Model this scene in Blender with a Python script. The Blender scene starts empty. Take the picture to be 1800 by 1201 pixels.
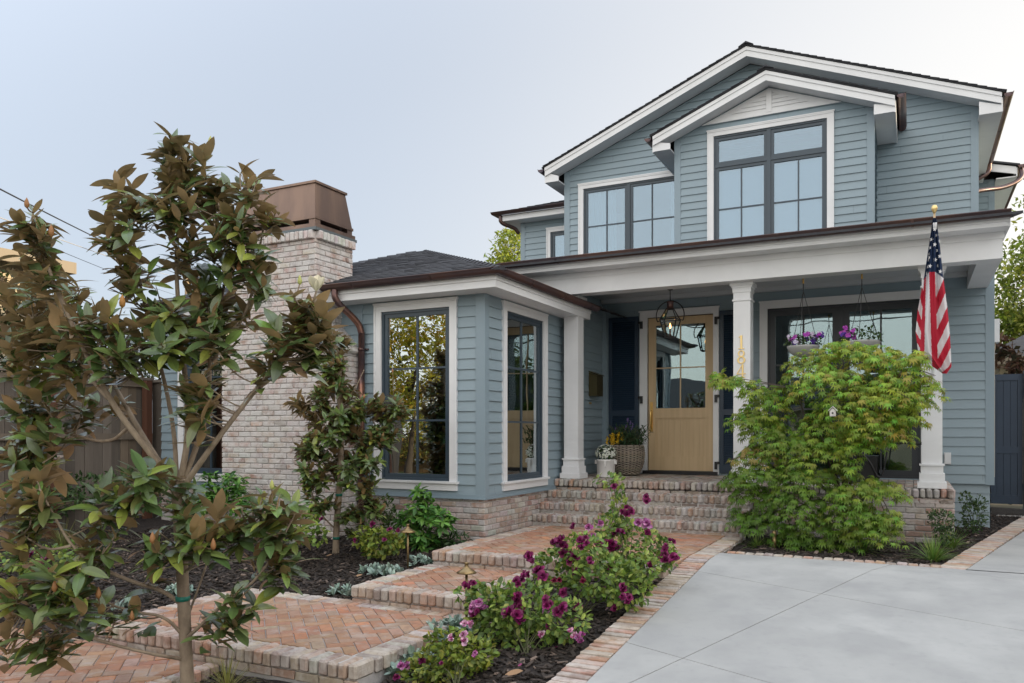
import bpy, math, random
import numpy as np
from mathutils import Vector, Matrix, noise as mnoise

# ------------------------------------------------------------------ camera, sky, sun, exposure
SC = bpy.context.scene
COL = SC.collection
K = 1.95                      # eye height above the pavement; heights below are written relative to the eye
YAW = math.radians(26.63)
FPX, HY = 1404.0, 761.0       # focal length and horizon of the 1800 x 1201 photograph

cam_d = bpy.data.cameras.new("camera")
cam = bpy.data.objects.new("camera", cam_d)
COL.objects.link(cam)
cam.location = (0, 0, K)
cam.rotation_euler = (math.radians(90), 0, YAW)
cam_d.sensor_fit = 'HORIZONTAL'
cam_d.sensor_width = 36.0
cam_d.lens = FPX / 1800.0 * 36.0
cam_d.shift_y = (HY - 600.5) / 1800.0
cam_d.clip_start = 0.05
cam_d.clip_end = 3000
SC.camera = cam

SUN_EL, SUN_AZ = math.radians(11.0), math.radians(76.0)      # azimuth measured from +Y towards +X
W = bpy.data.worlds.new("World")
SC.world = W
W.use_nodes = True
nt = W.node_tree
for n in list(nt.nodes):
    nt.nodes.remove(n)
wo = nt.nodes.new('ShaderNodeOutputWorld')
bg = nt.nodes.new('ShaderNodeBackground')
bg.inputs['Strength'].default_value = 0.15
sky = nt.nodes.new('ShaderNodeTexSky')
sky.sky_type = 'NISHITA'
sky.sun_disc = False
sky.sun_elevation = SUN_EL
sky.sun_rotation = SUN_AZ
sky.air_density = 1.0
sky.dust_density = 2.0
sky.ozone_density = 1.6
# the evening sky: thin high veil that evens the colour, brighter overhead and towards the west behind the street
tc = nt.nodes.new('ShaderNodeTexCoord')
dot = nt.nodes.new('ShaderNodeVectorMath'); dot.operation = 'DOT_PRODUCT'
nt.links.new(tc.outputs['Generated'], dot.inputs[0])
dot.inputs[1].default_value = (0.08, -0.64, 0.77)
mr = nt.nodes.new('ShaderNodeMapRange')
mr.interpolation_type = 'SMOOTHSTEP'
mr.inputs['From Min'].default_value = -0.25
mr.inputs['From Max'].default_value = 0.75
mr.inputs['To Min'].default_value = 0.82
mr.inputs['To Max'].default_value = 2.1
nt.links.new(dot.outputs['Value'], mr.inputs['Value'])
veil = nt.nodes.new('ShaderNodeMix'); veil.data_type = 'RGBA'
veil.inputs['Factor'].default_value = 0.80
nt.links.new(sky.outputs['Color'], veil.inputs['A'])
dw_ = nt.nodes.new('ShaderNodeVectorMath'); dw_.operation = 'DOT_PRODUCT'
nt.links.new(tc.outputs['Generated'], dw_.inputs[0]); dw_.inputs[1].default_value = (0.80, 0.50, -0.45)
mw = nt.nodes.new('ShaderNodeMapRange'); mw.interpolation_type = 'SMOOTHSTEP'
mw.inputs['From Min'].default_value = -0.35; mw.inputs['From Max'].default_value = 0.55
nt.links.new(dw_.outputs['Value'], mw.inputs['Value'])
vc = nt.nodes.new('ShaderNodeMix'); vc.data_type = 'RGBA'
vc.inputs['A'].default_value = (3.12, 3.42, 3.92, 1); vc.inputs['B'].default_value = (5.7, 5.45, 5.1, 1)
nt.links.new(mw.outputs['Result'], vc.inputs['Factor'])
db = nt.nodes.new('ShaderNodeVectorMath'); db.operation = 'DOT_PRODUCT'
nt.links.new(tc.outputs['Generated'], db.inputs[0]); db.inputs[1].default_value = (0.0, -0.9, 0.25)
mb_ = nt.nodes.new('ShaderNodeMapRange'); mb_.interpolation_type = 'SMOOTHSTEP'
mb_.inputs['From Min'].default_value = 0.1; mb_.inputs['From Max'].default_value = 0.9
nt.links.new(db.outputs['Value'], mb_.inputs['Value'])
vb = nt.nodes.new('ShaderNodeMix'); vb.data_type = 'RGBA'
vb.inputs['B'].default_value = (3.85, 3.6, 3.25, 1)
nt.links.new(mb_.outputs['Result'], vb.inputs['Factor']); nt.links.new(vc.outputs['Result'], vb.inputs['A'])
nt.links.new(vb.outputs['Result'], veil.inputs['B'])
sc_ = nt.nodes.new('ShaderNodeVectorMath'); sc_.operation = 'SCALE'
nt.links.new(veil.outputs['Result'], sc_.inputs[0])
nt.links.new(mr.outputs['Result'], sc_.inputs['Scale'])
nt.links.new(sc_.outputs['Vector'], bg.inputs['Color'])
nt.links.new(bg.outputs['Background'], wo.inputs['Surface'])

sd = bpy.data.lights.new("sun", 'SUN')
sd.energy = 3.2
sd.angle = math.radians(0.6)
sd.color = (1.0, 0.80, 0.52)
so = bpy.data.objects.new("sun", sd)
COL.objects.link(so)
_sv = Vector((math.sin(SUN_AZ) * math.cos(SUN_EL), math.cos(SUN_AZ) * math.cos(SUN_EL), math.sin(SUN_EL)))
so.rotation_euler = _sv.to_track_quat('Z', 'Y').to_euler()
so.location = (30, 20, 30)

SC.view_settings.view_transform = 'Standard'
SC.view_settings.look = 'None'
SC.view_settings.gamma = 1.0
SC.view_settings.exposure = 0.84
SC.cycles.max_bounces = 8
SC.cycles.transparent_max_bounces = 12

# ------------------------------------------------------------------ measuring helpers (photo pixel + known plane -> point)
CY, SY = math.cos(YAW), math.sin(YAW)
def ray(px, py):
    r = (px - 900) / FPX
    return np.array([-SY + r * CY, CY + r * SY, (HY - py) / FPX])
def atY(px, py, y): d = ray(px, py); return d * (y / d[1])
def atX(px, py, x): d = ray(px, py); return d * (x / d[0])
def atD(px, py, D): return ray(px, py) * D
def lerp(a, b, t): return a + (b - a) * t
def sstep(a, b, x):
    t = min(1, max(0, (x - a) / (b - a))); return t * t * (3 - 2 * t)
def drive_z(x, y):
    return -1.24 - 0.085 * (7.9 - max(-2.0, min(7.9, y)))
def ground_z(x, y):
    yy = max(-2.0, min(7.9, y))
    left = max(-1.76 - 0.085 * (3.6 - min(3.6, yy)), min(-1.32, -1.41 - 0.105 * (7.1 - yy)))
    right = drive_z(x, y) - 0.045
    z = lerp(left, right, sstep(-3.2, -2.2, x))
    if y > 8: z = lerp(z, -1.30, sstep(8, 8.6, y))
    return z
def atG(px, py, off=0.0):
    d = ray(px, py)
    t = 1.5
    while t < 60:
        p = d * t
        if p[2] < ground_z(p[0], p[1]) + off: return p
        t += 0.01
    return p

# ------------------------------------------------------------------ mesh builder
class MB:
    """collects geometry in eye-relative coordinates; build() links it as ONE mesh object"""
    def __init__(s):
        s.v = []; s.nv = 0; s.loops = []; s.sizes = []; s.mi = []; s.col = []; s.ch = []
    def add(s, verts, faces, col=(1, 1, 1), m=0):
        verts = np.asarray(verts, dtype=np.float64).reshape(-1, 3)
        b = s.nv
        s.v.append(verts); s.nv += len(verts); s.ch.append((verts, list(faces), col, m))
        for f in faces:
            s.loops.append(np.asarray(f, dtype=np.int64) + b); s.sizes.append(len(f)); s.mi.append(m); s.col.append(col)
    def add_np(s, verts, quads, cols, m=0):
        b = s.nv
        s.v.append(verts.reshape(-1, 3)); s.nv += len(s.v[-1])
        s.loops.append((quads + b).reshape(-1)); k = quads.shape[1]
        s.sizes.extend([k] * len(quads)); s.mi.extend([m] * len(quads))
        s.col.extend(map(tuple, cols))
    def box(s, a, b, col=(1, 1, 1), m=0):
        x0, y0, z0 = (min(a[i], b[i]) for i in range(3)); x1, y1, z1 = (max(a[i], b[i]) for i in range(3))
        s.add([(x0, y0, z0), (x1, y0, z0), (x1, y1, z0), (x0, y1, z0), (x0, y0, z1), (x1, y0, z1), (x1, y1, z1), (x0, y1, z1)],
              [(3, 2, 1, 0), (4, 5, 6, 7), (0, 1, 5, 4), (1, 2, 6, 5), (2, 3, 7, 6), (3, 0, 4, 7)], col, m)
    def obox(s, c, ax, h, col=(1, 1, 1), m=0, bev=0.0, jit=0.0):
        """box by centre, 3 axes, half sizes; chamfered if bev"""
        c = np.array(c, float); A = [np.array(a, float) for a in ax]
        if bev <= 0:
            vs = [c + A[0] * h[0] * i + A[1] * h[1] * j + A[2] * h[2] * k for k in (-1, 1) for j in (-1, 1) for i in (-1, 1)]
            s.add(vs, [(0, 2, 3, 1), (4, 5, 7, 6), (0, 1, 5, 4), (1, 3, 7, 5), (3, 2, 6, 7), (2, 0, 4, 6)], col, m); return
        vs = []; idx = {}
        for i in (-1, 1):
            for j in (-1, 1):
                for k in (-1, 1):
                    sg = (i, j, k)
                    jj = [random.uniform(-jit, jit) for _ in range(3)]
                    for a in range(3):
                        p = c.copy()
                        for q in range(3):
                            p = p + A[q] * (sg[q] * (h[q] - (0 if q == a else bev)) + jj[q])
                        idx[(i, j, k, a)] = len(vs); vs.append(p)
        F = []
        for a in range(3):
            b1, b2 = (a + 1) % 3, (a + 2) % 3
            for sa in (-1, 1):
                q = []
                for (u, w) in ((-1, -1), (1, -1), (1, 1), (-1, 1)):
                    sg = [0, 0, 0]; sg[a] = sa; sg[b1] = u; sg[b2] = w
                    q.append(idx[(sg[0], sg[1], sg[2], a)])
                F.append(q if sa > 0 else q[::-1])
        for a in range(3):          # edges along axis a
            b1, b2 = (a + 1) % 3, (a + 2) % 3
            for u in (-1, 1):
                for w in (-1, 1):
                    def I(sa, fa):
                        sg = [0, 0, 0]; sg[a] = sa; sg[b1] = u; sg[b2] = w
                        return idx[(sg[0], sg[1], sg[2], fa)]
                    q = [I(-1, b1), I(1, b1), I(1, b2), I(-1, b2)]
                    F.append(q if u * w < 0 else q[::-1])
        for i in (-1, 1):
            for j in (-1, 1):
                for k in (-1, 1):
                    t = [idx[(i, j, k, 0)], idx[(i, j, k, 1)], idx[(i, j, k, 2)]]
                    F.append(t if i * j * k > 0 else t[::-1])
        s.add(vs, F, col, m)
    def prism(s, poly, vec, col=(1, 1, 1), m=0):
        """planar polygon extruded by vec"""
        P = [np.array(p, float) for p in poly]; n = len(P); v = np.array(vec, float)
        nn = np.zeros(3)
        for i in range(n): nn = nn + np.cross(P[i], P[(i + 1) % n])
        if np.dot(nn, v) > 0: P = P[::-1]
        vs = P + [p + v for p in P]
        F = [tuple(range(n)), tuple(range(2 * n - 1, n - 1, -1))] + [((i + 1) % n, i, n + i, n + (i + 1) % n) for i in range(n)]
        s.add(vs, F, col, m)
    def tube(s, pts, r, n=8, col=(1, 1, 1), m=0, cap=True, half=False):
        P = [np.array(p, float) for p in pts]; k = len(P)
        R = list(r) if hasattr(r, '__len__') else [r] * k
        if len(R) != k: R = list(np.interp(np.linspace(0, 1, k), np.linspace(0, 1, len(R)), R))
        vs = []; up = None
        for i in range(k):
            d = P[min(i + 1, k - 1)] - P[max(i - 1, 0)]; L = np.linalg.norm(d); d = d / (L if L > 1e-9 else 1)
            if up is None:
                up = np.array([0, 0, 1.0]) if abs(d[2]) < 0.9 else np.array([1.0, 0, 0])
            u = np.cross(d, up); u /= max(np.linalg.norm(u), 1e-9); w = np.cross(u, d); up = w
            for j in range(n):
                a = 2 * math.pi * j / n
                vs.append(P[i] + (u * math.cos(a) + w * math.sin(a)) * R[i])
        F = [(i * n + j, i * n + (j + 1) % n, (i + 1) * n + (j + 1) % n, (i + 1) * n + j) for i in range(k - 1) for j in range(n)]
        if cap: F += [tuple(range(n - 1, -1, -1)), tuple((k - 1) * n + j for j in range(n))]
        s.add(vs, F, col, m)
    def lathe(s, c, prof, n=24, col=(1, 1, 1), m=0):
        """profile of (radius, height) revolved about the vertical through c"""
        c = np.array(c, float); k = len(prof)
        vs = [(c[0] + r * math.cos(2 * math.pi * j / n), c[1] + r * math.sin(2 * math.pi * j / n), c[2] + z) for r, z in prof for j in range(n)]
        s.add(vs, [(i * n + j, i * n + (j + 1) % n, (i + 1) * n + (j + 1) % n, (i + 1) * n + j) for i in range(k - 1) for j in range(n)], col, m)
    def build(s, name, mats, parent=None, smooth=False, kind=None):
        me = bpy.data.meshes.new(name)
        V = np.concatenate(s.v) if s.v else np.zeros((0, 3))
        V = V + np.array([0, 0, K])
        if parent is not None:
            V = V - np.array(parent_world(parent))
        loops = np.concatenate(s.loops).astype(np.int32) if s.loops else np.zeros(0, np.int32)
        sizes = np.array(s.sizes, np.int32)
        me.vertices.add(len(V)); me.vertices.foreach_set('co', V.astype(np.float32).reshape(-1))
        me.loops.add(len(loops)); me.loops.foreach_set('vertex_index', loops)
        me.polygons.add(len(sizes))
        me.polygons.foreach_set('loop_start', np.concatenate([[0], np.cumsum(sizes)[:-1]]).astype(np.int32))
        if isinstance(mats, bpy.types.Material): mats = [mats]
        for m in mats: me.materials.append(m)
        me.polygons.foreach_set('material_index', np.array(s.mi, np.int32))
        me.update(calc_edges=True)
        at = me.color_attributes.new('tint', 'FLOAT_COLOR', 'CORNER')
        C = np.ones((len(sizes), 4), np.float32); C[:, :3] = np.array(s.col, np.float32)
        at.data.foreach_set('color', np.repeat(C, sizes, axis=0).reshape(-1))
        me.polygons.foreach_set('use_smooth', np.full(len(sizes), bool(smooth)))
        me.validate()
        o = bpy.data.objects.new(name, me)
        COL.objects.link(o)
        if parent is not None: o.parent = parent
        if kind: o['kind'] = kind
        return o

def build_split(mb, name, mats, parent, smooth=False, gap=.03):
    """one object per physically separate piece"""
    n = len(mb.ch); par = list(range(n)); bb = [(c[0].min(0) - gap / 2, c[0].max(0) + gap / 2) for c in mb.ch]
    def find(i):
        while par[i] != i: par[i] = par[par[i]]; i = par[i]
        return i
    for i in range(n):
        for j in range(i):
            if np.all(bb[i][0] <= bb[j][1]) and np.all(bb[j][0] <= bb[i][1]): par[find(i)] = find(j)
    groups = {}
    for i in range(n): groups.setdefault(find(i), []).append(i)
    res = []
    for g_ in groups.values():
        q = MB()
        for i in g_: q.add(*mb.ch[i])
        res.append(q.build(name, mats, parent, smooth))
    return res

def parent_world(o):
    x = Vector((0, 0, 0))
    while o is not None:
        x = x + o.location; o = o.parent
    return tuple(x)
def thing(name, label, cat, loc, group=None):
    """an Empty at the thing's base (loc eye-relative)"""
    o = bpy.data.objects.new(name, None); COL.objects.link(o)
    o.empty_display_size = 0.1
    o.location = (loc[0], loc[1], loc[2] + K)
    o['label'] = label; o['category'] = cat
    if group: o['group'] = group
    return o
def tag(o, label, cat, group=None):
    o['label'] = label; o['category'] = cat
    if group: o['group'] = group
    return o
def structure(o): o['kind'] = 'structure'; return o
def stuff(o, label, cat): o['kind'] = 'stuff'; o['label'] = label; o['category'] = cat; return o
def clone(root, loc, label=None, group=None):
    r = root.copy(); COL.objects.link(r); r.location = (loc[0], loc[1], loc[2] + K)
    if label: r['label'] = label
    if group: r['group'] = group
    for ch in list(root.children):
        c = ch.copy(); COL.objects.link(c); c.parent = r
        for g in list(ch.children):
            d = g.copy(); COL.objects.link(d); d.parent = c
    return r

# ------------------------------------------------------------------ materials
def PM(name, col, rough=0.6, metal=0.0, spec=0.5, tint=False, var=None, col2=None, bump=None, back=None, sss=None,
       wave=None, emit=None, stretch=None, coat=0.0, wash=None, var2=None, translucent=0.0):
    m = bpy.data.materials.new(name); m.use_nodes = True
    t = m.node_tree; N = t.nodes; L = t.links
    b = N['Principled BSDF']
    b.inputs['Roughness'].default_value = rough
    b.inputs['Metallic'].default_value = metal
    b.inputs['Specular IOR Level'].default_value = spec
    if coat: b.inputs['Coat Weight'].default_value = coat; b.inputs['Coat Roughness'].default_value = 0.2
    tcn = N.new('ShaderNodeTexCoord'); vec = tcn.outputs['Object']
    if stretch:
        mp = N.new('ShaderNodeMapping'); mp.inputs['Scale'].default_value = stretch
        L.new(vec, mp.inputs['Vector']); vec = mp.outputs['Vector']
    def noise(scale, detail=5, rgh=0.6):
        n = N.new('ShaderNodeTexNoise'); n.inputs['Scale'].default_value = scale
        n.inputs['Detail'].default_value = detail; n.inputs['Roughness'].default_value = rgh
        L.new(vec, n.inputs['Vector']); return n.outputs['Fac']
    def mix(fac, A, B, mode='MIX'):
        x = N.new('ShaderNodeMix'); x.data_type = 'RGBA'; x.blend_type = mode
        for sock, val in ((x.inputs['Factor'], fac), (x.inputs['A'], A), (x.inputs['B'], B)):
            if hasattr(val, 'is_linked') or isinstance(val, bpy.types.NodeSocket): L.new(val, sock)
            elif isinstance(val, (int, float)): sock.default_value = val
            else: sock.default_value = (*val, 1)
        return x.outputs['Result']
    def remap(v, a, b_, c, d):
        r = N.new('ShaderNodeMapRange'); L.new(v, r.inputs['Value'])
        for k_, q in zip(('From Min', 'From Max', 'To Min', 'To Max'), (a, b_, c, d)): r.inputs[k_].default_value = q
        return r.outputs['Result']
    base = col
    if tint:
        at = N.new('ShaderNodeAttribute'); at.attribute_name = 'tint'
        base = mix(1.0, at.outputs['Color'], col, 'MULTIPLY')
    if var and col2:
        base = mix(remap(noise(var), 0.38, 0.62, 0, 1), base, col2)
    elif var:
        base = mix(remap(noise(var), 0.3, 0.7, 0, 0.55), base, mix(1.0, base, (0.62, 0.62, 0.62), 'MULTIPLY'))
    if var2:
        base = mix(remap(noise(var2[0], 4), var2[1], var2[2], 0, var2[3]), base, var2[4])
    if wash:   # lime wash: (scale, lo, hi, amount, colour)
        base = mix(remap(noise(wash[0], 6, 0.65), wash[1], wash[2], 0, wash[3]), base, wash[4])
    if back is not None:
        g = N.new('ShaderNodeNewGeometry')
        base = mix(g.outputs['Backfacing'], base, mix(remap(noise(4.5, 3), .35, .65, 0, 1), back, tuple(q * w for q, w in zip(back, (.52, .58, .62)))))
    if isinstance(base, tuple): b.inputs['Base Color'].default_value = (*base, 1)
    else: L.new(base, b.inputs['Base Color'])
    if bump:
        bn = N.new('ShaderNodeBump'); bn.inputs['Strength'].default_value = bump[1]; bn.inputs['Distance'].default_value = bump[2] if len(bump) > 2 else 0.01
        L.new(noise(bump[0]), bn.inputs['Height']); L.new(bn.outputs['Normal'], b.inputs['Normal'])
    if emit: b.inputs['Emission Color'].default_value = (*emit[0], 1); b.inputs['Emission Strength'].default_value = emit[1]
    if translucent > 0:
        tr = N.new('ShaderNodeBsdfTranslucent'); ms = N.new('ShaderNodeMixShader'); ms.inputs['Fac'].default_value = translucent
        if isinstance(base, tuple): tr.inputs['Color'].default_value = (*base, 1)
        else: L.new(base, tr.inputs['Color'])
        out = N['Material Output']
        L.new(b.outputs['BSDF'], ms.inputs[1]); L.new(tr.outputs['BSDF'], ms.inputs[2]); L.new(ms.outputs['Shader'], out.inputs['Surface'])
    return m

def glass_mat(name, refl=0.2, tint=(0.80, 0.86, 0.85), ior=1.9, wav=0.03, gcol=(0.86, 0.94, 0.98)):
    m = bpy.data.materials.new(name); m.use_nodes = True
    t = m.node_tree; N = t.nodes; L = t.links
    for n in list(N): N.remove(n)
    out = N.new('ShaderNodeOutputMaterial'); ms = N.new('ShaderNodeMixShader')
    tr = N.new('ShaderNodeBsdfTransparent'); tr.inputs['Color'].default_value = (*tint, 1)
    gl = N.new('ShaderNodeBsdfGlossy'); gl.inputs['Roughness'].default_value = 0.0; gl.inputs['Color'].default_value = (*gcol, 1)
    fr = N.new('ShaderNodeFresnel'); fr.inputs['IOR'].default_value = ior
    ad = N.new('ShaderNodeMath'); ad.operation = 'ADD'; ad.use_clamp = True; ad.inputs[1].default_value = refl
    L.new(fr.outputs['Fac'], ad.inputs[0]); L.new(ad.outputs[0], ms.inputs['Fac'])
    tcn = N.new('ShaderNodeTexCoord'); n = N.new('ShaderNodeTexNoise'); n.inputs['Scale'].default_value = 1.7; n.inputs['Detail'].default_value = 1
    L.new(tcn.outputs['Object'], n.inputs['Vector'])
    bn = N.new('ShaderNodeBump'); bn.inputs['Strength'].default_value = wav; bn.inputs['Distance'].default_value = 0.1
    L.new(n.outputs['Fac'], bn.inputs['Height']); L.new(bn.outputs['Normal'], gl.inputs['Normal'])
    L.new(tr.outputs['BSDF'], ms.inputs[1]); L.new(gl.outputs['BSDF'], ms.inputs[2]); L.new(ms.outputs['Shader'], out.inputs['Surface'])
    return m

M = {}
M['siding'] = PM('blue_grey_siding_paint', (0.238, 0.312, 0.360), 0.45, tint=True, var2=(1.1, .40, .64, .5, (0.258, 0.332, 0.378)), wash=(5, .52, .75, .22, (.19, .25, .28)), bump=(60, 0.12, 0.004), stretch=(0.35, 0.35, 1))
M['skirt'] = PM('blue_grey_trim_paint', (0.228, 0.300, 0.352), 0.4)
M['white'] = PM('white_trim_paint', (0.74, 0.75, 0.77), 0.38, var=2.0, col2=(0.69, 0.70, 0.72), bump=(40, 0.05, 0.003))
M['ceil'] = PM('porch_ceiling_paint', (0.50, 0.53, 0.56), 0.5)
M['frame'] = PM('dark_blue_grey_window_frame', (0.040, 0.062, 0.085), 0.35)
M['bframe'] = PM('charcoal_window_frame', (0.035, 0.040, 0.048), 0.4)
M['navy'] = PM('navy_shutter_paint', (0.018, 0.035, 0.062), 0.35)
M['gate'] = PM('navy_gate_paint', (0.024, 0.045, 0.080), 0.45, var=3, col2=(0.02, 0.038, 0.07))
M['glass'] = glass_mat('window_glass', 0.36)
M['glass_porch'] = glass_mat('porch_window_glass', 0.12, ior=1.6, gcol=(0.70, 0.86, 0.93))
M['glass_up'] = glass_mat('upper_window_glass', 0.17, (.60, .70, .78), ior=1.5, wav=0.01, gcol=(.72, .86, .97))
M['glass_lantern'] = glass_mat('lantern_glass', 0.02, (0.9, 0.93, 0.93), 1.3, 0)
M['copper'] = PM('aged_copper', (0.34, 0.165, 0.11), 0.36, metal=0.85, var=5, col2=(0.11, 0.075, 0.08), bump=(18, 0.08, 0.004), var2=(1.3, 0.45, 0.65, 0.7, (0.10, 0.075, 0.085)))
M['gutter'] = PM('dark_copper_gutter', (0.125, 0.075, 0.065), 0.38, metal=0.75, var=2.2, col2=(0.075, 0.06, 0.07), stretch=(0.5, 0.5, 2), bump=(12, 0.05, 0.004))
M['hood'] = PM('copper_hood', (0.23, 0.155, 0.12), 0.42, metal=0.75, var=1.6, col2=(0.15, 0.105, 0.09), stretch=(2, 2, 0.4), bump=(6, 0.04, 0.01))
M['steel'] = PM('grey_metal_flashing', (0.12, 0.14, 0.15), 0.5, metal=0.5)
M['black'] = PM('black_iron', (0.012, 0.012, 0.014), 0.45)
M['brass'] = PM('satin_brass', (0.72, 0.47, 0.16), 0.3, metal=0.95)
M['bronze'] = PM('aged_brass', (0.33, 0.24, 0.12), 0.42, metal=0.85, var=20, col2=(0.2, 0.14, 0.07))
M['bpol'] = PM('brass_numbers', (0.78, 0.58, 0.26), 0.35, metal=0.7)
M['shingle'] = PM('charcoal_shingle', (0.050, 0.052, 0.060), 0.85, tint=True, bump=(90, 0.5, 0.006), var=6, col2=(0.035, 0.036, 0.043))
M['brick'] = PM('whitewashed_brick', (1, 1, 1), 0.9, tint=True, bump=(45, 0.7, 0.008), wash=(7, 0.36, 0.55, 0.80, (0.60, 0.58, 0.57)), var2=(30, 0.5, 0.7, 0.35, (0.22, 0.17, 0.15)))
M['edge'] = PM('worn_edge_brick', (0.92, 0.91, 0.89), 0.88, tint=True, bump=(40, 0.8, 0.008), wash=(9, 0.46, 0.62, 0.55, (0.54, 0.50, 0.46)), var2=(20, 0.46, 0.68, 0.5, (0.20, 0.14, 0.11)))
M['brick2'] = PM('brick_with_light_wash', (0.88, 0.88, 0.88), 0.9, tint=True, bump=(45, 0.7, 0.008), wash=(9, 0.45, 0.62, 0.55, (0.55, 0.53, 0.52)), var2=(30, 0.48, 0.7, 0.45, (0.20, 0.15, 0.13)))
M['stepbrick'] = PM('tumbled_step_brick', (1, 1, 1), 0.9, tint=True, bump=(45, 0.8, 0.008), wash=(12, 0.46, 0.62, 0.6, (0.53, 0.50, 0.47)), var2=(26, 0.5, 0.68, 0.5, (0.15, 0.12, 0.10)))
M['paver'] = PM('clay_paver', (0.84, 0.82, 0.78), 0.85, tint=True, bump=(40, 0.8, 0.008), wash=(8, 0.52, 0.66, 0.5, (0.50, 0.43, 0.38)), var2=(16, 0.44, 0.66, 0.5, (0.20, 0.11, 0.075)))
M['mortar'] = PM('lime_mortar', (0.50, 0.475, 0.465), 0.95, bump=(60, 0.6, 0.006), var=12, col2=(0.42, 0.40, 0.39))
M['darkjoint'] = PM('sand_joint', (0.13, 0.11, 0.095), 0.95, var=30, col2=(0.22, 0.19, 0.17))
M['concrete'] = PM('broom_finished_concrete', (0.345, 0.347, 0.34), 0.75, var=0.8, col2=(0.405, 0.407, 0.398), bump=(260, 0.4, 0.002), var2=(1.7, 0.42, 0.64, 0.7, (0.295, 0.297, 0.296)), wash=(11, .55, .72, .35, (.265, .268, .27)))
M['mulch'] = PM('dark_bark_mulch', (0.030, 0.021, 0.017), 0.9, bump=(35, 1.0, 0.03), var=14, col2=(0.014, 0.010, 0.009))
M['chips'] = PM('bark_chips', (1, 1, 1), 0.85, tint=True)
M['soil'] = PM('soil', (0.09, 0.07, 0.05), 0.95, var=2, col2=(0.06, 0.06, 0.035))
M['asphalt'] = PM('asphalt', (0.055, 0.055, 0.057), 0.9, bump=(150, 0.4, 0.004), var=2, col2=(0.07, 0.07, 0.07))
M['lawn'] = PM('grass', (0.06, 0.10, 0.03), 0.9, var=3, col2=(0.09, 0.11, 0.04))
M['wood'] = PM('oak_door', (0.58, 0.43, 0.255), 0.45, var=2.2, col2=(0.52, 0.38, 0.22), stretch=(9, 9, 0.45), bump=(12, 0.06, 0.003))
M['fence'] = PM('weathered_fence_wood', (0.56, 0.54, 0.52), 0.85, tint=True, stretch=(6, 6, 0.5), bump=(14, 0.5, 0.006), var=3)
M['bark'] = PM('smooth_tan_bark', (0.33, 0.26, 0.19), 0.8, var=12, col2=(0.21, 0.16, 0.115), bump=(30, 0.5, 0.006), stretch=(1, 1, 0.6))
M['stem'] = PM('green_stem', (0.10, 0.11, 0.05), 0.7)
M['darkbark'] = PM('dark_bark', (0.07, 0.055, 0.045), 0.9)
M['mleaf'] = PM('magnolia_leaf', (1, 1, 1), 0.30, tint=True, back=(0.44, 0.285, 0.14), coat=0.35, translucent=0.2)
M['leaf'] = PM('leaf', (1, 1, 1), 0.5, tint=True, translucent=0.30)
M['maple'] = PM('maple_leaf', (1, 1, 1), 0.5, tint=True, translucent=0.38)
M['fuzzy'] = PM('woolly_leaf', (1, 1, 1), 0.9, tint=True)
M['petal'] = PM('petal', (1, 1, 1), 0.55, tint=True, translucent=0.15)
M['pot'] = PM('white_glazed_pot', (0.74, 0.73, 0.72), 0.3)
M['stonepot'] = PM('grey_stone_bowl', (0.33, 0.33, 0.325), 0.85, bump=(40, 0.3, 0.004), var=8, col2=(0.36, 0.36, 0.35))
M['basket'] = PM('woven_willow', (0.36, 0.31, 0.25), 0.85, tint=True)
M['cloth'] = PM('flag_cloth', (1, 1, 1), 0.75, tint=True, translucent=0.25)
M['mailbox'] = PM('olive_bronze_mailbox', (0.10, 0.085, 0.04), 0.4, metal=0.6)
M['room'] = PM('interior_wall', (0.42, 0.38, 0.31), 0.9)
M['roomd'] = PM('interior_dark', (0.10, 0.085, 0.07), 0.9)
M['curtain'] = PM('sheer_curtain', (0.66, 0.72, 0.68), 0.9, translucent=0.3)
M['shade'] = PM('white_roller_shade', (0.80, 0.84, 0.86), 0.9, translucent=0.3)
M['cream'] = PM('cream_siding', (0.50, 0.43, 0.31), 0.7)
M['dtrim'] = PM('tan_trim', (0.24, 0.20, 0.15), 0.7)
M['tie'] = PM('green_plant_tie', (0.01, 0.16, 0.12), 0.5)
M['cable'] = PM('black_cable', (0.015, 0.015, 0.018), 0.6)
M['cable2'] = PM('pale_cable', (0.40, 0.38, 0.36), 0.6)
M['flame'] = PM('gas_flame', (1, 0.5, 0.15), 0.5, emit=((1.0, 0.42, 0.12), 5.0))
M['paleplastic'] = PM('grey_white_plastic', (0.62, 0.64, 0.66), 0.5)
M['birdhouse'] = PM('weathered_white_wood', (0.60, 0.58, 0.55), 0.8, var=20, col2=(0.45, 0.42, 0.40))
M['dryleaf'] = PM('dry_leaf', (0.33, 0.20, 0.11), 0.7)

def rnd(a, b): return random.uniform(a, b)
def jcol(c, j=0.12, g=0.06):
    k = 1 + rnd(-j, j); return tuple(max(0, min(1, q * k * (1 + rnd(-g, g)))) for q in c)
BW = [((0.40, 0.27, 0.225), 2), ((0.47, 0.36, 0.31), 3), ((0.50, 0.42, 0.38), 3), ((0.50, 0.47, 0.45), 3), ((0.33, 0.22, 0.18), 1.5), ((0.36, 0.33, 0.31), 1)]
BS = [((0.30, 0.23, 0.19), 3), ((0.36, 0.30, 0.26), 3), ((0.34, 0.32, 0.30), 3), ((0.22, 0.18, 0.15), 2), ((0.38, 0.24, 0.18), 1.4), ((0.45, 0.42, 0.39), 1.6)]
BP = [((0.42, 0.22, 0.14), 4), ((0.46, 0.26, 0.17), 4), ((0.43, 0.28, 0.20), 3), ((0.54, 0.26, 0.15), 1.2), ((0.37, 0.25, 0.19), 2), ((0.45, 0.33, 0.26), 1)]
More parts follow.
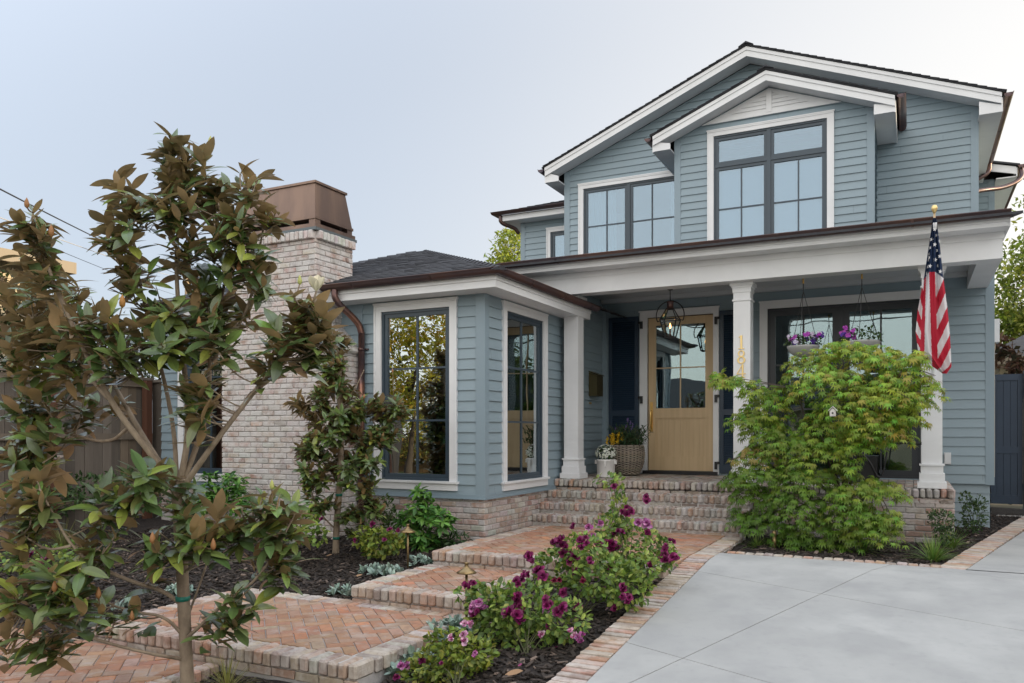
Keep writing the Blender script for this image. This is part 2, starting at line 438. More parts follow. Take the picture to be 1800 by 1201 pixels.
BE = [((0.46, 0.37, 0.31), 3), ((0.43, 0.29, 0.22), 2.2), ((0.48, 0.43, 0.39), 2.5), ((0.34, 0.28, 0.25), 2), ((0.46, 0.28, 0.19), 1.2)]
def pick(pal):
    t = sum(w for _, w in pal); r = rnd(0, t)
    for c, w in pal:
        r -= w
        if r <= 0: return jcol(c)
    return jcol(pal[-1][0])

X_, Y_, Z_ = np.array([1., 0, 0]), np.array([0, 1., 0]), np.array([0, 0, 1.])

# ------------------------------------------------------------------ surface generators
def clip_half(poly, n, d):
    """keep points with n.p <= d (2D)"""
    out = []
    for i in range(len(poly)):
        a, b = poly[i], poly[(i + 1) % len(poly)]
        da, db = n[0] * a[0] + n[1] * a[1] - d, n[0] * b[0] + n[1] * b[1] - d
        if da <= 0: out.append(a)
        if (da < 0 < db) or (db < 0 < da):
            t = da / (da - db); out.append((a[0] + (b[0] - a[0]) * t, a[1] + (b[1] - a[1]) * t))
    return out
def area2(p): return 0.5 * sum(p[i][0] * p[(i + 1) % len(p)][1] - p[(i + 1) % len(p)][0] * p[i][1] for i in range(len(p)))
def clip_poly(poly, conv):
    if area2(conv) < 0: conv = conv[::-1]
    for i in range(len(conv)):
        a, b = conv[i], conv[(i + 1) % len(conv)]
        n = (b[1] - a[1], -(b[0] - a[0])); poly = clip_half(poly, n, n[0] * a[0] + n[1] * a[1])
        if len(poly) < 3: return []
    return poly
def inset(poly, e):
    if area2(poly) < 0: poly = poly[::-1]
    res = poly
    for i in range(len(poly)):
        a, b = poly[i], poly[(i + 1) % len(poly)]
        n = np.array([b[1] - a[1], -(b[0] - a[0])]); L = np.linalg.norm(n)
        if L < 1e-6: continue
        n = n / L; res = clip_half(res, n, n[0] * a[0] + n[1] * a[1] - e)
        if len(res) < 3: return []
    return res

def siding(mb, O, u, n, poly, z0, expo=0.127, holes=(), lip=0.017, tw=0.0):
    """lap siding: O origin, u horizontal unit, n outward; poly convex in (s, z); rows measured from z0; holes (s0,s1,z0,z1)"""
    O = np.array(O, float); u = np.array(u, float); n = np.array(n, float)
    zs = [p[1] for p in poly]; r0 = int(math.floor((min(zs) - z0) / expo)) - 1; r1 = int(math.ceil((max(zs) - z0) / expo)) + 1
    for r in range(r0, r1):
        a, b = z0 + r * expo, z0 + (r + 1) * expo
        cuts = sorted({a, b} | {q for h in holes for q in (h[2], h[3]) if a < q < b})
        for ca, cb in zip(cuts, cuts[1:]):
            segs = [(-1e3, 1e3)]
            for h in holes:
                if h[2] <= ca + 1e-6 and h[3] >= cb - 1e-6:
                    ns = []
                    for (x0, x1) in segs:
                        if h[0] > x0: ns.append((x0, min(x1, h[0])))
                        if h[1] < x1: ns.append((max(x0, h[1]), x1))
                    segs = [q for q in ns if q[1] > q[0]]
            cut = []
            jx = rnd(-12, -8)
            while jx < 12: cut.append(jx); jx += rnd(2.4, 4.2)
            s2_ = []
            for (x0, x1) in segs:
                a_ = x0
                for c_j in cut:
                    if a_ + .25 < c_j < x1 - .25: s2_.append((a_, c_j - .0012)); a_ = c_j + .0012
                s2_.append((a_, x1))
            for (x0, x1) in s2_:
                kt = rnd(.955, 1.03)
                pg = clip_poly([(x0, ca), (x1, ca), (x1, cb), (x0, cb)], poly)
                if len(pg) < 3 or abs(area2(pg)) < 1e-5: continue
                if area2(pg) < 0: pg = pg[::-1]
                def P(s_, z_): return O + u * s_ + Z_ * z_ + n * (lip * (1 - (z_ - a) / expo) + 0.001)
                pts = [P(*q) for q in pg]
                fl = np.dot(np.cross(u, Z_), n) < 0
                F = tuple(range(len(pts)))
                mb.add(pts, [F[::-1] if fl else F], (kt, kt, kt))
                if abs(ca - a) < 1e-6:     # butt edge under the board
                    lo = [q for q in pg if abs(q[1] - a) < 1e-5]
                    if len(lo) >= 2:
                        s0, s1 = min(q[0] for q in lo), max(q[0] for q in lo)
                        A, B = P(s0, a), P(s1, a); Ai, Bi = A - n * (lip + 0.0005), B - n * (lip + 0.0005)
                        mb.add([A, B, Bi, Ai], [(0, 3, 2, 1) if not fl else (0, 1, 2, 3)])
    # backing sheet
def brick_face(mb, O, u, n, s0, s1, z0, z1, pal, bw=0.195, bh=0.058, j=0.011, dep=0.012, bond=0.5, holes=(), head_from=None, shape=None):
    """running bond; each brick a chamfered block standing 'dep' proud of the mortar plane"""
    O = np.array(O, float); u = np.array(u, float); n = np.array(n, float)
    r = 0; z = z0
    while z < z1 - 0.01:
        h = min(bh, z1 - z)
        s = s0 - (bw + j) * (bond if r % 2 else 0) - rnd(0, 0.012)
        while s < s1:
            a, b = max(s, s0), min(s + bw, s1)
            if b - a > 0.02:
                zc = z + h / 2
                if shape is None or shape((a + b) / 2, zc):
                    c = O + u * (a + b) / 2 + Z_ * zc + n * (dep / 2 - 0.012 + rnd(-0.002, 0.002))
                    mb.obox(c, (u, n, Z_) if np.dot(np.cross(u, n), Z_) > 0 else (n, u, Z_),
                            ((b - a) / 2, dep / 2 + 0.012, h / 2) if np.dot(np.cross(u, n), Z_) > 0 else (dep / 2 + 0.012, (b - a) / 2, h / 2),
                            pick(pal), bev=0.006, jit=0.0022)
            s += bw + j
        z += bh + j; r += 1
def rowlock(mb, p0, p1, out, L, pal, w=0.072, j=0.010, h=0.095, over=0.0, bev=0.012, zf=None, jit=0.003):
    """bricks on edge side by side from p0 to p1; each L long reaching inward (-out), top at p.z"""
    p0 = np.array(p0, float); p1 = np.array(p1, float); out = np.array(out, float)
    T = np.linalg.norm(p1 - p0); u = (p1 - p0) / T; k = max(1, round(T / (w + j))); st = T / k
    for i in range(k):
        c = p0 + u * st * (i + 0.5)
        ww = (st - j) / 2
        dz = rnd(-0.003, 0.003)
        cc = c + out * (over - L / 2 + rnd(-0.004, 0.004)) - Z_ * (h / 2) + Z_ * dz
        if zf: cc[2] = zf(cc[0], cc[1]) - h / 2 + dz
        ax = (u, out, Z_) if np.dot(np.cross(u, out), Z_) > 0 else (out, u, Z_)
        hh = (ww, L / 2, h / 2) if np.dot(np.cross(u, out), Z_) > 0 else (L / 2, ww, h / 2)
        mb.obox(cc, ax, hh, pick(pal), bev=bev, jit=jit)
def herringbone(mb, poly, z, pal, bl=0.2, bw=0.1, gap=0.0035, ang=45, th=0.03):
    c, s = math.cos(math.radians(ang)), math.sin(math.radians(ang))
    xs = [p[0] for p in poly]; ys = [p[1] for p in poly]; cx, cy = (min(xs) + max(xs)) / 2, (min(ys) + max(ys)) / 2
    R = int(max(max(xs) - min(xs), max(ys) - min(ys)) / bw) + 3
    for i in range(-R, R):
        for k in range(-R, R):
            d = (i - k) % 4
            if d == 0: q = [(i, k), (i + 2, k), (i + 2, k + 1), (i, k + 1)]
            elif d == 3: q = [(i, k), (i + 1, k), (i + 1, k + 2), (i, k + 2)]
            else: continue
            w = [(cx + (x * c - y * s) * bw, cy + (x * s + y * c) * bw) for x, y in q]
            w = clip_poly(w, poly)
            if len(w) < 3: continue
            w = inset(w, gap)
            if len(w) < 3 or abs(area2(w)) < 2e-4: continue
            dz = rnd(-0.0025, 0.0025)
            tl = (rnd(-0.01, 0.01), rnd(-0.01, 0.01))
            mx, my = sum(p[0] for p in w) / len(w), sum(p[1] for p in w) / len(w)
            col = pick(pal)
            w2 = inset(w, 0.004)
            if len(w2) < 3: w2 = w
            zt = [z + dz + (p[0] - mx) * tl[0] + (p[1] - my) * tl[1] for p in w2]
            if len(w2) == len(w):
                k0 = min(range(len(w)), key=lambda q_: (w[q_][0] - w2[0][0]) ** 2 + (w[q_][1] - w2[0][1]) ** 2)
                w = w[k0:] + w[:k0]
                nn = len(w)
                vs = [(p[0], p[1], z - th) for p in w] + [(p[0], p[1], zt[q_] - 0.004) for q_, p in enumerate(w)] + [(p[0], p[1], zt[q_]) for q_, p in enumerate(w2)]
                F = [tuple(2 * nn + q_ for q_ in range(nn))]
                F += [(q_, (q_ + 1) % nn, nn + (q_ + 1) % nn, nn + q_) for q_ in range(nn)]
                F += [(nn + q_, nn + (q_ + 1) % nn, 2 * nn + (q_ + 1) % nn, 2 * nn + q_) for q_ in range(nn)]
                mb.add(vs, F, col)
            else:
                mb.prism([(p[0], p[1], z + dz - th) for p in w], (0, 0, th), col)
def shingles(mb, O, u, v, n, poly, tab=0.16, expo=0.14, th=0.008):
    """shingle courses on a slope; poly convex in (u, v) coordinates"""
    O = np.array(O, float); u = np.array(u, float); v = np.array(v, float); n = np.array(n, float)
    us = [p[0] for p in poly]; vs = [p[1] for p in poly]
    r = 0; y = min(vs)
    while y < max(vs):
        x = min(us) - rnd(0, tab)
        while x < max(us):
            w = tab * rnd(0.7, 1.3)
            q = clip_poly([(x + 0.002, y - (0.012 if rnd(0, 1) < .5 else 0)), (x + w, y - 0.004), (x + w, y + expo + 0.01), (x + 0.002, y + expo + 0.01)], poly)
            if len(q) >= 3 and abs(area2(q)) > 1e-4:
                k = rnd(0.75, 1.25); lift = th * rnd(0.8, 1.6)
                pts = [O + u * a + v * b + n * (0.004 + lift * (1 - (b - y) / expo * 0.9)) for a, b in q]
                if area2(q) < 0: pts = pts[::-1]
                fl = np.dot(np.cross(u, v), n) < 0
                if fl: pts = pts[::-1]
                m_ = len(pts)
                base = [p - n * (lift + 0.003) for p in pts]
                mb.add(pts + base, [tuple(range(m_))] + [((i + 1) % m_, i, m_ + i, m_ + (i + 1) % m_) for i in range(m_)], (k, k, k * rnd(0.97, 1.05)))
            x += w
        y += expo; r += 1

# ------------------------------------------------------------------ ground, street, driveway, path
def sheet(name, x0, x1, y0, y1, step, zf, mat, kind='structure', bump=0.0):
    mb = MB(); nx = max(1, int((x1 - x0) / step)); ny = max(1, int((y1 - y0) / step))
    xs = np.linspace(x0, x1, nx + 1); ys = np.linspace(y0, y1, ny + 1)
    V = np.array([(x, y, zf(x, y) + (bump * mnoise.noise(Vector((x * 2.1, y * 2.1, 0))) + bump * .5 * mnoise.noise(Vector((x * 7, y * 7, 3))) if bump else 0)) for y in ys for x in xs])
    Q = np.array([(j * (nx + 1) + i, j * (nx + 1) + i + 1, (j + 1) * (nx + 1) + i + 1, (j + 1) * (nx + 1) + i) for j in range(ny) for i in range(nx)])
    mb.add_np(V, Q, [(1, 1, 1)] * len(Q))
    o = mb.build(name, mat, smooth=True)
    if kind: o['kind'] = kind
    return o
g = MB()
zc = [(-900, -2.25), (-2.0, -2.25), (7.9, -1.62), (8.6, -1.40), (1200, -1.40)]
for (ya, za), (yb, zb) in zip(zc, zc[1:]):
    g.add([(-900, ya, za), (900, ya, za), (900, yb, zb), (-900, yb, zb)], [(0, 1, 2, 3)])
structure(g.build('ground', M['soil']))
r = MB(); r.box((-900, -11.5, -2.40), (900, -3.2, -2.10)); structure(r.build('road', M['asphalt']))
r = MB(); r.box((-900, -3.19, -2.40), (900, -2.0, -2.085)); structure(r.build('pavement', M['concrete']))
r = MB(); r.box((-900, -13.2, -2.40), (900, -11.51, -1.98)); structure(r.build('pavement', M['concrete']))
r = MB(); r.box((-900, -60, -2.40), (900, -13.21, -1.96)); structure(r.build('lawn', M['lawn']))

def mulch_z(x, y):
    z = ground_z(x, y)
    for (a, b, c, d) in ((-4.5, -2.0, 7.1, 9.8), (-4.53, -3.3, 5.79, 7.2), (-5.88, -3.24, 4.21, 5.9), (-7.6, -4.45, 2.2, 4.19)):
        e = min(x - a, b - x, y - c, d - y)
        if e > 0: z -= .25 * sstep(0, .1, e)
    return z
sheet('mulch_bed', -10.7, -2.02, 1.2, 8.55, 0.09, mulch_z, M['mulch'], bump=0.035)
sheet('mulch_bed', -1.80, 3.2, 8.42, 16.0, 0.09, lambda x, y: -1.285, M['mulch'], bump=0.02)
# bark chips on the beds
def in_bed(x, y):
    if x < -2.05:
        if -4.56 < x < -2.0 and y > 7.08: return False
        if -4.58 < x < -3.28 and 5.76 < y < 7.2: return False
        if -5.9 < x < -3.2 and 4.15 < y < 5.9: return False
        if x < -4.42 and y < 4.08 and x > -8: return False
        return y < 8.3
    if y < 8.45: return False
    return x < 0.262 + (y - 8.35) * 0.208 and not (y > 10.3 and x < 0.45)
def chips_for(x0, x1, y0, y1, n, zf, sz):
    mb = MB()
    for _ in range(n):
        x, y = rnd(x0, x1), rnd(y0, y1)
        if not in_bed(x, y): continue
        L = rnd(0.010, 0.032) * sz; w = L * rnd(0.25, 0.55); h = rnd(0.002, 0.006)
        a = rnd(0, math.pi); u = np.array([math.cos(a), math.sin(a), rnd(-0.5, 0.5)]); u /= np.linalg.norm(u)
        vv = np.cross(Z_, u); vv /= np.linalg.norm(vv); ww = np.cross(u, vv)
        bz = zf(x, y) + 0.035 * mnoise.noise(Vector((x * 2.1, y * 2.1, 0))) + 0.0175 * mnoise.noise(Vector((x * 7, y * 7, 3)))
        t = rnd(0, 1); k = 0.035 if t < .72 else (0.075 if t < .95 else 0.20)
        k *= rnd(.5, 1.2)
        mb.obox((x, y, bz + rnd(0.002, 0.018)), (u, vv, ww), (L, w, h), (k, k * 0.74, k * 0.60))
    return mb
random.seed(5)
stuff(chips_for(-9.5, -2.05, 2.6, 8.3, 30000, mulch_z, 1.15).build('bark_mulch', M['chips']), 'dark shredded bark mulch covering the beds left of the driveway', 'mulch')
stuff(chips_for(-1.7, 2.2, 8.45, 14.5, 7000, lambda x, y: -1.285, 1.15).build('bark_mulch', M['chips']), 'dark bark mulch in the bed around the maple by the porch', 'mulch')

# driveway: slabs with open joints, plus brick borders
random.seed(8)
d_ = MB()
jd = np.array([1, -0.37]); jd = jd / np.linalg.norm(jd); jn = np.array([-jd[1], jd[0]])
offA = np.dot(jn, (-1.22, 5.12)); offB = np.dot(jn, (-0.67, 6.98)); offT = np.dot(jn, (0.35, 8.12))
cuts_n = [offA - 4.2, offA - 2.0, offA, offB, offT, offT + 2.4, offT + 4.8, offT + 7.2]
offC = np.dot(jd, (-0.67, 6.98)); cuts_d = [offC, offC + 2.6, offC + 5.2, offC + 7.8]
regions = [[(-1.78, -2.0), (9, -2.0), (9, 7.9), (-1.78, 7.9)], [(-1.78, 7.9), (9, 7.9), (9, 8.29), (-1.78, 8.34)],
           [(0.43, 8.29), (9, 8.29), (9, 18), (2.66, 18)]]
def bands(c): 
    e = [-1e3] + c + [1e3]; return list(zip(e, e[1:]))
for rg in regions:
    for a0, a1 in bands(cuts_n):
        p = clip_half(clip_half(rg, -jn, -(a0 + 0.0035)), jn, a1 - 0.0035)
        if len(p) < 3: continue
        for b0, b1 in bands(cuts_d):
            q = clip_half(clip_half(p, -jd, -(b0 + 0.0035)), jd, b1 - 0.0035)
            if len(q) < 3 or abs(area2(q)) < 1e-3: continue
            if area2(q) < 0: q = q[::-1]
            m_ = len(q)
            top = [(x, y, drive_z(x, y)) for x, y in q]; bot = [(x, y, drive_z(x, y) - 0.1) for x, y in q]
            d_.add(top + bot, [tuple(range(m_))] + [((i + 1) % m_, i, m_ + i, m_ + (i + 1) % m_) for i in range(m_)])
structure(d_.build('driveway', M['concrete']))
u_ = MB()
for rg in regions:
    rg = rg if area2(rg) > 0 else rg[::-1]
    u_.add([(x, y, drive_z(x, y) - 0.012) for x, y in rg], [tuple(range(len(rg)))])
structure(u_.build('driveway_base', M['darkjoint']))
e_ = MB()
rowlock(e_, (-1.79, 1.5, 0), (-1.79, 7.88, 0), X_, 0.215, BE, h=0.1, zf=lambda x, y: drive_z(x, y) + 0.002, bev=0.005)
rowlock(e_, (-1.79, 7.9, 0), (-1.79, 9.66, 0), X_, 0.215, BE, h=0.1, zf=lambda x, y: drive_z(x, y) + 0.002, bev=0.005)
du = np.array([0.222, 1.0, 0]); du /= np.linalg.norm(du); dn = np.array([du[1], -du[0], 0])
rowlock(e_, np.array([0.425, 8.30, 0]), np.array([0.425, 8.30, 0]) + du * 8.0, dn, 0.225, BE, h=0.1, zf=lambda x, y: -1.238, bev=0.005)
rowlock(e_, (-1.72, 8.36, 0), (0.24, 8.31, 0), -Y_, 0.095, BE, w=0.088, j=.005, h=0.09, zf=lambda x, y: -1.228 + rnd(-.003, .003), bev=0.010)
structure(e_.build('brick_border', M['edge']))
mb = MB()
mb.add([(-2.0, 1.5, drive_z(0, 1.5) - .02), (-1.78, 1.5, drive_z(0, 1.5) - .02), (-1.78, 7.9, -1.262), (-2.0, 7.9, -1.262)], [(0, 1, 2, 3)])
mb.add([(-2.0, 7.9, -1.262), (-1.78, 7.9, -1.262), (-1.78, 9.7, -1.262), (-2.0, 9.7, -1.262)], [(0, 1, 2, 3)])
q = [np.array([0.425, 8.30, -1.258]), np.array([0.425, 8.30, -1.258]) + du * 8.0]
mb.add([q[0] - dn * 0.23, q[0], q[1], q[1] - dn * .23], [(0, 1, 2, 3)])
structure(mb.build('border_bed', M['mortar']))

# stepped brick path: flat platforms, herringbone field, rounded brick edges
def platform(x0, x1, y0, y1, z, edges, riser=0.15, name='brick_path', field=None, ew=0.20):
    pv = MB()
    fx0 = x0 + (ew if 'L' in edges or 'l' in edges else 0); fx1 = x1 - (ew if 'R' in edges or 'r' in edges else 0)
    fy0 = y0 + (ew if 'F' in edges else 0); fy1 = y1 - (ew if 'B' in edges else 0)
    herringbone(pv, [(fx0, fy0), (fx1, fy0), (fx1, fy1), (fx0, fy1)], z - 0.002, BP)
    o = pv.build(name, M['paver']); structure(o)
    ed = MB()
    if 'F' in edges: rowlock(ed, (x0, y0, z), (x1, y0, z), -Y_, ew + 0.01, BS if False else BE, h=0.105, over=0.015, bev=0.014)
    if 'L' in edges: rowlock(ed, (x0, y1 - (ew if 'B' in edges else 0), z), (x0, y0 + ew, z), -X_, ew, BE, h=0.105, over=0.01, bev=0.012)
    if 'R' in edges: rowlock(ed, (x1, y0 + ew, z), (x1, y1 - (ew if 'B' in edges else 0), z), X_, ew, BE, h=0.105, over=0.01, bev=0.012)
    if 'B' in edges: rowlock(ed, (x0, y1, z), (x1, y1, z), Y_, ew, BE, h=0.105, bev=0.006)
    if edges: structure(ed.build('path_edging', M['edge']))
    bs = MB(); bs.box((x0 + 0.02, y0 + 0.02, z - 0.35), (x1 - 0.02, y1 - 0.004, z - 0.012)); structure(bs.build('path_base', M['mortar']))
random.seed(21)
platform(-4.50, -2.005, 7.10, 9.72, -1.23, 'FL')
platform(-4.53, -3.30, 5.79, 7.115, -1.375, 'FLR')
platform(-5.88, -3.24, 4.21, 5.86, -1.52, 'FLRB')
platform(-7.60, -4.45, 2.2, 4.19, -1.66, 'R', ew=0.12)
# lower brick course under each nose
lc = MB()
for (x0, x1, y, z) in ((-4.50, -2.03, 7.11, -1.375), (-4.53, -3.30, 5.80, -1.52), (-5.88, -3.24, 4.22, -1.66)):
    brick_face(lc, (0, y, z), X_, -Y_, x0 + .01, x1 - .01, -0.03, 0.035, BE, bw=0.2, bh=0.058, dep=0.012)
structure(lc.build('path_riser', M['edge']))

# ------------------------------------------------------------------ the house
HOUSE = thing('house', 'two storey blue grey lap sided house with white trim, gabled upper floor and brick chimney', 'house', (-3, 13, -1.25))
def part(mb, name, mat, parent=None, smooth=False):
    return mb.build(name, mat, HOUSE if parent is None else parent, smooth)
EX = 0.127
WY, WX = 8.387, -4.578        # wing front wall plane, wing side wall plane
random.seed(3)
# --- walls
fw = MB(); siding(fw, (0, WY, 0), X_, -Y_, [(-10.1, -0.76), (WX, -0.76), (WX, 1.70), (-10.1, 1.70)], -0.755, EX, holes=[(-6.12, -4.98, -0.66, 1.60), (-9.72, -8.5, -0.66, 1.60)])
part(fw, 'wall', M['siding'])
sw = MB(); siding(sw, (WX, 0, 0), Y_, X_, [(10.95, 1.70), (12.45, 1.70), (12.45, 2.2), (10.95, 2.2)], -0.755, EX)
siding(sw, (WX, 0, 0), Y_, X_, [(WY, -0.76), (12.45, -0.76), (12.45, 1.6995), (WY, 1.6995)], -0.755, EX, holes=[(8.88, 10.12, -0.66, 1.60)])
part(sw, 'wall', M['siding'])
dw = MB(); siding(dw, (0, 12.45, 0), X_, -Y_, [(WX, -0.695), (0.96, -0.695), (0.96, 2.3), (WX, 2.3)], -0.69, EX, holes=[(-3.86, -2.72, -0.7, 1.90), (-1.98, 0.13, -0.64, 1.92)])
part(dw, 'wall', M['siding'])
lw = MB(); siding(lw, (0, 12.49, 0), X_, -Y_, [(0.30, -1.35), (0.93, -1.35), (0.93, -0.69), (0.30, -0.69)], -0.69, EX)
siding(lw, (0.93, 0, 0), Y_, X_, [(12.49, -1.35), (22, -1.35), (22, -0.69), (12.49, -0.69)], -0.69, EX)
part(lw, 'foundation_siding', M['siding'])
rw = MB(); siding(rw, (0.961, 0, 0), Y_, X_, [(12.45, -0.69), (24, -0.69), (24, 5.0), (12.45, 5.0)] if False else [(12.45, -0.69), (22, -0.69), (22, 2.4), (12.45, 2.4)], -0.69, EX)
part(rw, 'wall', M['siding'])
GY = 14.93
gw = MB()
siding(gw, (0, GY, 0), X_, -Y_, [(-6.276, 2.6), (0.938, 2.6), (0.938, 5.28), (-2.64, 6.70), (-6.276, 5.25)], 2.40, EX, holes=[(-5.90, -3.72, 2.9, 4.90)])
siding(gw, (0.938, 0, 0), Y_, X_, [(GY, 2.2), (22, 2.2), (22, 5.3), (GY, 5.3)], 2.40, EX)
siding(gw, (-6.276, 0, 0), Y_, -X_, [(GY, 2.2), (22, 2.2), (22, 5.3), (GY, 5.3)], 2.40, EX)
part(gw, 'gable_wall', M['siding'])
DY = 13.73
bw_ = MB()
siding(bw_, (0, DY, 0), X_, -Y_, [(-3.69, 2.6), (-0.55, 2.6), (-0.55, 5.12), (-2.12, 5.74), (-3.69, 5.12)], 2.46, EX, holes=[(-3.06, -1.20, 2.7, 5.10)])
siding(bw_, (-0.55, 0, 0), Y_, X_, [(DY, 2.6), (GY, 2.6), (GY, 5.1), (DY, 5.1)], 2.46, EX)
siding(bw_, (-3.69, 0, 0), Y_, -X_, [(DY, 2.6), (GY, 2.6), (GY, 5.1), (DY, 5.1)], 2.46, EX)
part(bw_, 'dormer_wall', M['siding'])
LY = 15.6
uw = MB(); siding(uw, (0, LY, 0), X_, -Y_, [(-7.587, 2.6), (-6.2, 2.6), (-6.2, 4.6), (-7.587, 4.6)], 2.43, EX, holes=[(-6.93, -6.1, 2.9, 4.32)])
siding(uw, (-7.587, 0, 0), Y_, -X_, [(LY, 2.6), (20, 2.6), (20, 4.6), (LY, 4.6)], 2.43, EX)
part(uw, 'wall', M['siding'])
bk = MB(); siding(bk, (0, 18.6, 0), X_, -Y_, [(0.9, 3.6), (1.45, 3.6), (1.45, 5.08), (0.9, 5.08)], 2.46, EX)
siding(bk, (1.45, 0, 0), Y_, X_, [(18.6, 2.6), (22, 2.6), (22, 5.0), (18.6, 5.0)], 2.46, EX)
part(bk, 'wall', M['siding'])
# corner boards and skirt flashing
cb = MB()
def vboard(x0, x1, y0, y1, z0, z1): cb.box((x0, y0, z0), (x1, y1, z1))
vboard(WX - 0.105, WX + 0.023, WY - 0.023, WY - 0.0005, -0.76, 1.69); vboard(WX + 0.0005, WX + 0.023, WY, WY + 0.085, -0.76, 1.69)
vboard(-6.44, -6.36, WY - 0.019, WY - .0005, -0.76, 1.69)
vboard(0.875, 0.980, 12.431, 12.4495, -0.70, 2.3); vboard(0.962, 0.980, 12.45, 12.55, -0.70, 2.3)
vboard(-6.295, -6.175, GY - 0.02, GY - .0005, 2.6, 5.26); vboard(0.845, 0.957, GY - 0.02, GY - .0005, 2.6, 5.26); vboard(.939, .957, GY, GY + .09, 2.6, 5.26)
vboard(-3.71, -3.60, DY - 0.02, DY - .0005, 2.6, 5.10); vboard(-0.64, -0.53, DY - 0.02, DY - .0005, 2.6, 5.10); vboard(-.5495, -.53, DY, DY + .09, 2.6, 5.1)
vboard(-7.605, -7.50, LY - 0.02, LY - .0005, 2.6, 4.58)
vboard(-4.577, -4.50, 12.43, 12.449, -0.65, 2.2)
vboard(1.36, 1.468, 18.58, 18.5995, 3.6, 5.06)
build_split(cb, 'corner_board', M['skirt'], HOUSE, False)
sk = MB()
sk.box((-10.1, WY - 0.03, -0.80), (WX + 0.03, WY - 0.0235, -0.745)); sk.box((WX + 0.0235, WY - 0.0234, -0.80), (WX + 0.03, 10.75, -0.745))
sk.box((-10.1, WY - 0.045, -0.80), (WX + 0.045, WY - 0.031, -0.785)); sk.box((WX + 0.031, WY - 0.03, -0.80), (WX + 0.045, 10.75, -0.785))
part(sk, 'base_trim', M['skirt'])
fd = MB()
brick_face(fd, (0, WY - 0.005, 0), X_, -Y_, -10.1, WX + 0.012, -1.45, -0.80, BW)
brick_face(fd, (WX + 0.005, 0, 0), Y_, X_, WY - 0.012, 10.4, -1.45, -0.80, BW)
fo = part(fd, 'brick_foundation', M['brick2'])
fm = MB(); fm.box((-10.1, WY - 0.003, -1.6), (WX + 0.003, 12.4, -0.80)); part(fm, 'mortar', M['mortar'], fo)
# solid cores behind the siding so that no light leaks through
core = MB()
def wallcore(x0, x1, y0, y1, z0, z1, holes, axis):
    """a wall sheet 8 cm thick with rectangular openings"""
    if axis == 'x':
        cutx = sorted({x0, x1} | {h[0] for h in holes} | {h[1] for h in holes})
        for a, b in zip(cutx, cutx[1:]):
            hs = [h for h in holes if h[0] <= a and h[1] >= b]
            if not hs: core.box((a, y0, z0), (b, y1, z1))
            else: core.box((a, y0, z0), (b, y1, hs[0][2])); core.box((a, y0, hs[0][3]), (b, y1, z1))
    else:
        cuty = sorted({y0, y1} | {h[0] for h in holes} | {h[1] for h in holes})
        for a, b in zip(cuty, cuty[1:]):
            hs = [h for h in holes if h[0] <= a and h[1] >= b]
            if not hs: core.box((x0, a, z0), (x1, b, z1))
            else: core.box((x0, a, z0), (x1, b, hs[0][2])); core.box((x0, a, hs[0][3]), (x1, b, z1))
wallcore(-10.1, WX - .081, WY + .001, WY + .08, -0.8, 1.72, [(-6.06, -5.04, -0.60, 1.55), (-9.66, -8.56, -0.60, 1.55)], 'x')
wallcore(WX - .08, WX - .001, WY + .001, 12.44, -0.8, 1.70, [(8.95, 10.06, -0.60, 1.55)], 'y')
wallcore(WX, 0.88, 12.451, 12.53, -0.69, 2.4, [(-3.80, -2.75, -0.66, 1.84), (-1.94, 0.10, -0.62, 1.86)], 'x')
core.box((WX - .08, 10.9, 1.701), (WX - .001, 12.44, 2.25)); core.box((0.88, 12.494, -1.4), (0.925, 22, 2.4))
core.box((0.30, 12.494, -1.4), (0.879, 12.53, -.81))
wallcore(-6.26, 0.92, GY + .001, GY + .08, 2.5, 5.15, [(-5.85, -3.75, 2.95, 4.86)], 'x')
core.prism([(-6.26, GY + .001, 5.151), (0.92, GY + .001, 5.151), (-2.64, GY + .001, 6.6)], (0, .08, 0))
core.box((0.84, GY + .081, 2.2), (0.93, 22, 5.3)); core.box((-6.27, GY + .081, 2.2), (-6.19, 22, 5.3)); core.box((-6.27, 21.5, -1), (0.93, 21.6, 5.3))
wallcore(-3.68, -0.56, DY + .001, DY + .06, 2.6, 5.05, [(-3.02, -1.235, 2.75, 5.05)], 'x')
core.prism([(-3.68, DY + .001, 5.051), (-0.56, DY + .001, 5.051), (-2.12, DY + .001, 5.68)], (0, .06, 0))
core.box((-.64, DY + .061, 2.6), (-.56, GY, 5.08)); core.box((-3.68, DY + .061, 2.6), (-3.60, GY, 5.08))
wallcore(-7.57, -6.2, LY + .001, LY + .08, 2.6, 4.6, [(-6.88, -6.2, 2.95, 4.27)], 'x')
core.box((-7.57, LY + .081, 2.6), (-7.50, 20, 4.6))
core.box((0.9, 18.605, 2.6), (1.44, 18.68, 5.0)); core.box((1.37, 18.681, 2.6), (1.44, 22, 5.0))
core.box((-10.1, WY + .081, -.8), (-10.02, 12.4, 1.7)); core.box((-10.1, 12.3, -.8), (WX - .1, 12.38, 2.3))
part(core, 'wall_core', M['roomd'])

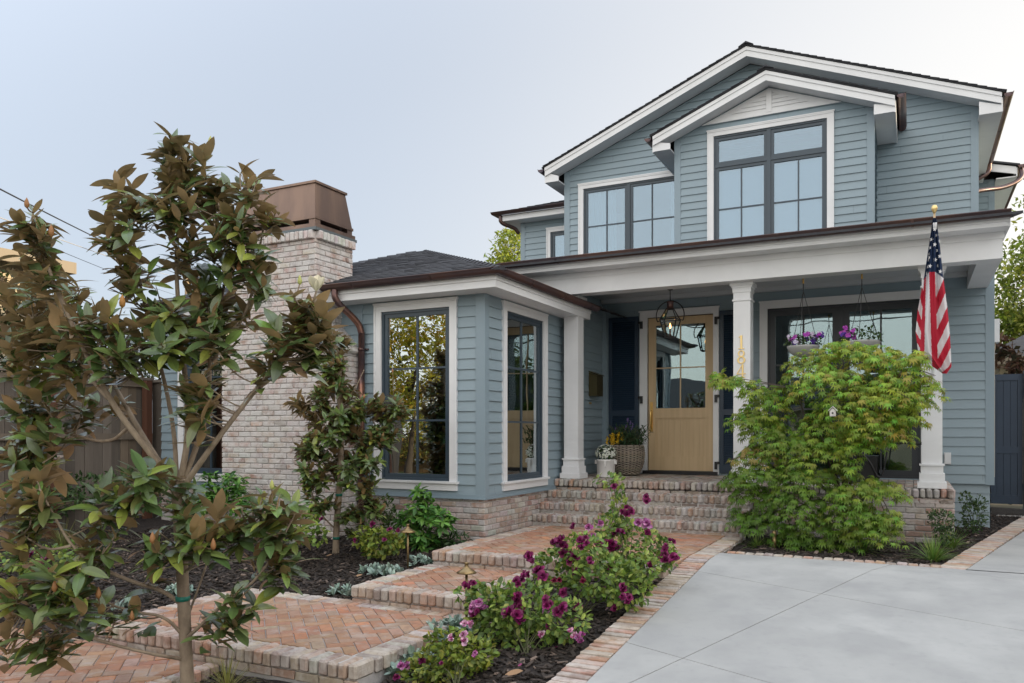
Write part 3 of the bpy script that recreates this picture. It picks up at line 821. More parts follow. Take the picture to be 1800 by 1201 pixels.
# --- gable rakes, eaves and roofs
def rake(mb, X0, z0, X1, z1, y0, y1, hb, th=0.03):
    """raking eave board facing -Y from (X0,z0) to (X1,z1) (top line), plus soffit back to y1"""
    mb.prism([(X0, y0, z0), (X1, y0, z1), (X1, y0, z1 - hb), (X0, y0, z0 - hb)], (0, th, 0))
    mb.prism([(X0, y0 - 0.014, z0 + .001), (X1, y0 - 0.014, z1 + .001), (X1, y0 - 0.014, z1 - hb * .36), (X0, y0 - 0.014, z0 - hb * .36)], (0, 0.013, 0))
    mb.prism([(X0, y0 + th + .0005, z0 - hb * .93), (X1, y0 + th + .0005, z1 - hb * .93), (X1, y1, z1 - hb * .93), (X0, y1, z0 - hb * .93)], (0, 0, 0.02))
PK = (-2.64, 6.862)
sl = 0.401
rk = MB()
RY0 = GY - 0.38
rake(rk, PK[0], PK[1], 1.245, PK[1] - sl * (1.245 - PK[0]), RY0, GY - .021, 0.165)
rake(rk, -6.565, PK[1] - sl * (PK[0] + 6.565), PK[0], PK[1], RY0, GY - .021, 0.165)
PD = (-2.125, 5.868); DR0 = DY - 0.32; sd_ = 0.402
rake(rk, PD[0], PD[1], -0.238, PD[1] - sd_ * (PD[0] * -1 - 0.238), DR0, DY - .021, 0.155)
rake(rk, -4.008, PD[1] - sd_ * (-PD[0] * -1 + 4.008 - 0) if False else PD[1] - sd_ * (4.008 + PD[0]), PD[0], PD[1], DR0, DY - .021, 0.155)
# boxed returns at rake ends (flat triangular pork chops)
for (xa, xb, y0, y1, zt, zb) in ((0.94, 1.235, RY0 + .031, GY, 5.13, 5.04), (-6.555, -6.28, RY0 + .031, GY, 5.10, 5.02)):
    rk.box((xa, y0, zb - .02), (xb, y1, zb)); 
    rk.prism([(xa, y0, zb), (xb, y0, zb), (xb, y0, zt + 0.0), (xa, y0, zt + (0.10))], (0, .02, 0))
for (xa, xb, y0, y1, zt, zb) in ((-0.53, -0.248, DR0 + .031, GY - .03, 4.98, 4.90), (-3.998, -3.71, DR0 + .031, GY - .03, 4.96, 4.88)):
    rk.box((xa, y0, zb - .02), (xb, y1, zb)); rk.prism([(xa, y0, zb), (xb, y0, zb), (xb, y0, zt), (xa, y0, zt + 0.06)], (0, .02, 0))
# side fascias
rk.box((1.235, RY0 + .031, 5.02), (1.262, 22, 5.24)); rk.box((-6.58, RY0 + .031, 5.0), (-6.555, 22, 5.22))
rk.box((.96, GY + .0, 5.02), (1.234, 22, 5.04)); rk.box((-6.554, GY, 5.0), (-6.28, 22, 5.02))
rk.box((-.248, DR0 + .031, 4.87), (-.226, GY - .03, 5.05)); rk.box((-4.022, DR0 + .031, 4.85), (-3.998, GY - .03, 5.03))
# upper left wing eave
rk.box((-7.95, LY - .35, 4.545), (-6.3, LY - .33, 4.675)); rk.box((-7.95, LY - .329, 4.545), (-6.3, LY - .001, 4.56)); rk.box((-7.97, LY - .35, 4.545), (-7.951, 20, 4.675))
rk.box((-7.95, LY, 4.545), (-7.61, 20, 4.56))
# rear right eave
rk.prism([(0.9, 18.25, 5.42), (1.80, 18.25, 5.17), (1.80, 18.25, 5.03), (0.9, 18.25, 5.27)], (0, .03, 0)); rk.box((1.47, 18.285, 4.98), (1.80, 22, 5.0)); rk.box((1.801, 18.25, 4.98), (1.82, 22, 5.15))
build_split(rk, 'eave_trim', M['white'], HOUSE, False)
# roofs
rf = MB()
def slope(X0, z0, X1, z1, y0, y1, up=0.022):
    rf.prism([(X0, y0, z0), (X1, y0, z1), (X1, y1, z1), (X0, y1, z0)], (0, 0, up))
zR = PK[1] - sl * (1.29 - PK[0]); zL = PK[1] - sl * (PK[0] + 6.62)
slope(PK[0], PK[1] + .012, 1.29, zR + .012, RY0 - .03, 22); slope(-6.62, zL + .012, PK[0], PK[1] + .012, RY0 - .03, 22)
slope(PD[0], PD[1] + .012, -.20, PD[1] - sd_ * (-.20 - PD[0]) + .012, DR0 - .03, GY + .0); slope(-4.05, PD[1] - sd_ * (PD[0] + 4.05) + .012, PD[0], PD[1] + .012, DR0 - .03, GY)
part(rf, 'upper_roof', M['shingle'])
rs = MB()
def gable_shingles(PKx, PKz, s_, xe, y0, y1, rows):
    L = math.hypot(xe, s_ * xe); c_ = 1 / math.hypot(1, s_)
    for sgn in (-1, 1):
        k = int(L / 0.14)
        for i in range(k):
            a = L * (k - i) / k; b = L * (k - i - 1) / k       # distances from the ridge
            z_a = PKz - s_ * a * c_ + 0.036 + 0.012; z_b = PKz - s_ * b * c_ + 0.036
            y = y0 + rnd(-.006, .006)
            rs.add([(PKx + sgn * a * c_, y, z_a), (PKx + sgn * b * c_, y, z_b), (PKx + sgn * b * c_, y1, z_b), (PKx + sgn * a * c_, y1, z_a),
                    (PKx + sgn * a * c_, y, z_a - .016), (PKx + sgn * b * c_, y, z_b - .006), (PKx + sgn * a * c_, y1, z_a - .016)],
                   [(0, 1, 2, 3) if sgn < 0 else (3, 2, 1, 0), (4, 5, 1, 0) if sgn < 0 else (0, 1, 5, 4), (4, 0, 3, 6) if sgn < 0 else (6, 3, 0, 4)], jcol((1, 1, 1), .25, .02))
    rs.prism([(PKx - .13, y0 - .02, PKz + .0), (PKx, y0 - .02, PKz + .075), (PKx + .13, y0 - .02, PKz + .0), (PKx, y0 - .02, PKz + .045)], (0, y1 - y0, 0), (1, 1, 1))
gable_shingles(PK[0], PK[1], sl, 3.95, RY0 - .045, 22, 28); gable_shingles(PD[0], PD[1], sd_, 1.93, DR0 - .045, GY, 12)
part(rs, 'roof_shingles', M['shingle'])
# porch roof (low slope, seen edge-on) and ceiling
pr = MB()
pr.prism([(-5.3, 10.0, 2.33), (1.05, 10.0, 2.33), (1.05, GY, 3.30), (-5.3, GY, 3.30)], (0, 0, 0.03))
pr.prism([(-7.9, 13.5, 2.9), (-5.31, 13.5, 2.9), (-5.31, LY, 3.1), (-7.9, LY, 3.1)], (0, 0, 0.03))
part(pr, 'porch_roof', M['shingle'])
# upper-left hip roof
hr = MB()
shingles(hr, (-8.03, LY - .42, 4.72), X_, np.array([0, 1, .37]) / math.hypot(1, .37), np.array([0, -.37, 1]) / math.hypot(1, .37), [(0, 0), (1.74, 0), (1.74, 1.85), (1.68, 1.80)], th=.01)
hb_ = [(-8.03, LY - .42, 4.715), (-6.29, LY - .42, 4.715), (-6.29, LY + 1.32, 5.36)]
hr.add(hb_, [(0, 1, 2)]); part(hr, 'left_roof', M['shingle'])
rr = MB(); rr.prism([(0.9, 18.2, 5.44), (1.86, 18.2, 5.18), (1.86, 22, 5.18), (.9, 22, 5.44)], (0, 0, .03)); part(rr, 'rear_roof', M['shingle'])
# gable vent of the dormer: white triangle with boards
gv = MB()
yv = DY - 0.024
gv.prism([(-3.23, yv, 5.262), (-1.01, yv, 5.262), (-2.12, yv, 5.703)], (0, 0.02, 0))
part(gv, 'gable_panel', M['white'])
gs = MB()
for i in range(5):
    z = 5.335 + i * 0.066; hw = (5.66 - z) / 0.397 * .93
    if hw < .12: continue
    for sgn in (-1, 1):
        a = [(-2.12 + sgn * 0.05, yv - .014, z - .03), (-2.12 + sgn * hw, yv - .014, z - .03), (-2.12 + sgn * (hw - 0.14), yv - .003, z + .03), (-2.12 + sgn * .05, yv - .003, z + .03)]
        b = [(p[0], yv - .0005, p[2]) for p in a]
        gs.add(a + b, [(0, 1, 2, 3) if sgn > 0 else (3, 2, 1, 0), (0, 4, 5, 1) if sgn > 0 else (1, 5, 4, 0)])
gs.box((-2.165, yv - .022, 5.30), (-2.075, yv - .001, 5.655))
gs.prism([(-3.23, yv - .016, 5.262), (-1.01, yv - .016, 5.262), (-1.18, yv - .016, 5.325), (-3.06, yv - .016, 5.325)], (0, .015, 0))
part(gs, 'gable_slats', M['white'])

# --- wing eave, gutter, roof
we = MB()
we.box((-9.95, WY - .33, 1.667), (-8.06, WY - .305, 1.80)); we.box((-6.70, WY - .33, 1.667), (-4.25, WY - .305, 1.80)); 
we.box((-4.274, WY - .304, 1.667), (-4.25, 11.05, 1.80))
we.box((-9.95, WY - .304, 1.667), (-8.06, WY - .001, 1.685)); we.box((-6.70, WY - .304, 1.667), (-4.275, WY - .001, 1.685)); we.box((WX + .02, WY, 1.667), (-4.275, 11.05, 1.685))
we.box((-4.25, WY - .345, 1.75), (-4.235, 11.05, 1.80)); we.box((-9.95, WY - .345, 1.75), (-8.06, WY - .331, 1.80)); we.box((-6.70, WY - .345, 1.75), (-4.251, WY - .331, 1.80))
build_split(we, 'wing_fascia', M['white'], HOUSE, False)
def gutter(mb, pts, rad=0.062, n=9):
    """half-round gutter: open trough with a rolled lip, swept along pts (outside = right of travel)"""
    P = [np.array(p, float) for p in pts]
    k = len(P); offs = []
    for i in range(k):
        d0 = (P[i] - P[i - 1]) if i > 0 else (P[1] - P[0]); d1 = (P[i + 1] - P[i]) if i < k - 1 else d0
        d0 = d0 / np.linalg.norm(d0); d1 = d1 / np.linalg.norm(d1)
        n0 = np.cross(d0, Z_); n1 = np.cross(d1, Z_); m_ = n0 + n1; m_ /= np.linalg.norm(m_); m_ = m_ / max(.3, np.dot(m_, n0))
        offs.append(m_)
    ring = [(math.cos(a) * rad, math.sin(a) * rad) for a in np.linspace(math.pi, 2 * math.pi, n)]
    ring += [(rad + .008, 0.010), (rad - .002, 0.012), (rad - .006, 0.0)]
    ring += [(math.cos(a) * (rad - .007), math.sin(a) * (rad - .007)) for a in np.linspace(2 * math.pi, math.pi, n)]
    m_ = len(ring)
    vs = [P[i] + offs[i] * a + Z_ * b for i in range(k) for a, b in ring]
    F = [(i * m_ + j, i * m_ + (j + 1) % m_, (i + 1) * m_ + (j + 1) % m_, (i + 1) * m_ + j) for i in range(k - 1) for j in range(m_)]
    F += [tuple(range(n)), tuple((k - 1) * m_ + j for j in range(n - 1, -1, -1))]
    mb.add(vs, F)
def gut_bands(mb, p0, p1, step, rad=0.066, first=.4):
    p0 = np.array(p0, float); p1 = np.array(p1, float); L = np.linalg.norm(p1 - p0); d = (p1 - p0) / L; o = np.cross(d, Z_)
    s = first
    while s < L:
        c = p0 + d * s
        ring = [(math.cos(a), math.sin(a)) for a in np.linspace(math.pi, 2 * math.pi, 9)]
        vs = [c + d * e + o * a * rad + Z_ * b * rad for e in (-.014, .014) for a, b in ring]
        mb.add(vs, [(i, i + 1, 9 + i + 1, 9 + i) for i in range(8)])
        s += step
gt = MB()
gutter(gt, [(-9.95, WY - .40, 1.855), (-8.06, WY - .40, 1.855)])
gutter(gt, [(-6.70, WY - .40, 1.855), (-4.19, WY - .40, 1.855), (-4.19, 11.15, 1.855)])
gut_bands(gt, (-6.70, WY - .40, 1.855), (-4.25, WY - .40, 1.855), 1.15, first=.5); gut_bands(gt, (-4.19, WY - .3, 1.855), (-4.19, 11.1, 1.855), 1.0, first=.75)
part(gt, 'gutter', M['gutter'], smooth=True)
gt = MB(); gutter(gt, [(-5.25, 10.06, 2.385), (0.945, 10.06, 2.385)], 0.066); gut_bands(gt, (-5.25, 10.06, 2.385), (.94, 10.06, 2.385), 1.45, .070, first=.9)
part(gt, 'gutter', M['gutter'], smooth=True)
for pts_, r_ in (([(1.335, RY0 - .02, 5.285), (1.335, 22, 5.285)], .066), ([(-6.645, 22, 5.262), (-6.645, RY0 - .02, 5.262)], .066), ([(-.155, DR0 - .02, 5.115), (-.155, GY - .03, 5.115)], .062),
                 ([(-4.09, GY - .03, 5.09), (-4.09, DR0 - .02, 5.09)], .062), ([(-8.04, 20, 4.72), (-8.04, LY - .42, 4.72), (-6.3, LY - .42, 4.72)], .06), ([(1.885, 18.2, 5.19), (1.885, 22, 5.19)], .062)):
    gt = MB(); gutter(gt, pts_, r_)
    if pts_[0][0] == 1.335: gut_bands(gt, (1.335, RY0, 5.285), (1.335, 21, 5.285), 1.2, .07)
    part(gt, 'gutter', M['gutter'], smooth=True)
# downspouts
def smooth_path(P, it=3):
    P = [np.array(p, float) for p in P]
    for _ in range(it):
        Q = [P[0]]
        for a, b in zip(P, P[1:]): Q += [a * .75 + b * .25, a * .25 + b * .75]
        Q.append(P[-1]); P = Q
    return P
ds = MB()
ds.tube(smooth_path([(-6.50, WY - .40, 1.80), (-6.50, WY - .40, 1.66), (-6.36, WY - .10, 1.42), (-6.34, WY - .065, 1.28)]) + [(-6.34, WY - .065, 0.3), (-6.34, WY - .065, -1.2)], 0.042, 14)
ds.tube([(-6.34, WY - .065, 1.085), (-6.34, WY - .065, 1.06)], 0.048, 14); ds.tube([(-6.30, WY - .04, 1.075), (-6.26, WY - .02, 1.075)], 0.012, 8)
ds.tube([(-6.34, WY - .065, 0.3), (-6.34, WY - .065, .275)], 0.048, 14)
ds.tube(smooth_path([(1.335, 18.0, 5.22), (1.33, 18.0, 5.05), (1.12, 17.9, 4.92), (1.0, 17.9, 4.8), (1.0, 17.9, 3.0)]), .042, 12)
ds.tube(smooth_path([(1.885, 18.3, 5.13), (1.90, 18.25, 4.92), (1.6, 18.0, 4.72), (1.2, 17.6, 4.62), (1.0, 17.2, 4.5), (1.0, 17.2, 3.2)]), .042, 12)
ds.tube(smooth_path([(-7.92, LY - .36, 4.67), (-7.92, LY - .36, 4.5), (-7.70, LY - .1, 4.44), (-7.66, LY - .05, 4.35), (-7.66, LY - .02, 4.35)]), .04, 12)
ds2 = MB(); ds3 = MB()
for c_h in ds.ch:
    if c_h[0][:, 1].mean() > 14: ds2.add(*c_h)
    else: ds3.add(*c_h)
build_split(ds3, 'downspout', M['copper'], HOUSE, True)
build_split(ds2, 'downspout', M['gutter'], HOUSE, True)
# wing hip roof
wr = MB()
ex0, ex1, ey, ez, s_ = -9.98, -4.14, WY - .44, 1.855, .37
t = 2.85; ax0, ax1 = ex0 + t, ex1 - t; ay = ey + t; az = ez + s_ * t
c_ = 1 / math.hypot(1, s_)
Lf = t / c_ if False else t * math.hypot(1, s_)
shingles(wr, (ex0, ey, ez), X_, np.array([0, 1, s_]) * c_, np.array([0, -s_, 1]) * c_, [(0, 0), (ex1 - ex0, 0), (ax1 - ex0, Lf), (t, Lf)])
shingles(wr, (ex1, ey, ez), Y_, np.array([-1, 0, s_]) * c_, np.array([s_, 0, 1]) * c_, [(0, 0), (5.6, 0), (5.6, 0 + Lf), (t, Lf)])
wr.add([(ex0, ey, ez), (ex1, ey, ez), (ax1, ay, az), (ax0, ay, az)], [(0, 1, 2, 3)], (.8, .8, .8))
wr.add([(ex1, ey, ez), (ex1, ey + 5.6, ez), (ax1, ey + 5.6, az), (ax1, ay, az)], [(0, 1, 2, 3)], (.8, .8, .8))
wr.add([(ex0, ey, ez), (ax0, ay, az), (ax0, ey + 5.6, az), (ex0, ey + 5.6, ez)], [(0, 1, 2, 3)], (.8, .8, .8))
wr.add([(ax0, ay, az), (ax1, ay, az), (ax1, ey + 5.6, az), (ax0, ey + 5.6, az)], [(0, 1, 2, 3)], (.8, .8, .8))
# hip and ridge caps
def caps(a, b, w=.12):
    a = np.array(a, float); b = np.array(b, float); L = np.linalg.norm(b - a); d = (b - a) / L; k = int(L / .15)
    sd2 = np.cross(d, Z_); sd2 /= np.linalg.norm(sd2); nn = np.cross(sd2, d)
    for i in range(k):
        c = a + d * L * (i + .5) / k; kk = rnd(.7, 1.2)
        p = [c - d * .10 + sd2 * w * .8 - nn * .03 + nn * .008, c - d * .10 + nn * .032, c - d * .10 - sd2 * w * .8 - nn * .022,
             c + d * .07 + sd2 * w * .8 - nn * .045, c + d * .07 + nn * .018, c + d * .07 - sd2 * w * .8 - nn * .04]
        wr.add(p, [(0, 1, 4, 3), (1, 2, 5, 4), (2, 1, 0)], (kk, kk, kk * 1.03))
caps((ex1, ey, ez), (ax1, ay, az)); caps((ex0, ey, ez), (ax0, ay, az)); caps((ax0, ay, az), (ax1, ay, az))
part(wr, 'wing_roof', M['shingle'])

# --- porch beam, fascia, ceiling, columns
bm = MB()
BY = 10.42
bm.box((-5.3, BY, 1.95), (0.90, BY + .24, 2.17)); bm.box((-5.31, BY - .012, 2.17), (0.915, BY + .252, 2.27))
bm.box((0.66, BY + .241, 1.95), (0.90, 12.43, 2.17)); bm.box((0.66, BY + .253, 2.17), (.915, 12.43, 2.27))
bm.box((-5.2, 10.14, 2.245), (0.925, 10.165, 2.335)); bm.box((-5.2, 10.125, 2.29), (.94, 10.139, 2.34)); bm.box((-5.2, 10.166, 2.245), (0.925, BY - .013, 2.262))
bm.box((.926, 10.165, 2.245), (.95, 13.5, 2.335)); 
bm.box((-5.2, 10.17, 2.263), (0.924, 10.4, 2.33))
part(bm, 'porch_beam', M['white'])
pc = MB(); pc.box((-4.56, BY + .253, 2.172), (0.659, 12.43, 2.19)); pc.box((-4.56, BY + .245, 2.10), (.655, BY + .30, 2.171)); pc.box((-4.556, 12.33, 2.11), (.655, 12.43, 2.171))
part(pc, 'porch_ceiling', M['ceil'])
def column(cx, top=1.949, w=.215, base=-.652, y0=10.60):
    c = MB(); y1 = y0 + w; x0, x1 = cx - w / 2, cx + w / 2
    c.box((x0, y0, base + .10), (x1, y1, top - .05))
    col = part(c, 'column', M['white'])
    b = MB()
    for e, za, zb in ((.046, base, base + .075), (.026, base + .075, base + .175), (.010, base + .175, base + .265), (.024, base + .265, base + .285)):
        b.box((x0 - e, y0 - e, za), (x1 + e, y1 + e, zb))
    part(b, 'column_base', M['white'], col)
    k = MB()
    for e, za, zb in ((.014, top - .235, top - .215), (.010, top - .125, top - .065), (.022, top - .065, top - .04), (.040, top - .04, top)):
        k.box((x0 - e, y0 - e, za), (x1 + e, y1 + e, zb))
    part(k, 'capital', M['white'], col)
    return col
c1 = column(-4.37); c2 = column(-1.98); c3 = column(0.205)
# house numbers (serif figures, brass)
def glyph(mb, segs, cx, cz, y, h, th=.012):
    """strokes: list of (polyline, halfwidths) in unit box"""
    for pts, ws in segs:
        P = [np.array([cx + p[0] * h * 1.25, y, cz + p[1] * h]) for p in pts]
        for i in range(len(P) - 1):
            d = P[i + 1] - P[i]; L = np.linalg.norm(d); d /= L; nn = np.array([-d[2], 0, d[0]])
            w0 = (ws[i] if hasattr(ws, '__len__') else ws) * h; w1 = (ws[i + 1] if hasattr(ws, '__len__') else ws) * h
            ext = .004 * h
            mb.prism([P[i] - d * ext + nn * w0, P[i + 1] + d * ext + nn * w1, P[i + 1] + d * ext - nn * w1, P[i] - d * ext - nn * w0], (0, -th - rnd(0, .0006), 0))
def oval(cx, cz, rx, rz, n=18):
    return [(cx + rx * math.cos(a), cz + rz * math.sin(a)) for a in np.linspace(0, 2 * math.pi, n + 1)]
def ovalw(a, b, n=18): return [a + (b - a) * abs(math.cos(t_)) for t_ in np.linspace(0, 2 * math.pi, n + 1)]
gh = 0.175
for nm, ch, cz in (('1', 0, 1.175), ('8', 1, 0.985), ('4', 2, 0.80)):
    q = MB()
    if ch == 0: glyph(q, [([(0, -.48), (0, .5)], .07), ([(-.17, -.47), (.17, -.47)], .028), ([(-.15, .36), (.0, .47)], [.02, .04])], -1.985, cz, 10.5995, gh)
    if ch == 1: glyph(q, [(oval(0, -.235, .19, .24), ovalw(.028, .065)), (oval(0, .25, .155, .21), ovalw(.026, .055))], -1.985, cz, 10.5995, gh)
    if ch == 2: glyph(q, [([(.08, -.48), (.08, .5)], .06), ([(.06, .46), (-.24, -.18)], [.03, .022]), ([(-.26, -.20), (.25, -.20)], .032), ([(-.06, -.47), (.22, -.47)], .028)], -1.985, cz, 10.5995, gh)
    part(q, 'house_number', M['bpol'], c2)

# --- porch floor, steps, pier
STEPS = thing('porch_steps', 'four brick steps with rounded tumbled noses climbing to the porch', 'steps', (-3.2, 10.1, -1.23))
random.seed(77)
for i, (yn, z) in enumerate(((9.70, -1.087), (9.95, -0.943), (10.20, -0.799), (10.45, -0.655))):
    st = MB()
    x1 = -1.80 if i < 3 else 0.43
    rowlock(st, (-4.565, yn, z), (x1, yn, z), -Y_, .21, BS, w=.062, h=.105, over=.02, bev=.017, jit=.004)
    if i < 3: herringbone(st, [(-4.56, yn + .19), (x1, yn + .19), (x1, yn + .30), (-4.56, yn + .30)], z - .004, BS, ang=0)
    brick_face(st, (0, yn + .015, z), X_, -Y_, -4.56, x1 - .01, -.17, -.108, BS, bw=.2, bh=.055, dep=.008)
    st.build('step', M['stepbrick'], STEPS)
mm = MB()
for yn, z in ((9.70, -1.087), (9.95, -0.943), (10.20, -0.799)): mm.box((-4.56, yn + .012, -1.5), (-1.815, yn + .45, z - .012))
mm.build('mortar', M['mortar'], STEPS)
PORCH = thing('porch_floor', 'raised brick porch floor with a brick front wall right of the steps', 'porch', (-2, 11.4, -1.25))
pf = MB(); 
for i in range(10):
    y = 10.64 + i * .2
    rowlock(pf, (-4.56, y, -0.657), (0.42, y, -0.657), -Y_, .19, BS, w=.095, j=.006, h=.05, over=0, bev=.003, jit=.001)
pf.build('floor_bricks', M['stepbrick'], PORCH)
pw = MB()
brick_face(pw, (0, 10.47, 0), X_, -Y_, -1.82, .42, -1.42, -.765, BW)
brick_face(pw, (0.42, 0, 0), Y_, X_, 10.46, 12.45, -1.42, -.66, BW)
for i in range(24): pw.obox((.405, 10.55 + i * .078, -.707), (X_, Y_, Z_), (.035, .034, .05), pick(BW), bev=.012, jit=.003)
pw.build('front_wall', M['brick2'], PORCH)
pm = MB(); pm.box((-4.56, 10.66, -1.5), (.417, 12.44, -.70)); pm.box((-1.80, 10.472, -1.5), (.417, 10.659, -.76)); pm.build('mortar', M['mortar'], PORCH)

# --- windows
def window(name, O, u, n, s0, s1, z0, z1, trim=.105, sill=True, frame=M['frame'], fw=.07, sash=.05, mull=(), mv=(), mh=(), glass=None, trans=None, parent=None, head=True, bars=.012):
    """trim box outer s0..s1, z0..z1 (z0 = underside of sill/bottom); frame inside; glass recessed"""
    u = np.array(u, float); n = np.array(n, float); O = np.array(O, float)
    ax = (u, n, Z_) if np.dot(np.cross(u, n), Z_) > 0 else None
    def bx(mb, a, b, d0, d1, za, zb):
        c = O + u * (a + b) / 2 + n * (d0 + d1) / 2 + Z_ * (za + zb) / 2
        if ax: mb.obox(c, (u, n, Z_), (abs(b - a) / 2, abs(d1 - d0) / 2, abs(zb - za) / 2))
        else: mb.obox(c, (n, u, Z_), (abs(d1 - d0) / 2, abs(b - a) / 2, abs(zb - za) / 2))
    t = MB()
    zb0 = z0 + (.085 if sill else trim * 0)
    bx(t, s0, s0 + trim, -.05, .032, zb0, z1 - trim); bx(t, s1 - trim, s1, -.05, .032, zb0, z1 - trim); bx(t, s0, s1, -.05, .032, z1 - trim, z1)
    bx(t, s0 - .012, s1 + .012, -.0, .046, z1 - .014, z1 + .006)
    for (a, b) in ((s0 - .0005, s0 + .022), (s1 - .022, s1 + .0005)): bx(t, a, b, .0325, .041, zb0, z1 - .0145)
    bx(t, s0 + .0225, s1 - .0225, .0325, .041, z1 - .037, z1 - .0145)
    if sill:
        bx(t, s0 - .028, s1 + .028, -.05, .062, z0 + .085, z0 + .112); bx(t, s0 - .004, s1 + .004, -.0, .040, z0, z0 + .0845)
        zb = z0 + .112
    else: bx(t, s0 + trim, s1 - trim, -.05, .01, z0, z0 + .012); zb = z0 + .012
    w = part(t, 'window', M['white'], parent)
    f = MB(); a0, a1, b0, b1 = s0 + trim, s1 - trim, zb, z1 - trim
    bx(f, a0, a0 + .028, -.06, .006, b0, b1); bx(f, a1 - .028, a1, -.06, .006, b0, b1); bx(f, a0 + .028, a1 - .028, -.06, .006, b1 - .03, b1); bx(f, a0 + .028, a1 - .028, -.06, .006, b0, b0 + .03)
    cells = []
    xs = [a0 + .028] + [q for m_ in mull for q in (m_ - .03, m_ + .03)] + [a1 - .028]
    zs = [b0 + .03] + ([trans - .022, trans + .022] if trans else []) + [b1 - .03]
    for m_ in mull: bx(f, m_ - .03, m_ + .03, -.06, .008, b0 + .03, b1 - .03)
    if trans:
        for i in range(0, len(xs), 2): bx(f, xs[i], xs[i + 1], -.06, .006, trans - .022, trans + .022)
    pn = MB()
    for i in range(0, len(xs), 2):
        for k in range(0, len(zs), 2):
            xa, xb, za, zc_ = xs[i], xs[i + 1], zs[k], zs[k + 1]
            for (p0, p1, q0, q1) in ((xa, xa + sash, za, zc_), (xb - sash, xb, za, zc_), (xa + sash, xb - sash, za, za + sash), (xa + sash, xb - sash, zc_ - sash, zc_)):
                bx(f, p0, p1, -.05, -.010, q0, q1)
            ga, gb, gc, gd = xa + sash - .005, xb - sash + .005, za + sash - .005, zc_ - sash + .005
            bx(pn, ga, gb, -.038, -.032, gc, gd)
            if not (trans and k == 2):
                for m_ in mv:
                    if ga < m_ < gb: bx(f, m_ - bars, m_ + bars, -.0315, -.018, gc, gd)
                for h_ in mh:
                    if gc < h_ < gd:
                        xx = [ga] + [q for m_ in mv if ga < m_ < gb for q in (m_ - bars, m_ + bars)] + [gb]
                        for j_ in range(0, len(xx), 2): bx(f, xx[j_], xx[j_ + 1], -.0315, -.018, h_ - bars, h_ + bars)
    part(f, 'frame', frame, w)
    part(pn, 'pane', glass or M['glass'], w)
    return w
w1 = window('w', (0, WY, 0), X_, -Y_, -6.168, -4.941, -.705, 1.645, mv=(-5.545,), mh=(.155, .808))
w2 = window('w', (WX, 0, 0), Y_, X_, 8.835, 10.165, -.725, 1.643, mv=(9.46,), mh=(.14, .835))
w3 = window('w', (0, WY, 0), X_, -Y_, -9.72, -8.50, -.705, 1.645, mv=(-9.11,), mh=(.155, .808))
w4 = window('w', (0, 12.45, 0), X_, -Y_, -2.056, 0.215, -.655, 1.97, trim=.11, sill=False, frame=M['bframe'], sash=.085, mull=(-.925,), mv=(-1.44, -.40), mh=(.35, 1.01), glass=M['glass_porch'])
w5 = window('w', (0, GY, 0), X_, -Y_, -5.985, -3.62, 2.75, 4.977, mull=(-4.945,), mv=(-5.40, -4.48), mh=(3.45, 4.11), glass=M['glass_up'])
w6 = window('w', (0, DY, 0), X_, -Y_, -3.135, -1.120, 2.72, 5.154, mull=(-2.128,), mv=(-2.575, -1.665), mh=(3.15, 3.80), trans=4.535, glass=M['glass_up'])
w7 = window('w', (0, LY, 0), X_, -Y_, -6.985, -6.02, 2.80, 4.366, trim=.09, mv=(), mh=(), glass=M['glass_up'])
# interior linings, shades and curtains
def lining(w, x0, x1, y0, y1, z0, z1, mat, open_y=True):
    m = MB()
    m.add([(x0, y0, z0), (x1, y0, z0), (x1, y1, z0), (x0, y1, z0), (x0, y0, z1), (x1, y0, z1), (x1, y1, z1), (x0, y1, z1)],
          [(0, 1, 2, 3), (7, 6, 5, 4), (1, 5, 6, 2), (2, 6, 7, 3), (3, 7, 4, 0)])
    return part(m, 'room', mat, w)
lining(w1, -9.9, WX - .09, WY + .085, 12.2, -.7, 1.75, M['room'])
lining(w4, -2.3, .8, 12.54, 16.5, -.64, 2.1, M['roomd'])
lining(w5, -6.1, -3.70, GY + .085, 18, 2.6, 5.1, M['room'])
lining(w7, -7.4, -6.25, LY + .085, 18, 2.6, 4.5, M['room'])
def curtain(w, x0, x1, y, z0, z1, mat=M['curtain'], folds=5, amp=.03, axis='x', name='curtain'):
    m = MB(); n_ = folds * 8; V = []
    for k in (0, 1):
        for i in range(n_ + 1):
            s_2 = x0 + (x1 - x0) * i / n_; o_ = amp * math.sin(2 * math.pi * folds * i / n_)
            V.append((s_2, y + o_, (z0, z1)[k]) if axis == 'x' else (y + o_, s_2, (z0, z1)[k]))
    m.add(V, [(i, i + 1, n_ + 2 + i, n_ + 1 + i) for i in range(n_)]); part(m, name, mat, w, smooth=True)
curtain(w1, -6.06, -5.92, WY + .14, -.65, 1.6); curtain(w2, 9.82, 10.08, WX - .16, -.65, 1.6, axis='y')
curtain(w5, -5.84, -5.25, GY + .16, 2.8, 4.85, folds=7); curtain(w5, -4.15, -3.75, GY + .16, 2.8, 4.85, folds=5)
lam = MB(); lam.lathe((-4.50, GY + .7, 3.3), [(.34, 0), (.31, .12), (.27, .17), (.25, .27), (.20, .32), (.17, .40), (.0, .42)], 32); part(lam, 'hanging_shade', M['shade'], w5, True)
s_m = MB(); s_m.box((-3.0, DY + .085, 2.75), (-1.25, DY + .095, 4.50)); part(s_m, 'roller_shade', M['shade'], w6)
lining(w6, -3.3, -.95, DY + .12, 16, 2.6, 5.3, M['room'])
rm = MB(); rm.box((-4.50, 11.5, -.7), (-4.49, 12.0, 1.6)); 

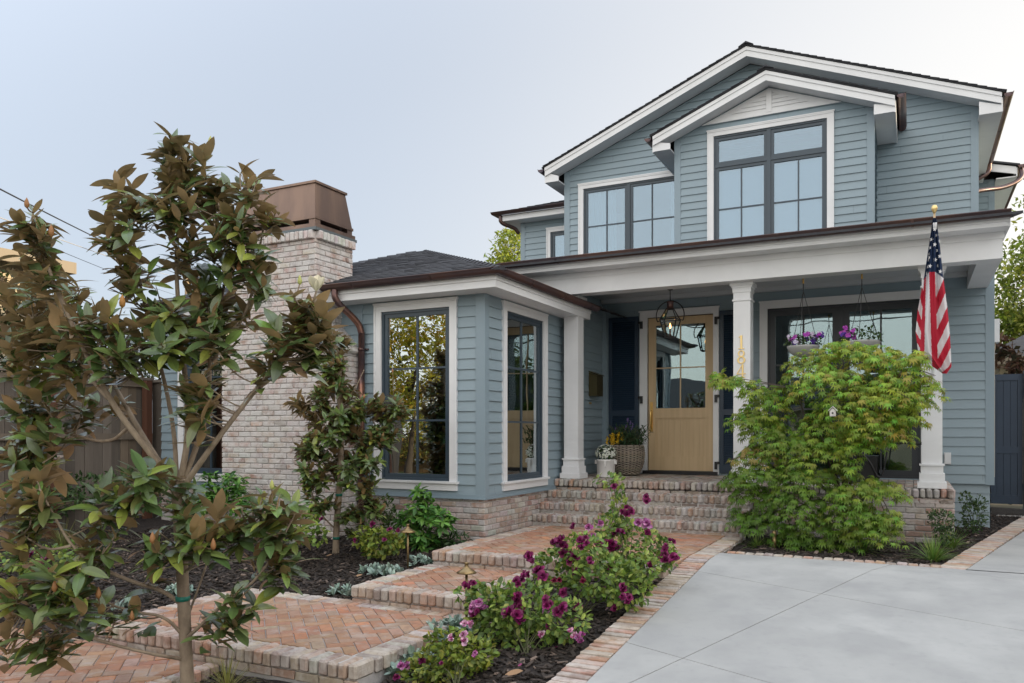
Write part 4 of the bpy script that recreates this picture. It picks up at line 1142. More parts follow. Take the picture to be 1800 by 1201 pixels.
# --- front door
dr = MB()
DYp = 12.45
def fb(mb, x0, x1, d0, d1, z0, z1): mb.box((x0, DYp - d1, z0), (x1, DYp - d0, z1))
dt = MB()
fb(dt, -3.925, -3.80, -.05, .04, -.64, 1.945); fb(dt, -2.752, -2.665, -.05, .04, -.64, 1.945); fb(dt, -3.80, -2.752, -.05, .04, 1.845, 1.945)
fb(dt, -3.94, -2.65, .041, .055, 1.93, 1.955); fb(dt, -3.812, -3.785, -.10, -.051, -.62, 1.86); fb(dt, -2.768, -2.74, -.10, -.051, -.62, 1.86)
part(dt, 'door_surround', M['white'])
x0, x1, z0, z1 = -3.785, -2.757, -.595, 1.83
fb(dr, x0, x0 + .12, -.03, .015, z0, z1); fb(dr, x1 - .12, x1, -.03, .015, z0, z1)
fb(dr, x0 + .12, x1 - .12, -.03, .015, z1 - .12, z1); fb(dr, x0 + .12, x1 - .12, -.03, .015, .235, .39); fb(dr, x0 + .12, x1 - .12, -.03, .015, z0, -.38)
for i in range(8):
    a = x0 + .12 + i * (x1 - x0 - .24) / 8; b = a + (x1 - x0 - .24) / 8
    fb(dr, a + .0008, b - .0008, -.02, -.004, -.38, .235)
for (a, b, c_2, d_2) in ((x0 + .12, x0 + .135, -.38, .235), (x1 - .135, x1 - .12, -.38, .235), (x0 + .135, x1 - .135, .22, .235), (x0 + .135, x1 - .135, -.38, -.365)): fb(dr, a, b, -.015, .005, c_2, d_2)
fb(dr, -3.28, -3.262, -.02, .006, .39, 1.71); fb(dr, x0 + .12, -3.28, -.02, .006, 1.02, 1.038); fb(dr, -3.262, x1 - .12, -.02, .006, 1.02, 1.038)
DOOR = part(dr, 'front_door', M['wood'])
pn = MB(); fb(pn, x0 + .11, x1 - .11, -.012, -.006, .38, 1.72); part(pn, 'pane', M['glass_porch'], DOOR)
hd = MB(); fb(hd, -3.757, -3.712, .016, .026, .02, .49); hd.tube(smooth_path([(-3.735, DYp - .02, .36), (-3.735, DYp - .075, .35), (-3.735, DYp - .075, .10), (-3.735, DYp - .02, .07)]), .011, 8)
hd.tube([(-3.735, DYp - .02, .43), (-3.735, DYp - .045, .43)], .016, 12); part(hd, 'door_handle', M['brass'], DOOR)
th = MB(); fb(th, -3.86, -2.68, -.05, .10, -.652, -.60); part(th, 'threshold', M['black'])
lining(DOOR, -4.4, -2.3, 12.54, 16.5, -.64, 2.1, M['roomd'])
# shutters
for (a, b) in ((-4.447, -3.945), (-2.648, -2.20)):
    s = MB(); zb_, zt_ = -.62, 1.875
    fb(s, a, a + .06, .02, .055, zb_, zt_); fb(s, b - .06, b, .02, .055, zb_, zt_)
    for (p, q) in ((zt_ - .07, zt_), (.27, .36), (zb_, zb_ + .13)): fb(s, a + .06, b - .06, .02, .055, p, q)
    fb(s, a + .05, b - .05, .012, .020, zb_ + .01, zt_ - .01)
    for (p, q) in ((.36, zt_ - .07), (zb_ + .13, .27)):
        k = int((q - p) / .034)
        for i in range(k):
            zc_ = p + (i + .5) * (q - p) / k
            s.prism([(a + .06, DYp - .050, zc_ - .016), (a + .06, DYp - .043, zc_ - .018), (a + .06, DYp - .022, zc_ + .016), (a + .06, DYp - .029, zc_ + .018)], (b - a - .12, 0, 0))
    so_ = part(s, 'shutter', M['navy'])
    for z_ in (1.73, .53, -.50):
        h = MB(); hx = b if a < -4 else a; sg = 1 if a < -4 else -1
        fb(h, min(hx, hx + sg * .06), max(hx, hx + sg * .06), .045, .07, z_ + .02, z_ + .055); fb(h, min(hx + sg * .035, hx + sg * .075), max(hx + sg * .035, hx + sg * .075), .045, .08, z_ - .06, z_ + .055)
        part(h, 'hinge', M['black'], so_)

# --- chimney
ch = MB(); CY0 = 7.87
def sh_zone(s, z):
    return True
brick_face(ch, (0, CY0, 0), X_, -Y_, -8.30, -5.95 - .25 if False else -6.42, -1.5, 1.02, BW)
brick_face(ch, (-6.42, 0, 0), Y_, X_, CY0 - .01, WY, -1.5, 1.00, BW)
brick_face(ch, (-8.30, 0, 0), Y_, -X_, CY0 - .01, WY, -1.5, 1.00, BW)
# shoulder courses, stepping in
for i in range(5):
    z = 1.025 + i * .069; e = .26 * (1 - (i + .35) / 5)
    brick_face(ch, (0, CY0, 0), X_, -Y_, -8.04 - e, -6.715 + e, z, z + .058, BW, bond=.5)
brick_face(ch, (0, CY0, 0), X_, -Y_, -8.04, -6.715, 1.36, 2.44, BW)
brick_face(ch, (-6.715, 0, 0), Y_, X_, CY0 - .01, 8.61, 1.02, 2.44, BW); brick_face(ch, (-8.04, 0, 0), Y_, -X_, CY0 - .01, 8.61, 1.02, 2.44, BW)
for i in range(18):
    x = -8.04 + .037 + i * (1.325 / 18); ch.obox((x, CY0 - .012, 2.495), (X_, Y_, Z_), (.0325, .05, .052), pick(BW), bev=.008, jit=.003)
for i in range(10):
    y = CY0 + .05 + i * .073; ch.obox((-6.70, y, 2.495), (X_, Y_, Z_), (.05, .0325, .052), jcol((.40, .43, .37)) if i in (1, 2, 3, 5, 6) else pick(BW), bev=.008, jit=.003)
CH = part(ch, 'chimney', M['brick'])
cm = MB(); cm.box((-8.30, CY0, -1.6), (-6.42, WY, 1.02)); cm.prism([(-8.30, CY0, 1.021), (-6.42, CY0, 1.021), (-6.715, CY0, 1.36), (-8.04, CY0, 1.36)], (0, WY - CY0, 0)); cm.box((-8.04, CY0 + .0, 1.361), (-6.715, 8.61, 2.54))
part(cm, 'mortar', M['mortar'], CH)
sc2 = MB()   # sloping shoulder caps
for sg, xa, xb in ((-1, -8.02, -8.36), (1, -6.735, -6.38)):
    k = 5
    for i in range(k):
        t0, t1 = i / k, (i + 1) / k - .03
        pa = np.array([lerp(xa, xb, (t0 + t1) / 2), (CY0 + WY) / 2 - .02, lerp(1.39, 1.02, (t0 + t1) / 2)])
        d = np.array([xb - xa, 0, -.37]); L = np.linalg.norm(d); d /= L; nn = np.cross(Y_, d); 
        if nn[2] < 0: nn = -nn
        yv_ = np.cross(nn, d)
        sc2.obox(pa, (d, yv_, nn), (L / k * .48, (WY - CY0) / 2 + .03, .035), jcol((.42, .38, .35)), bev=.012, jit=.004)
build_split(sc2, 'shoulder_cap', M['brick'], CH, False)
hm = MB()
hx0, hx1, hy0, hy1 = -8.04, -6.715, CY0, 8.61
hm.box((hx0 - .045, hy0 - .045, 2.548), (hx1 + .045, hy1 + .045, 2.585), m=1)
hm.box((hx0 - .03, hy0 - .03, 2.586), (hx1 + .03, hy1 + .03, 2.635))
for (ax_, ay_) in ((hx0, hy0), (hx1 - .10, hy0), (hx0, hy1 - .1), (hx1 - .1, hy1 - .1)): hm.box((ax_, ay_, 2.635), (ax_ + .1, ay_ + .1, 2.70))
hm.box((hx0 + .11, hy0 + .11, 2.60), (hx1 - .11, hy1 - .11, 2.72), m=2)
def frustum(mb, a, b, m=0):
    (x0, x1, y0, y1, z0), (X0, X1, Y0, Y1, Z0) = a, b
    mb.add([(x0, y0, z0), (x1, y0, z0), (x1, y1, z0), (x0, y1, z0), (X0, Y0, Z0), (X1, Y0, Z0), (X1, Y1, Z0), (X0, Y1, Z0)],
           [(3, 2, 1, 0), (4, 5, 6, 7), (0, 1, 5, 4), (1, 2, 6, 5), (2, 3, 7, 6), (3, 0, 4, 7)], m=m)
frustum(hm, (hx0 - .012, hx1 + .012, hy0 - .012, hy1 + .012, 2.70), (hx0 - .012, hx1 + .012, hy0 - .012, hy1 + .012, 2.735))
frustum(hm, (hx0, hx1, hy0, hy1, 2.735), (hx0 + .09, hx1 - .02, hy0 + .02, hy1 - .12, 3.155))
hm.box((hx0 + .07, hy0, 3.155), (hx1 + .0, hy1 - .10, 3.185)); 
part(hm, 'chimney_hood', [M['hood'], M['steel'], M['black']], CH)

# --- small things on the house
mbx = thing('mailbox', 'small olive bronze mailbox hung on the side wall left of the door', 'mailbox', (WX, 12.0, .56))
q = MB(); ya, yb = 11.80, 12.08
q.prism([(WX + .016, ya, .58), (WX + .15, ya, .58), (WX + .15, ya, .90), (WX + .016, ya, .955)], (0, yb - ya, 0)); q.build('box', M['mailbox'], mbx)
q = MB(); q.prism([(WX + .016, ya - .012, .962), (WX + .17, ya - .012, .90), (WX + .17, ya - .012, .914), (WX + .016, ya - .012, .977)], (0, yb - ya + .024, 0)); q.build('lid', M['mailbox'], mbx)
q = MB(); q.box((WX + .016, 11.83, .455), (WX + .028, 11.90, .485)); tag(q.build('doorbell', M['brass']), 'tiny brass doorbell on the siding below the mailbox', 'doorbell')
q = MB(); q.box((.385, 12.41, -.43), (.47, 12.432, -.27)); q.box((.395, 12.395, -.42), (.46, 12.41, -.28)); tag(q.build('outlet_cover', M['paleplastic']), 'grey weatherproof outlet cover on the siding right of the last column', 'outlet')
eb = thing('utility_box', 'white utility box on the side wall above the blue gate', 'utility box', (1.02, 12.62, 1.0))
q = MB(); q.box((.982, 12.5, 1.22), (1.045, 12.75, 1.53)); q.build('box', M['white'], eb); q = MB(); q.tube([(1.0, 12.6, 1.22), (.985, 12.6, 1.1), (.985, 12.6, -.6)], .012, 8); q.build('conduit', M['cream'], eb)

# --- porch lantern
LNX, LNY = atY(1178, 549, 11.35)[:2]
ln = thing('hanging_lantern', 'black and copper gas lantern hanging in an iron ring before the door', 'lantern', (LNX, LNY, 1.40))
q = MB(); R_ = .205; zc_ = 1.70
q.tube([(LNX + R_ * math.cos(a), LNY, zc_ + R_ * math.sin(a)) for a in np.linspace(-.42, math.pi + .42, 40)], .008, 8)
q.tube([(LNX, LNY, zc_ + R_), (LNX, LNY, 2.10)], .007, 8); q.lathe((LNX, LNY, 2.055), [(.0, 0), (.035, .01), (.05, .045)], 16)
q.tube([(LNX - R_ * .92, LNY, zc_ - .085), (LNX - .145, LNY, zc_ - .07)], .007, 6); q.tube([(LNX + R_ * .92, LNY, zc_ - .085), (LNX + .145, LNY, zc_ - .07)], .007, 6)
q.build('ring', M['black'], ln)
zt, zs_, zb2 = 1.79, 1.635, 1.385
lv = {}
def sq(r, z): return [np.array([LNX + sx * r, LNY + sy * r, z]) for sx, sy in ((-1, -1), (1, -1), (1, 1), (-1, 1))]
A_, B_, C_ = sq(.045, zt), sq(.118, zs_), sq(.066, zb2)
q = MB()
for i in range(4):
    q.tube([A_[i], B_[i]], .008, 4); q.tube([B_[i], C_[i]], .0095, 4)
    for S in (A_, B_, C_): q.tube([S[i], S[(i + 1) % 4]], .009 if S is B_ else .007, 4)
q.box((LNX - .068, LNY - .068, zb2 - .012), (LNX + .068, LNY + .068, zb2 - .003)); q.build('cage', M['black'], ln)
q = MB(); q.lathe((LNX, LNY, zt), [(.06, 0), (.048, .02), (.045, .085), (.058, .095), (.04, .115), (.0, .12)], 20); q.build('chimney_cap', M['copper'], ln, True); q = MB(); q.tube([(LNX, LNY, zb2), (LNX, LNY, 1.50)], .012, 10); q.build('burner', M['copper'], ln, True)
q = MB()
for i in range(4):
    j = (i + 1) % 4; q.add([A_[i], A_[j], B_[j], B_[i]], [(3, 2, 1, 0)]); q.add([B_[i], B_[j], C_[j], C_[i]], [(3, 2, 1, 0)])
q.build('glass', M['glass_lantern'], ln)
q = MB(); q.lathe((LNX, LNY, 1.505), [(.0, 0), (.013, .018), (.014, .035), (.008, .06), (.0, .085)], 12); q.build('flame', M['flame'], ln, True)

# ------------------------------------------------------------------ foliage helpers
def leaf_arrays(P, D, U, L, Wd, fold=.25, curl=.25, prof=(.10, .58, .88, 1.0, 1.0, .86, .52, .06), nseg=5, petiole=.0):
    """vectorised leaves: base P, direction D, surface normal hint U; returns verts (n, rows*3, 3) and quads"""
    P = np.asarray(P); D = np.asarray(D, float); U = np.asarray(U, float); n = len(P)
    D = D / np.linalg.norm(D, axis=1, keepdims=True)
    S = np.cross(D, U); S /= np.maximum(np.linalg.norm(S, axis=1, keepdims=True), 1e-6); N_ = np.cross(S, D)
    L = np.asarray(L)[:, None]; Wd = np.asarray(Wd)[:, None]
    rows = []
    curl = np.asarray(curl) if hasattr(curl, '__len__') else np.full(n, curl)
    for i, w in enumerate(prof):
        t = i / (len(prof) - 1)
        c = P + D * L * (petiole + t * (1 - petiole)) - N_ * L * (curl[:, None] * t * t)
        w = max(w, .03)
        rows.append(c + S * Wd * .5 * w + N_ * Wd * fold * w * .5); rows.append(c); rows.append(c - S * Wd * .5 * w + N_ * Wd * fold * w * .5)
    V = np.stack(rows, axis=1)
    k = len(prof); q = []
    for i in range(k - 1):
        q += [(i * 3 + 3, i * 3 + 4, i * 3 + 1, i * 3), (i * 3 + 4, i * 3 + 5, i * 3 + 2, i * 3 + 1)]
    return V, np.array(q)
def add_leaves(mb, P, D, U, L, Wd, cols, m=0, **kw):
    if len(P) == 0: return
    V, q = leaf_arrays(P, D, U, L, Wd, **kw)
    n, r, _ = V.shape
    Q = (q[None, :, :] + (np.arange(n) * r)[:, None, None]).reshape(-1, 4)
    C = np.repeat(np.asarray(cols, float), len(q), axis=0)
    C = C * np.tile(np.where(np.arange(len(q)) % 2 == 0, 1.14, .88), n)[:, None]  # one half lighter, the other darker: fold shading painted into the leaf colour
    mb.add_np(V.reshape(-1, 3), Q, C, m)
def unit(v): v = np.asarray(v, float); return v / max(np.linalg.norm(v), 1e-9)
def rvec():
    v = np.array([random.gauss(0, 1) for _ in range(3)]); return unit(v)
def rosette(store, c, axis, n, L, spread=(.5, 1.5), droop=.25, colf=None, wr=.36, lj=.25, curl=(.05, .4), stretch=.17):
    """leaves whorled around a twig tip"""
    axis = unit(axis); a0 = rnd(0, 6.28); side = unit(np.cross(axis, [.3, .2, 1.0] if abs(axis[2]) < .9 else X_)); s2 = np.cross(axis, side)
    for i in range(n):
        a = a0 + i * 2.4 + rnd(-.3, .3); th = rnd(*spread)
        d = axis * math.cos(th) + (side * math.cos(a) + s2 * math.sin(a)) * math.sin(th); d = unit(d - Z_ * droop * rnd(.3, 1.3))
        l = L * (1 + rnd(-lj, lj)); up = unit(axis + .35 * rvec() + Z_ * .25)
        store[0].append(c + axis * rnd(-stretch, .08) * L); store[1].append(d); store[2].append(up); store[3].append(l); store[4].append(l * wr * rnd(.85, 1.15)); store[5].append(colf()); store[6].append(rnd(*curl))
def flush(mb, st, **kw):
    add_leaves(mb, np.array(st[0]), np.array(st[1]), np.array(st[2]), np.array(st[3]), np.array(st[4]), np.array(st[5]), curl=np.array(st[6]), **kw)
def newst(): return [[], [], [], [], [], [], []]
def nearest_on(paths, p):
    best = None; bd = 1e9
    for path in paths:
        for a, b in zip(path, path[1:]):
            ab = b - a; t = min(1, max(0, np.dot(p - a, ab) / max(np.dot(ab, ab), 1e-9))); q_ = a + ab * t; d = np.linalg.norm(p - q_) + (.12 if q_[2] > p[2] else 0)
            if d < bd: bd = d; best = q_
    return best, bd
def mag_col():
    t = rnd(0, 1)
    if t < .60: return jcol((.085, .135, .045), .35, .12)
    if t < .90: return jcol((.14, .20, .055), .3, .12)
    return jcol((.25, .30, .06), .2, .08)

def magnolia(name, label, D0, trunk, limbs, masses, leafL, nleaf, rscale=1.0, tr=.047, seed=1, depth=.5, ties=(), buds=(), flowers=(), dead=(), twig=.006, group=None, leaf_sp=(.35, 1.5), nmul=.92):
    random.seed(seed)
    base = atD(trunk[0][0], trunk[0][1], D0)
    T = thing(name, label, 'tree', base, group)
    tp = [atD(px, py, D0 + dd) for px, py, dd in trunk]
    tb = MB()
    k = len(tp); rad = [tr * (1.18 if i == 0 else 1.0) * (1 - .12 * i / (k - 1)) for i in range(k)]
    tps = smooth_path(tp, 2); rr_ = np.interp(np.linspace(0, 1, len(tps)), np.linspace(0, 1, k), rad)
    tb.tube(tps, [q_ * (1 + .06 * mnoise.noise(Vector((i * .7, 0, seed)))) for i, q_ in enumerate(rr_)], 14)
    tb.build('trunk', M['bark'], T, True)
    paths = [tp]; br = MB()
    for L_ in limbs:
        r0, r1 = L_[0][0] * .66, L_[0][1] * .8; pts = [atD(px, py, D0 + dd) for px, py, dd in L_[1]]
        sp = smooth_path([p + (rvec() * .008 if 0 < i < len(pts) - 1 else 0) for i, p in enumerate(pts)], 2)
        br.tube(sp, list(np.linspace(r0, r1, len(sp))), 9); paths.append(sp[::2] + [sp[-1]])
    st = newst(); tips = []
    for (px, py, rx, ry, n, dd, dz) in masses:
        for i in range(int(n * nmul * (.80 if py < 520 and tr > .04 else 1.0) + .5)):
            while True:
                a, b, c = rnd(-1, 1), rnd(-1, 1), rnd(-1, 1)
                if a * a + b * b + c * c < 1: break
            p = atD(px + a * rx, py + b * ry, D0 + dd + c * dz)
            q_, d = nearest_on(paths, p)
            mid = (p + q_) / 2 - Z_ * .04 * min(1, d * 3) + rvec() * .02
            if d > .03: br.tube(smooth_path([q_, mid, p], 2), [twig * 1.3, twig * 1.1, twig, twig * .9, twig * .8, twig * .7, twig * .7, twig * .7, twig * .6, twig * .6][:10] if False else twig * .9, 5)
            ax = unit((p - mid) * min(1, .16 / max(.01, np.linalg.norm(p - mid))) + Z_ * rnd(.06, .26) + rvec() * .05)
            tips.append((p, ax))
            rosette(st, p, ax, int(nleaf * rnd(.6, 1.4)), leafL * (.9 if py < 520 else 1.0), colf=mag_col, spread=leaf_sp, droop=.22, stretch=.9, lj=.42, wr=.37, curl=(-.05, .55))
            if rnd(0, 1) < .35: rosette(st, lerp(p, mid, .45), ax, int(nleaf * .5), leafL, colf=mag_col, spread=(.9, 1.6), droop=.25, stretch=.8, wr=.40)
    br.build('branches', M['bark'], T, True)
    lf = MB(); flush(lf, st, fold=.14); lf.build('crown', M['mleaf'], T, True)
    for (px, py, dd) in ties:
        c = atD(px, py, D0 + dd); q_ = MB(); q_.tube([c - Z_ * .015, c + Z_ * .015], tr * 1.12, 16); q_.build('plant_tie', M['tie'], T, True)
    for (px, py, dd, h, colr) in buds:
        c = atD(px, py, D0 + dd); q_ = MB(); e_, _d = min(((t_p[0], np.linalg.norm(t_p[0] - c)) for t_p in tips), key=lambda z_: z_[1]); q_.tube(smooth_path([e_, lerp(e_, c, .6) - Z_ * .01, c + Z_ * .004], 1), .0045, 5, (.22, .16, .10)); q_.lathe(c, [(.0, -h * .1), (h * .2, .1 * h), (h * .24, h * .35), (h * .15, h * .7), (.0, h)], 10, colr); q_.build('bud', M['petal'], T, True)
    for (px, py, dd, r_) in flowers:
        c = atD(px, py, D0 + dd); q_ = MB(); s2 = newst(); e_, _d = min(((t_p[0], np.linalg.norm(t_p[0] - c)) for t_p in tips), key=lambda z_: z_[1]); q_.tube([e_, lerp(e_, c, .6) - Z_ * .01, c], .005, 5, (.22, .16, .10))
        for i in range(8):
            a = i * 2 * math.pi / 8 + (i % 2) * .2; d = np.array([math.cos(a), math.sin(a), .8 + .5 * (i % 2)])
            s2[0].append(c); s2[1].append(d); s2[2].append(unit(np.array([-math.cos(a), -math.sin(a), .6]))); s2[3].append(r_); s2[4].append(r_ * .75); s2[5].append((.80, .74, .58)); s2[6].append(-.25)
        flush(q_, s2, fold=.5); q_.build('blossom', M['petal'], T, True)
    return T

BUDC = (.34, .16, .06); BUDG = (.45, .47, .15)
trunk = [(330, 1222, 0), (326, 1120, 0), (322, 1040, 0), (318, 960, 0), (313, 890, 0), (311, 858, 0)]
limbs = [
 ((.036, .010), [(311, 870, 0), (268, 800, -.05), (228, 750, -.1), (185, 690, -.2), (150, 620, -.3), (120, 560, -.35), (85, 480, -.4), (65, 400, -.4)]),
 ((.024, .007), [(190, 700, -.18), (140, 640, -.1), (120, 600, 0), (60, 560, .1)]),
 ((.034, .009), [(311, 862, .02), (250, 770, .15), (215, 700, .3), (180, 640, .4), (140, 580, .5)]),
 ((.034, .008), [(313, 862, 0), (332, 780, .02), (328, 700, .05), (322, 620, .05), (312, 540, .05), (309, 450, .05), (316, 360, .05), (314, 300, .02), (311, 248, 0)]),
 ((.030, .007), [(315, 862, 0), (352, 770, .1), (366, 700, .15), (368, 620, .2), (386, 540, .25), (400, 460, .2), (385, 390, .15), (365, 320, .1)]),
 ((.026, .007), [(311, 860, .03), (305, 760, .1), (285, 660, .1), (258, 560, .1), (240, 470, .05), (228, 350, 0)]),
 ((.032, .009), [(316, 866, -.02), (350, 815, -.1), (395, 755, -.15), (440, 695, -.2), (490, 640, -.2), (530, 590, -.2), (556, 525, -.2)]),
 ((.018, .007), [(368, 640, .2), (410, 590, .15), (440, 530, .1), (455, 450, .1), (468, 375, .05)]),
 ((.016, .006), [(309, 450, .05), (340, 410, .0), (370, 380, -.05), (430, 350, -.1)]),
 ((.020, .006), [(322, 1128, -.02), (362, 1090, -.15), (400, 1058, -.2), (450, 1020, -.2), (490, 960, -.2), (520, 900, -.2)]),
 ((.024, .007), [(318, 1062, 0), (290, 1040, -.05), (235, 1025, -.15), (170, 995, -.25), (125, 960, -.3), (95, 910, -.3), (70, 860, -.35)]),
 ((.018, .006), [(324, 1120, .0), (290, 1085, -.1), (240, 1075, -.15), (180, 1060, -.2), (140, 1010, -.25)]),
 ((.018, .007), [(326, 1160, .0), (270, 1150, -.2), (180, 1130, -.35), (100, 1100, -.45), (30, 1060, -.5)]),
 ((.014, .006), [(320, 1010, 0), (350, 985, -.1), (400, 955, -.15), (440, 925, -.2)]),
 ((.016, .006), [(315, 905, 0), (280, 890, -.15), (240, 870, -.2), (190, 860, -.3)]),
 ((.014, .006), [(324, 1100, .05), (345, 1050, .1), (360, 1000, .15), (372, 960, .2)]),
 ((.020, .007), [(228, 750, -.1), (190, 780, .1), (120, 760, .2), (50, 740, .3)]),
 ((.016, .006), [(125, 960, -.3), (80, 970, -.3), (40, 940, -.3)]),
]
ms = [(303, 262, 26, 24, 6, 0, .12), (318, 305, 45, 30, 9, 0, .2), (352, 300, 40, 34, 7, 0, .2), (345, 355, 70, 34, 16, 0, .3), (290, 365, 55, 30, 9, 0, .3),
 (222, 340, 34, 28, 5, 0, .2), (215, 400, 45, 38, 9, 0, .25), (235, 455, 45, 36, 8, 0, .25), (437, 330, 48, 26, 8, 0, .25), (468, 372, 36, 36, 7, 0, .2), (400, 395, 70, 34, 14, 0, .3),
 (440, 440, 50, 36, 9, .05, .3), (325, 415, 60, 30, 7, 0, .25), (375, 470, 70, 30, 9, .1, .3), (460, 500, 38, 36, 7, 0, .2), (400, 545, 60, 30, 8, .1, .3), (345, 545, 70, 34, 10, -.1, .3),
 (250, 500, 44, 36, 6, 0, .25), (270, 570, 60, 40, 9, -.1, .3), (300, 610, 70, 28, 8, -.2, .25), (372, 600, 40, 32, 6, 0, .3),
 (62, 395, 42, 34, 7, -.4, .2), (66, 455, 44, 34, 9, -.4, .2), (130, 515, 50, 24, 6, .2, .3), (45, 525, 50, 34, 8, .1, .4), (95, 570, 75, 34, 12, 0, .4), (190, 570, 60, 36, 10, -.2, .3), (215, 620, 60, 34, 9, -.2, .3),
 (40, 620, 46, 40, 9, 0, .4), (120, 640, 60, 36, 9, .1, .3), (60, 700, 60, 36, 9, .1, .3), (95, 750, 80, 34, 10, .2, .3), (30, 780, 46, 40, 7, .2, .3), (90, 810, 60, 34, 5, .2, .3),
 (530, 545, 44, 30, 8, -.2, .2), (545, 600, 44, 36, 10, -.2, .2), (495, 600, 44, 40, 9, -.2, .2), (455, 640, 34, 30, 4, -.2, .15), (575, 560, 22, 26, 3, -.2, .1),
 (345, 680, 34, 28, 5, -.2, .15), (335, 725, 40, 26, 5, -.2, .15), (250, 845, 80, 30, 10, -.25, .2), (200, 880, 56, 34, 7, -.25, .2), (320, 940, 60, 34, 10, -.25, .15), (270, 985, 44, 26, 5, -.25, .15),
 (395, 925, 40, 34, 5, -.15, .15), (455, 895, 44, 30, 6, -.2, .2), (500, 925, 40, 34, 9, -.2, .2), (480, 985, 38, 34, 6, -.2, .15), (500, 880, 44, 20, 4, -.2, .2), (180, 940, 46, 34, 6, -.25, .2),
 (50, 850, 46, 30, 5, -.35, .2), (35, 900, 40, 40, 6, -.3, .2), (60, 960, 60, 34, 7, -.3, .2), (70, 1035, 70, 40, 12, -.4, .25), (30, 1110, 40, 40, 5, -.5, .2), (130, 1000, 40, 34, 6, -.3, .2),
 (215, 1070, 40, 26, 4, -.2, .15), (90, 1110, 40, 26, 3, -.4, .2), (385, 1090, 44, 30, 5, -.15, .15), (430, 1060, 34, 26, 3, -.2, .1), (335, 880, 40, 16, 3, -.1, .1), (150, 1070, 50, 24, 3, -.4, .15), (140, 700, 60, 30, 5, .3, .2)]
magnolia('magnolia_tree', 'large magnolia in the left foreground with glossy leaves rusty underneath', 5.15, trunk, limbs, ms, .146, 10, seed=11, tr=.041,
 ties=[(321, 1052, 0)], twig=.0055,
 buds=[(268, 955, -.45, .07, BUDC), (375, 966, -.4, .07, BUDC), (96, 1040, -.5, .07, BUDC), (173, 1052, -.4, .07, BUDC), (232, 1090, -.35, .06, BUDC), (47, 365, -.5, .06, BUDC), (90, 415, -.5, .07, BUDC),
       (167, 572, -.3, .06, (.4, .2, .04)), (215, 540, -.3, .08, (.45, .22, .06)), (370, 262, -.1, .085, BUDG), (527, 500, -.25, .06, BUDG), (478, 860, -.3, .06, BUDG), (350, 572, -.2, .06, BUDC), (420, 478, -.1, .07, BUDC)],
 flowers=[(556, 512, -.22, .10)])
# the smaller magnolia by the wing window
P2 = atG(590, 976)
D2 = P2[1] / ray(590, 976)[1]
trunk2 = [(590, 976, 0), (591, 930, 0), (596, 870, 0), (600, 800, 0), (599, 730, 0), (596, 660, 0), (592, 600, 0)]
limbs2 = [((.016, .006), [(594, 935, 0), (560, 900, -.05), (545, 860, -.1), (540, 800, -.1)]), ((.018, .006), [(597, 860, 0), (620, 820, .05), (650, 770, .05), (690, 720, 0)]), ((.014, .005), [(592, 925, 0), (620, 895, -.05), (650, 870, -.1)]),
          ((.014, .005), [(600, 790, 0), (570, 750, -.1), (545, 710, -.1)]), ((.012, .005), [(598, 720, 0), (620, 690, 0), (640, 650, 0)])]
ms2 = [(592, 605, 22, 24, 5, 0, .12), (590, 645, 30, 24, 7, 0, .2), (590, 690, 46, 26, 10, 0, .3), (548, 720, 34, 26, 6, 0, .2), (685, 715, 36, 24, 9, 0, .2), (640, 720, 36, 28, 8, 0, .25), (590, 740, 50, 30, 12, 0, .3),
       (560, 775, 44, 30, 11, -.05, .3), (640, 770, 50, 30, 11, 0, .3), (545, 825, 34, 34, 9, -.1, .2), (600, 815, 46, 24, 6, .1, .25), (640, 830, 44, 34, 9, -.1, .2), (650, 880, 30, 34, 7, -.1, .15), (560, 880, 34, 26, 6, -.1, .2), (625, 915, 22, 20, 3, -.1, .1), (670, 760, 34, 26, 5, 0, .2)]
magnolia('magnolia_tree', 'slender young magnolia with green plant ties standing between chimney and window', D2, trunk2, limbs2, ms2, .108, 20, seed=12, nmul=1.7, tr=.036, ties=[(591, 946, 0), (596, 870, 0)], twig=.005,
         buds=[(690, 655, 0, .05, BUDC), (640, 700, -.3, .05, BUDC)])

# ------------------------------------------------------------------ Japanese maple
random.seed(31)
MBASE = atG(1482, 958); MY = 9.45
def maple_leaves(mb, items):
    """palmate leaves: list of (pos, dir, up, size, colour)"""
    angs = (-2.05, -1.25, -.62, 0, .62, 1.25, 2.05); lens = (.45, .78, .95, 1.0, .95, .78, .45)
    P = np.array([i[0] for i in items]); D = np.array([unit(i[1]) for i in items]); U = np.array([i[2] for i in items]); S0 = np.array([i[3] for i in items])
    C = np.array([i[4] for i in items])
    S = np.cross(D, U); S /= np.linalg.norm(S, axis=1, keepdims=True); N_ = np.cross(S, D); n = len(P)
    V = []; 
    for a, l in zip(angs, lens):
        d = D * math.cos(a) + S * math.sin(a); s = np.cross(d, N_)
        L = (S0 * l)[:, None]
        tip = P + d * L - N_ * L * .35; ml = P + d * L * .45 + s * L * .13 + N_ * L * .02; mr_ = P + d * L * .45 - s * L * .13 + N_ * L * .02
        V += [P, ml, tip, mr_]
    V = np.stack(V, axis=1); r = V.shape[1]
    q = np.array([(k * 4, k * 4 + 3, k * 4 + 2, k * 4 + 1) for k in range(7)])
    Q = (q[None] + (np.arange(n) * r)[:, None, None]).reshape(-1, 4)
    mb.add_np(V.reshape(-1, 3), Q, np.repeat(C, 7, axis=0))
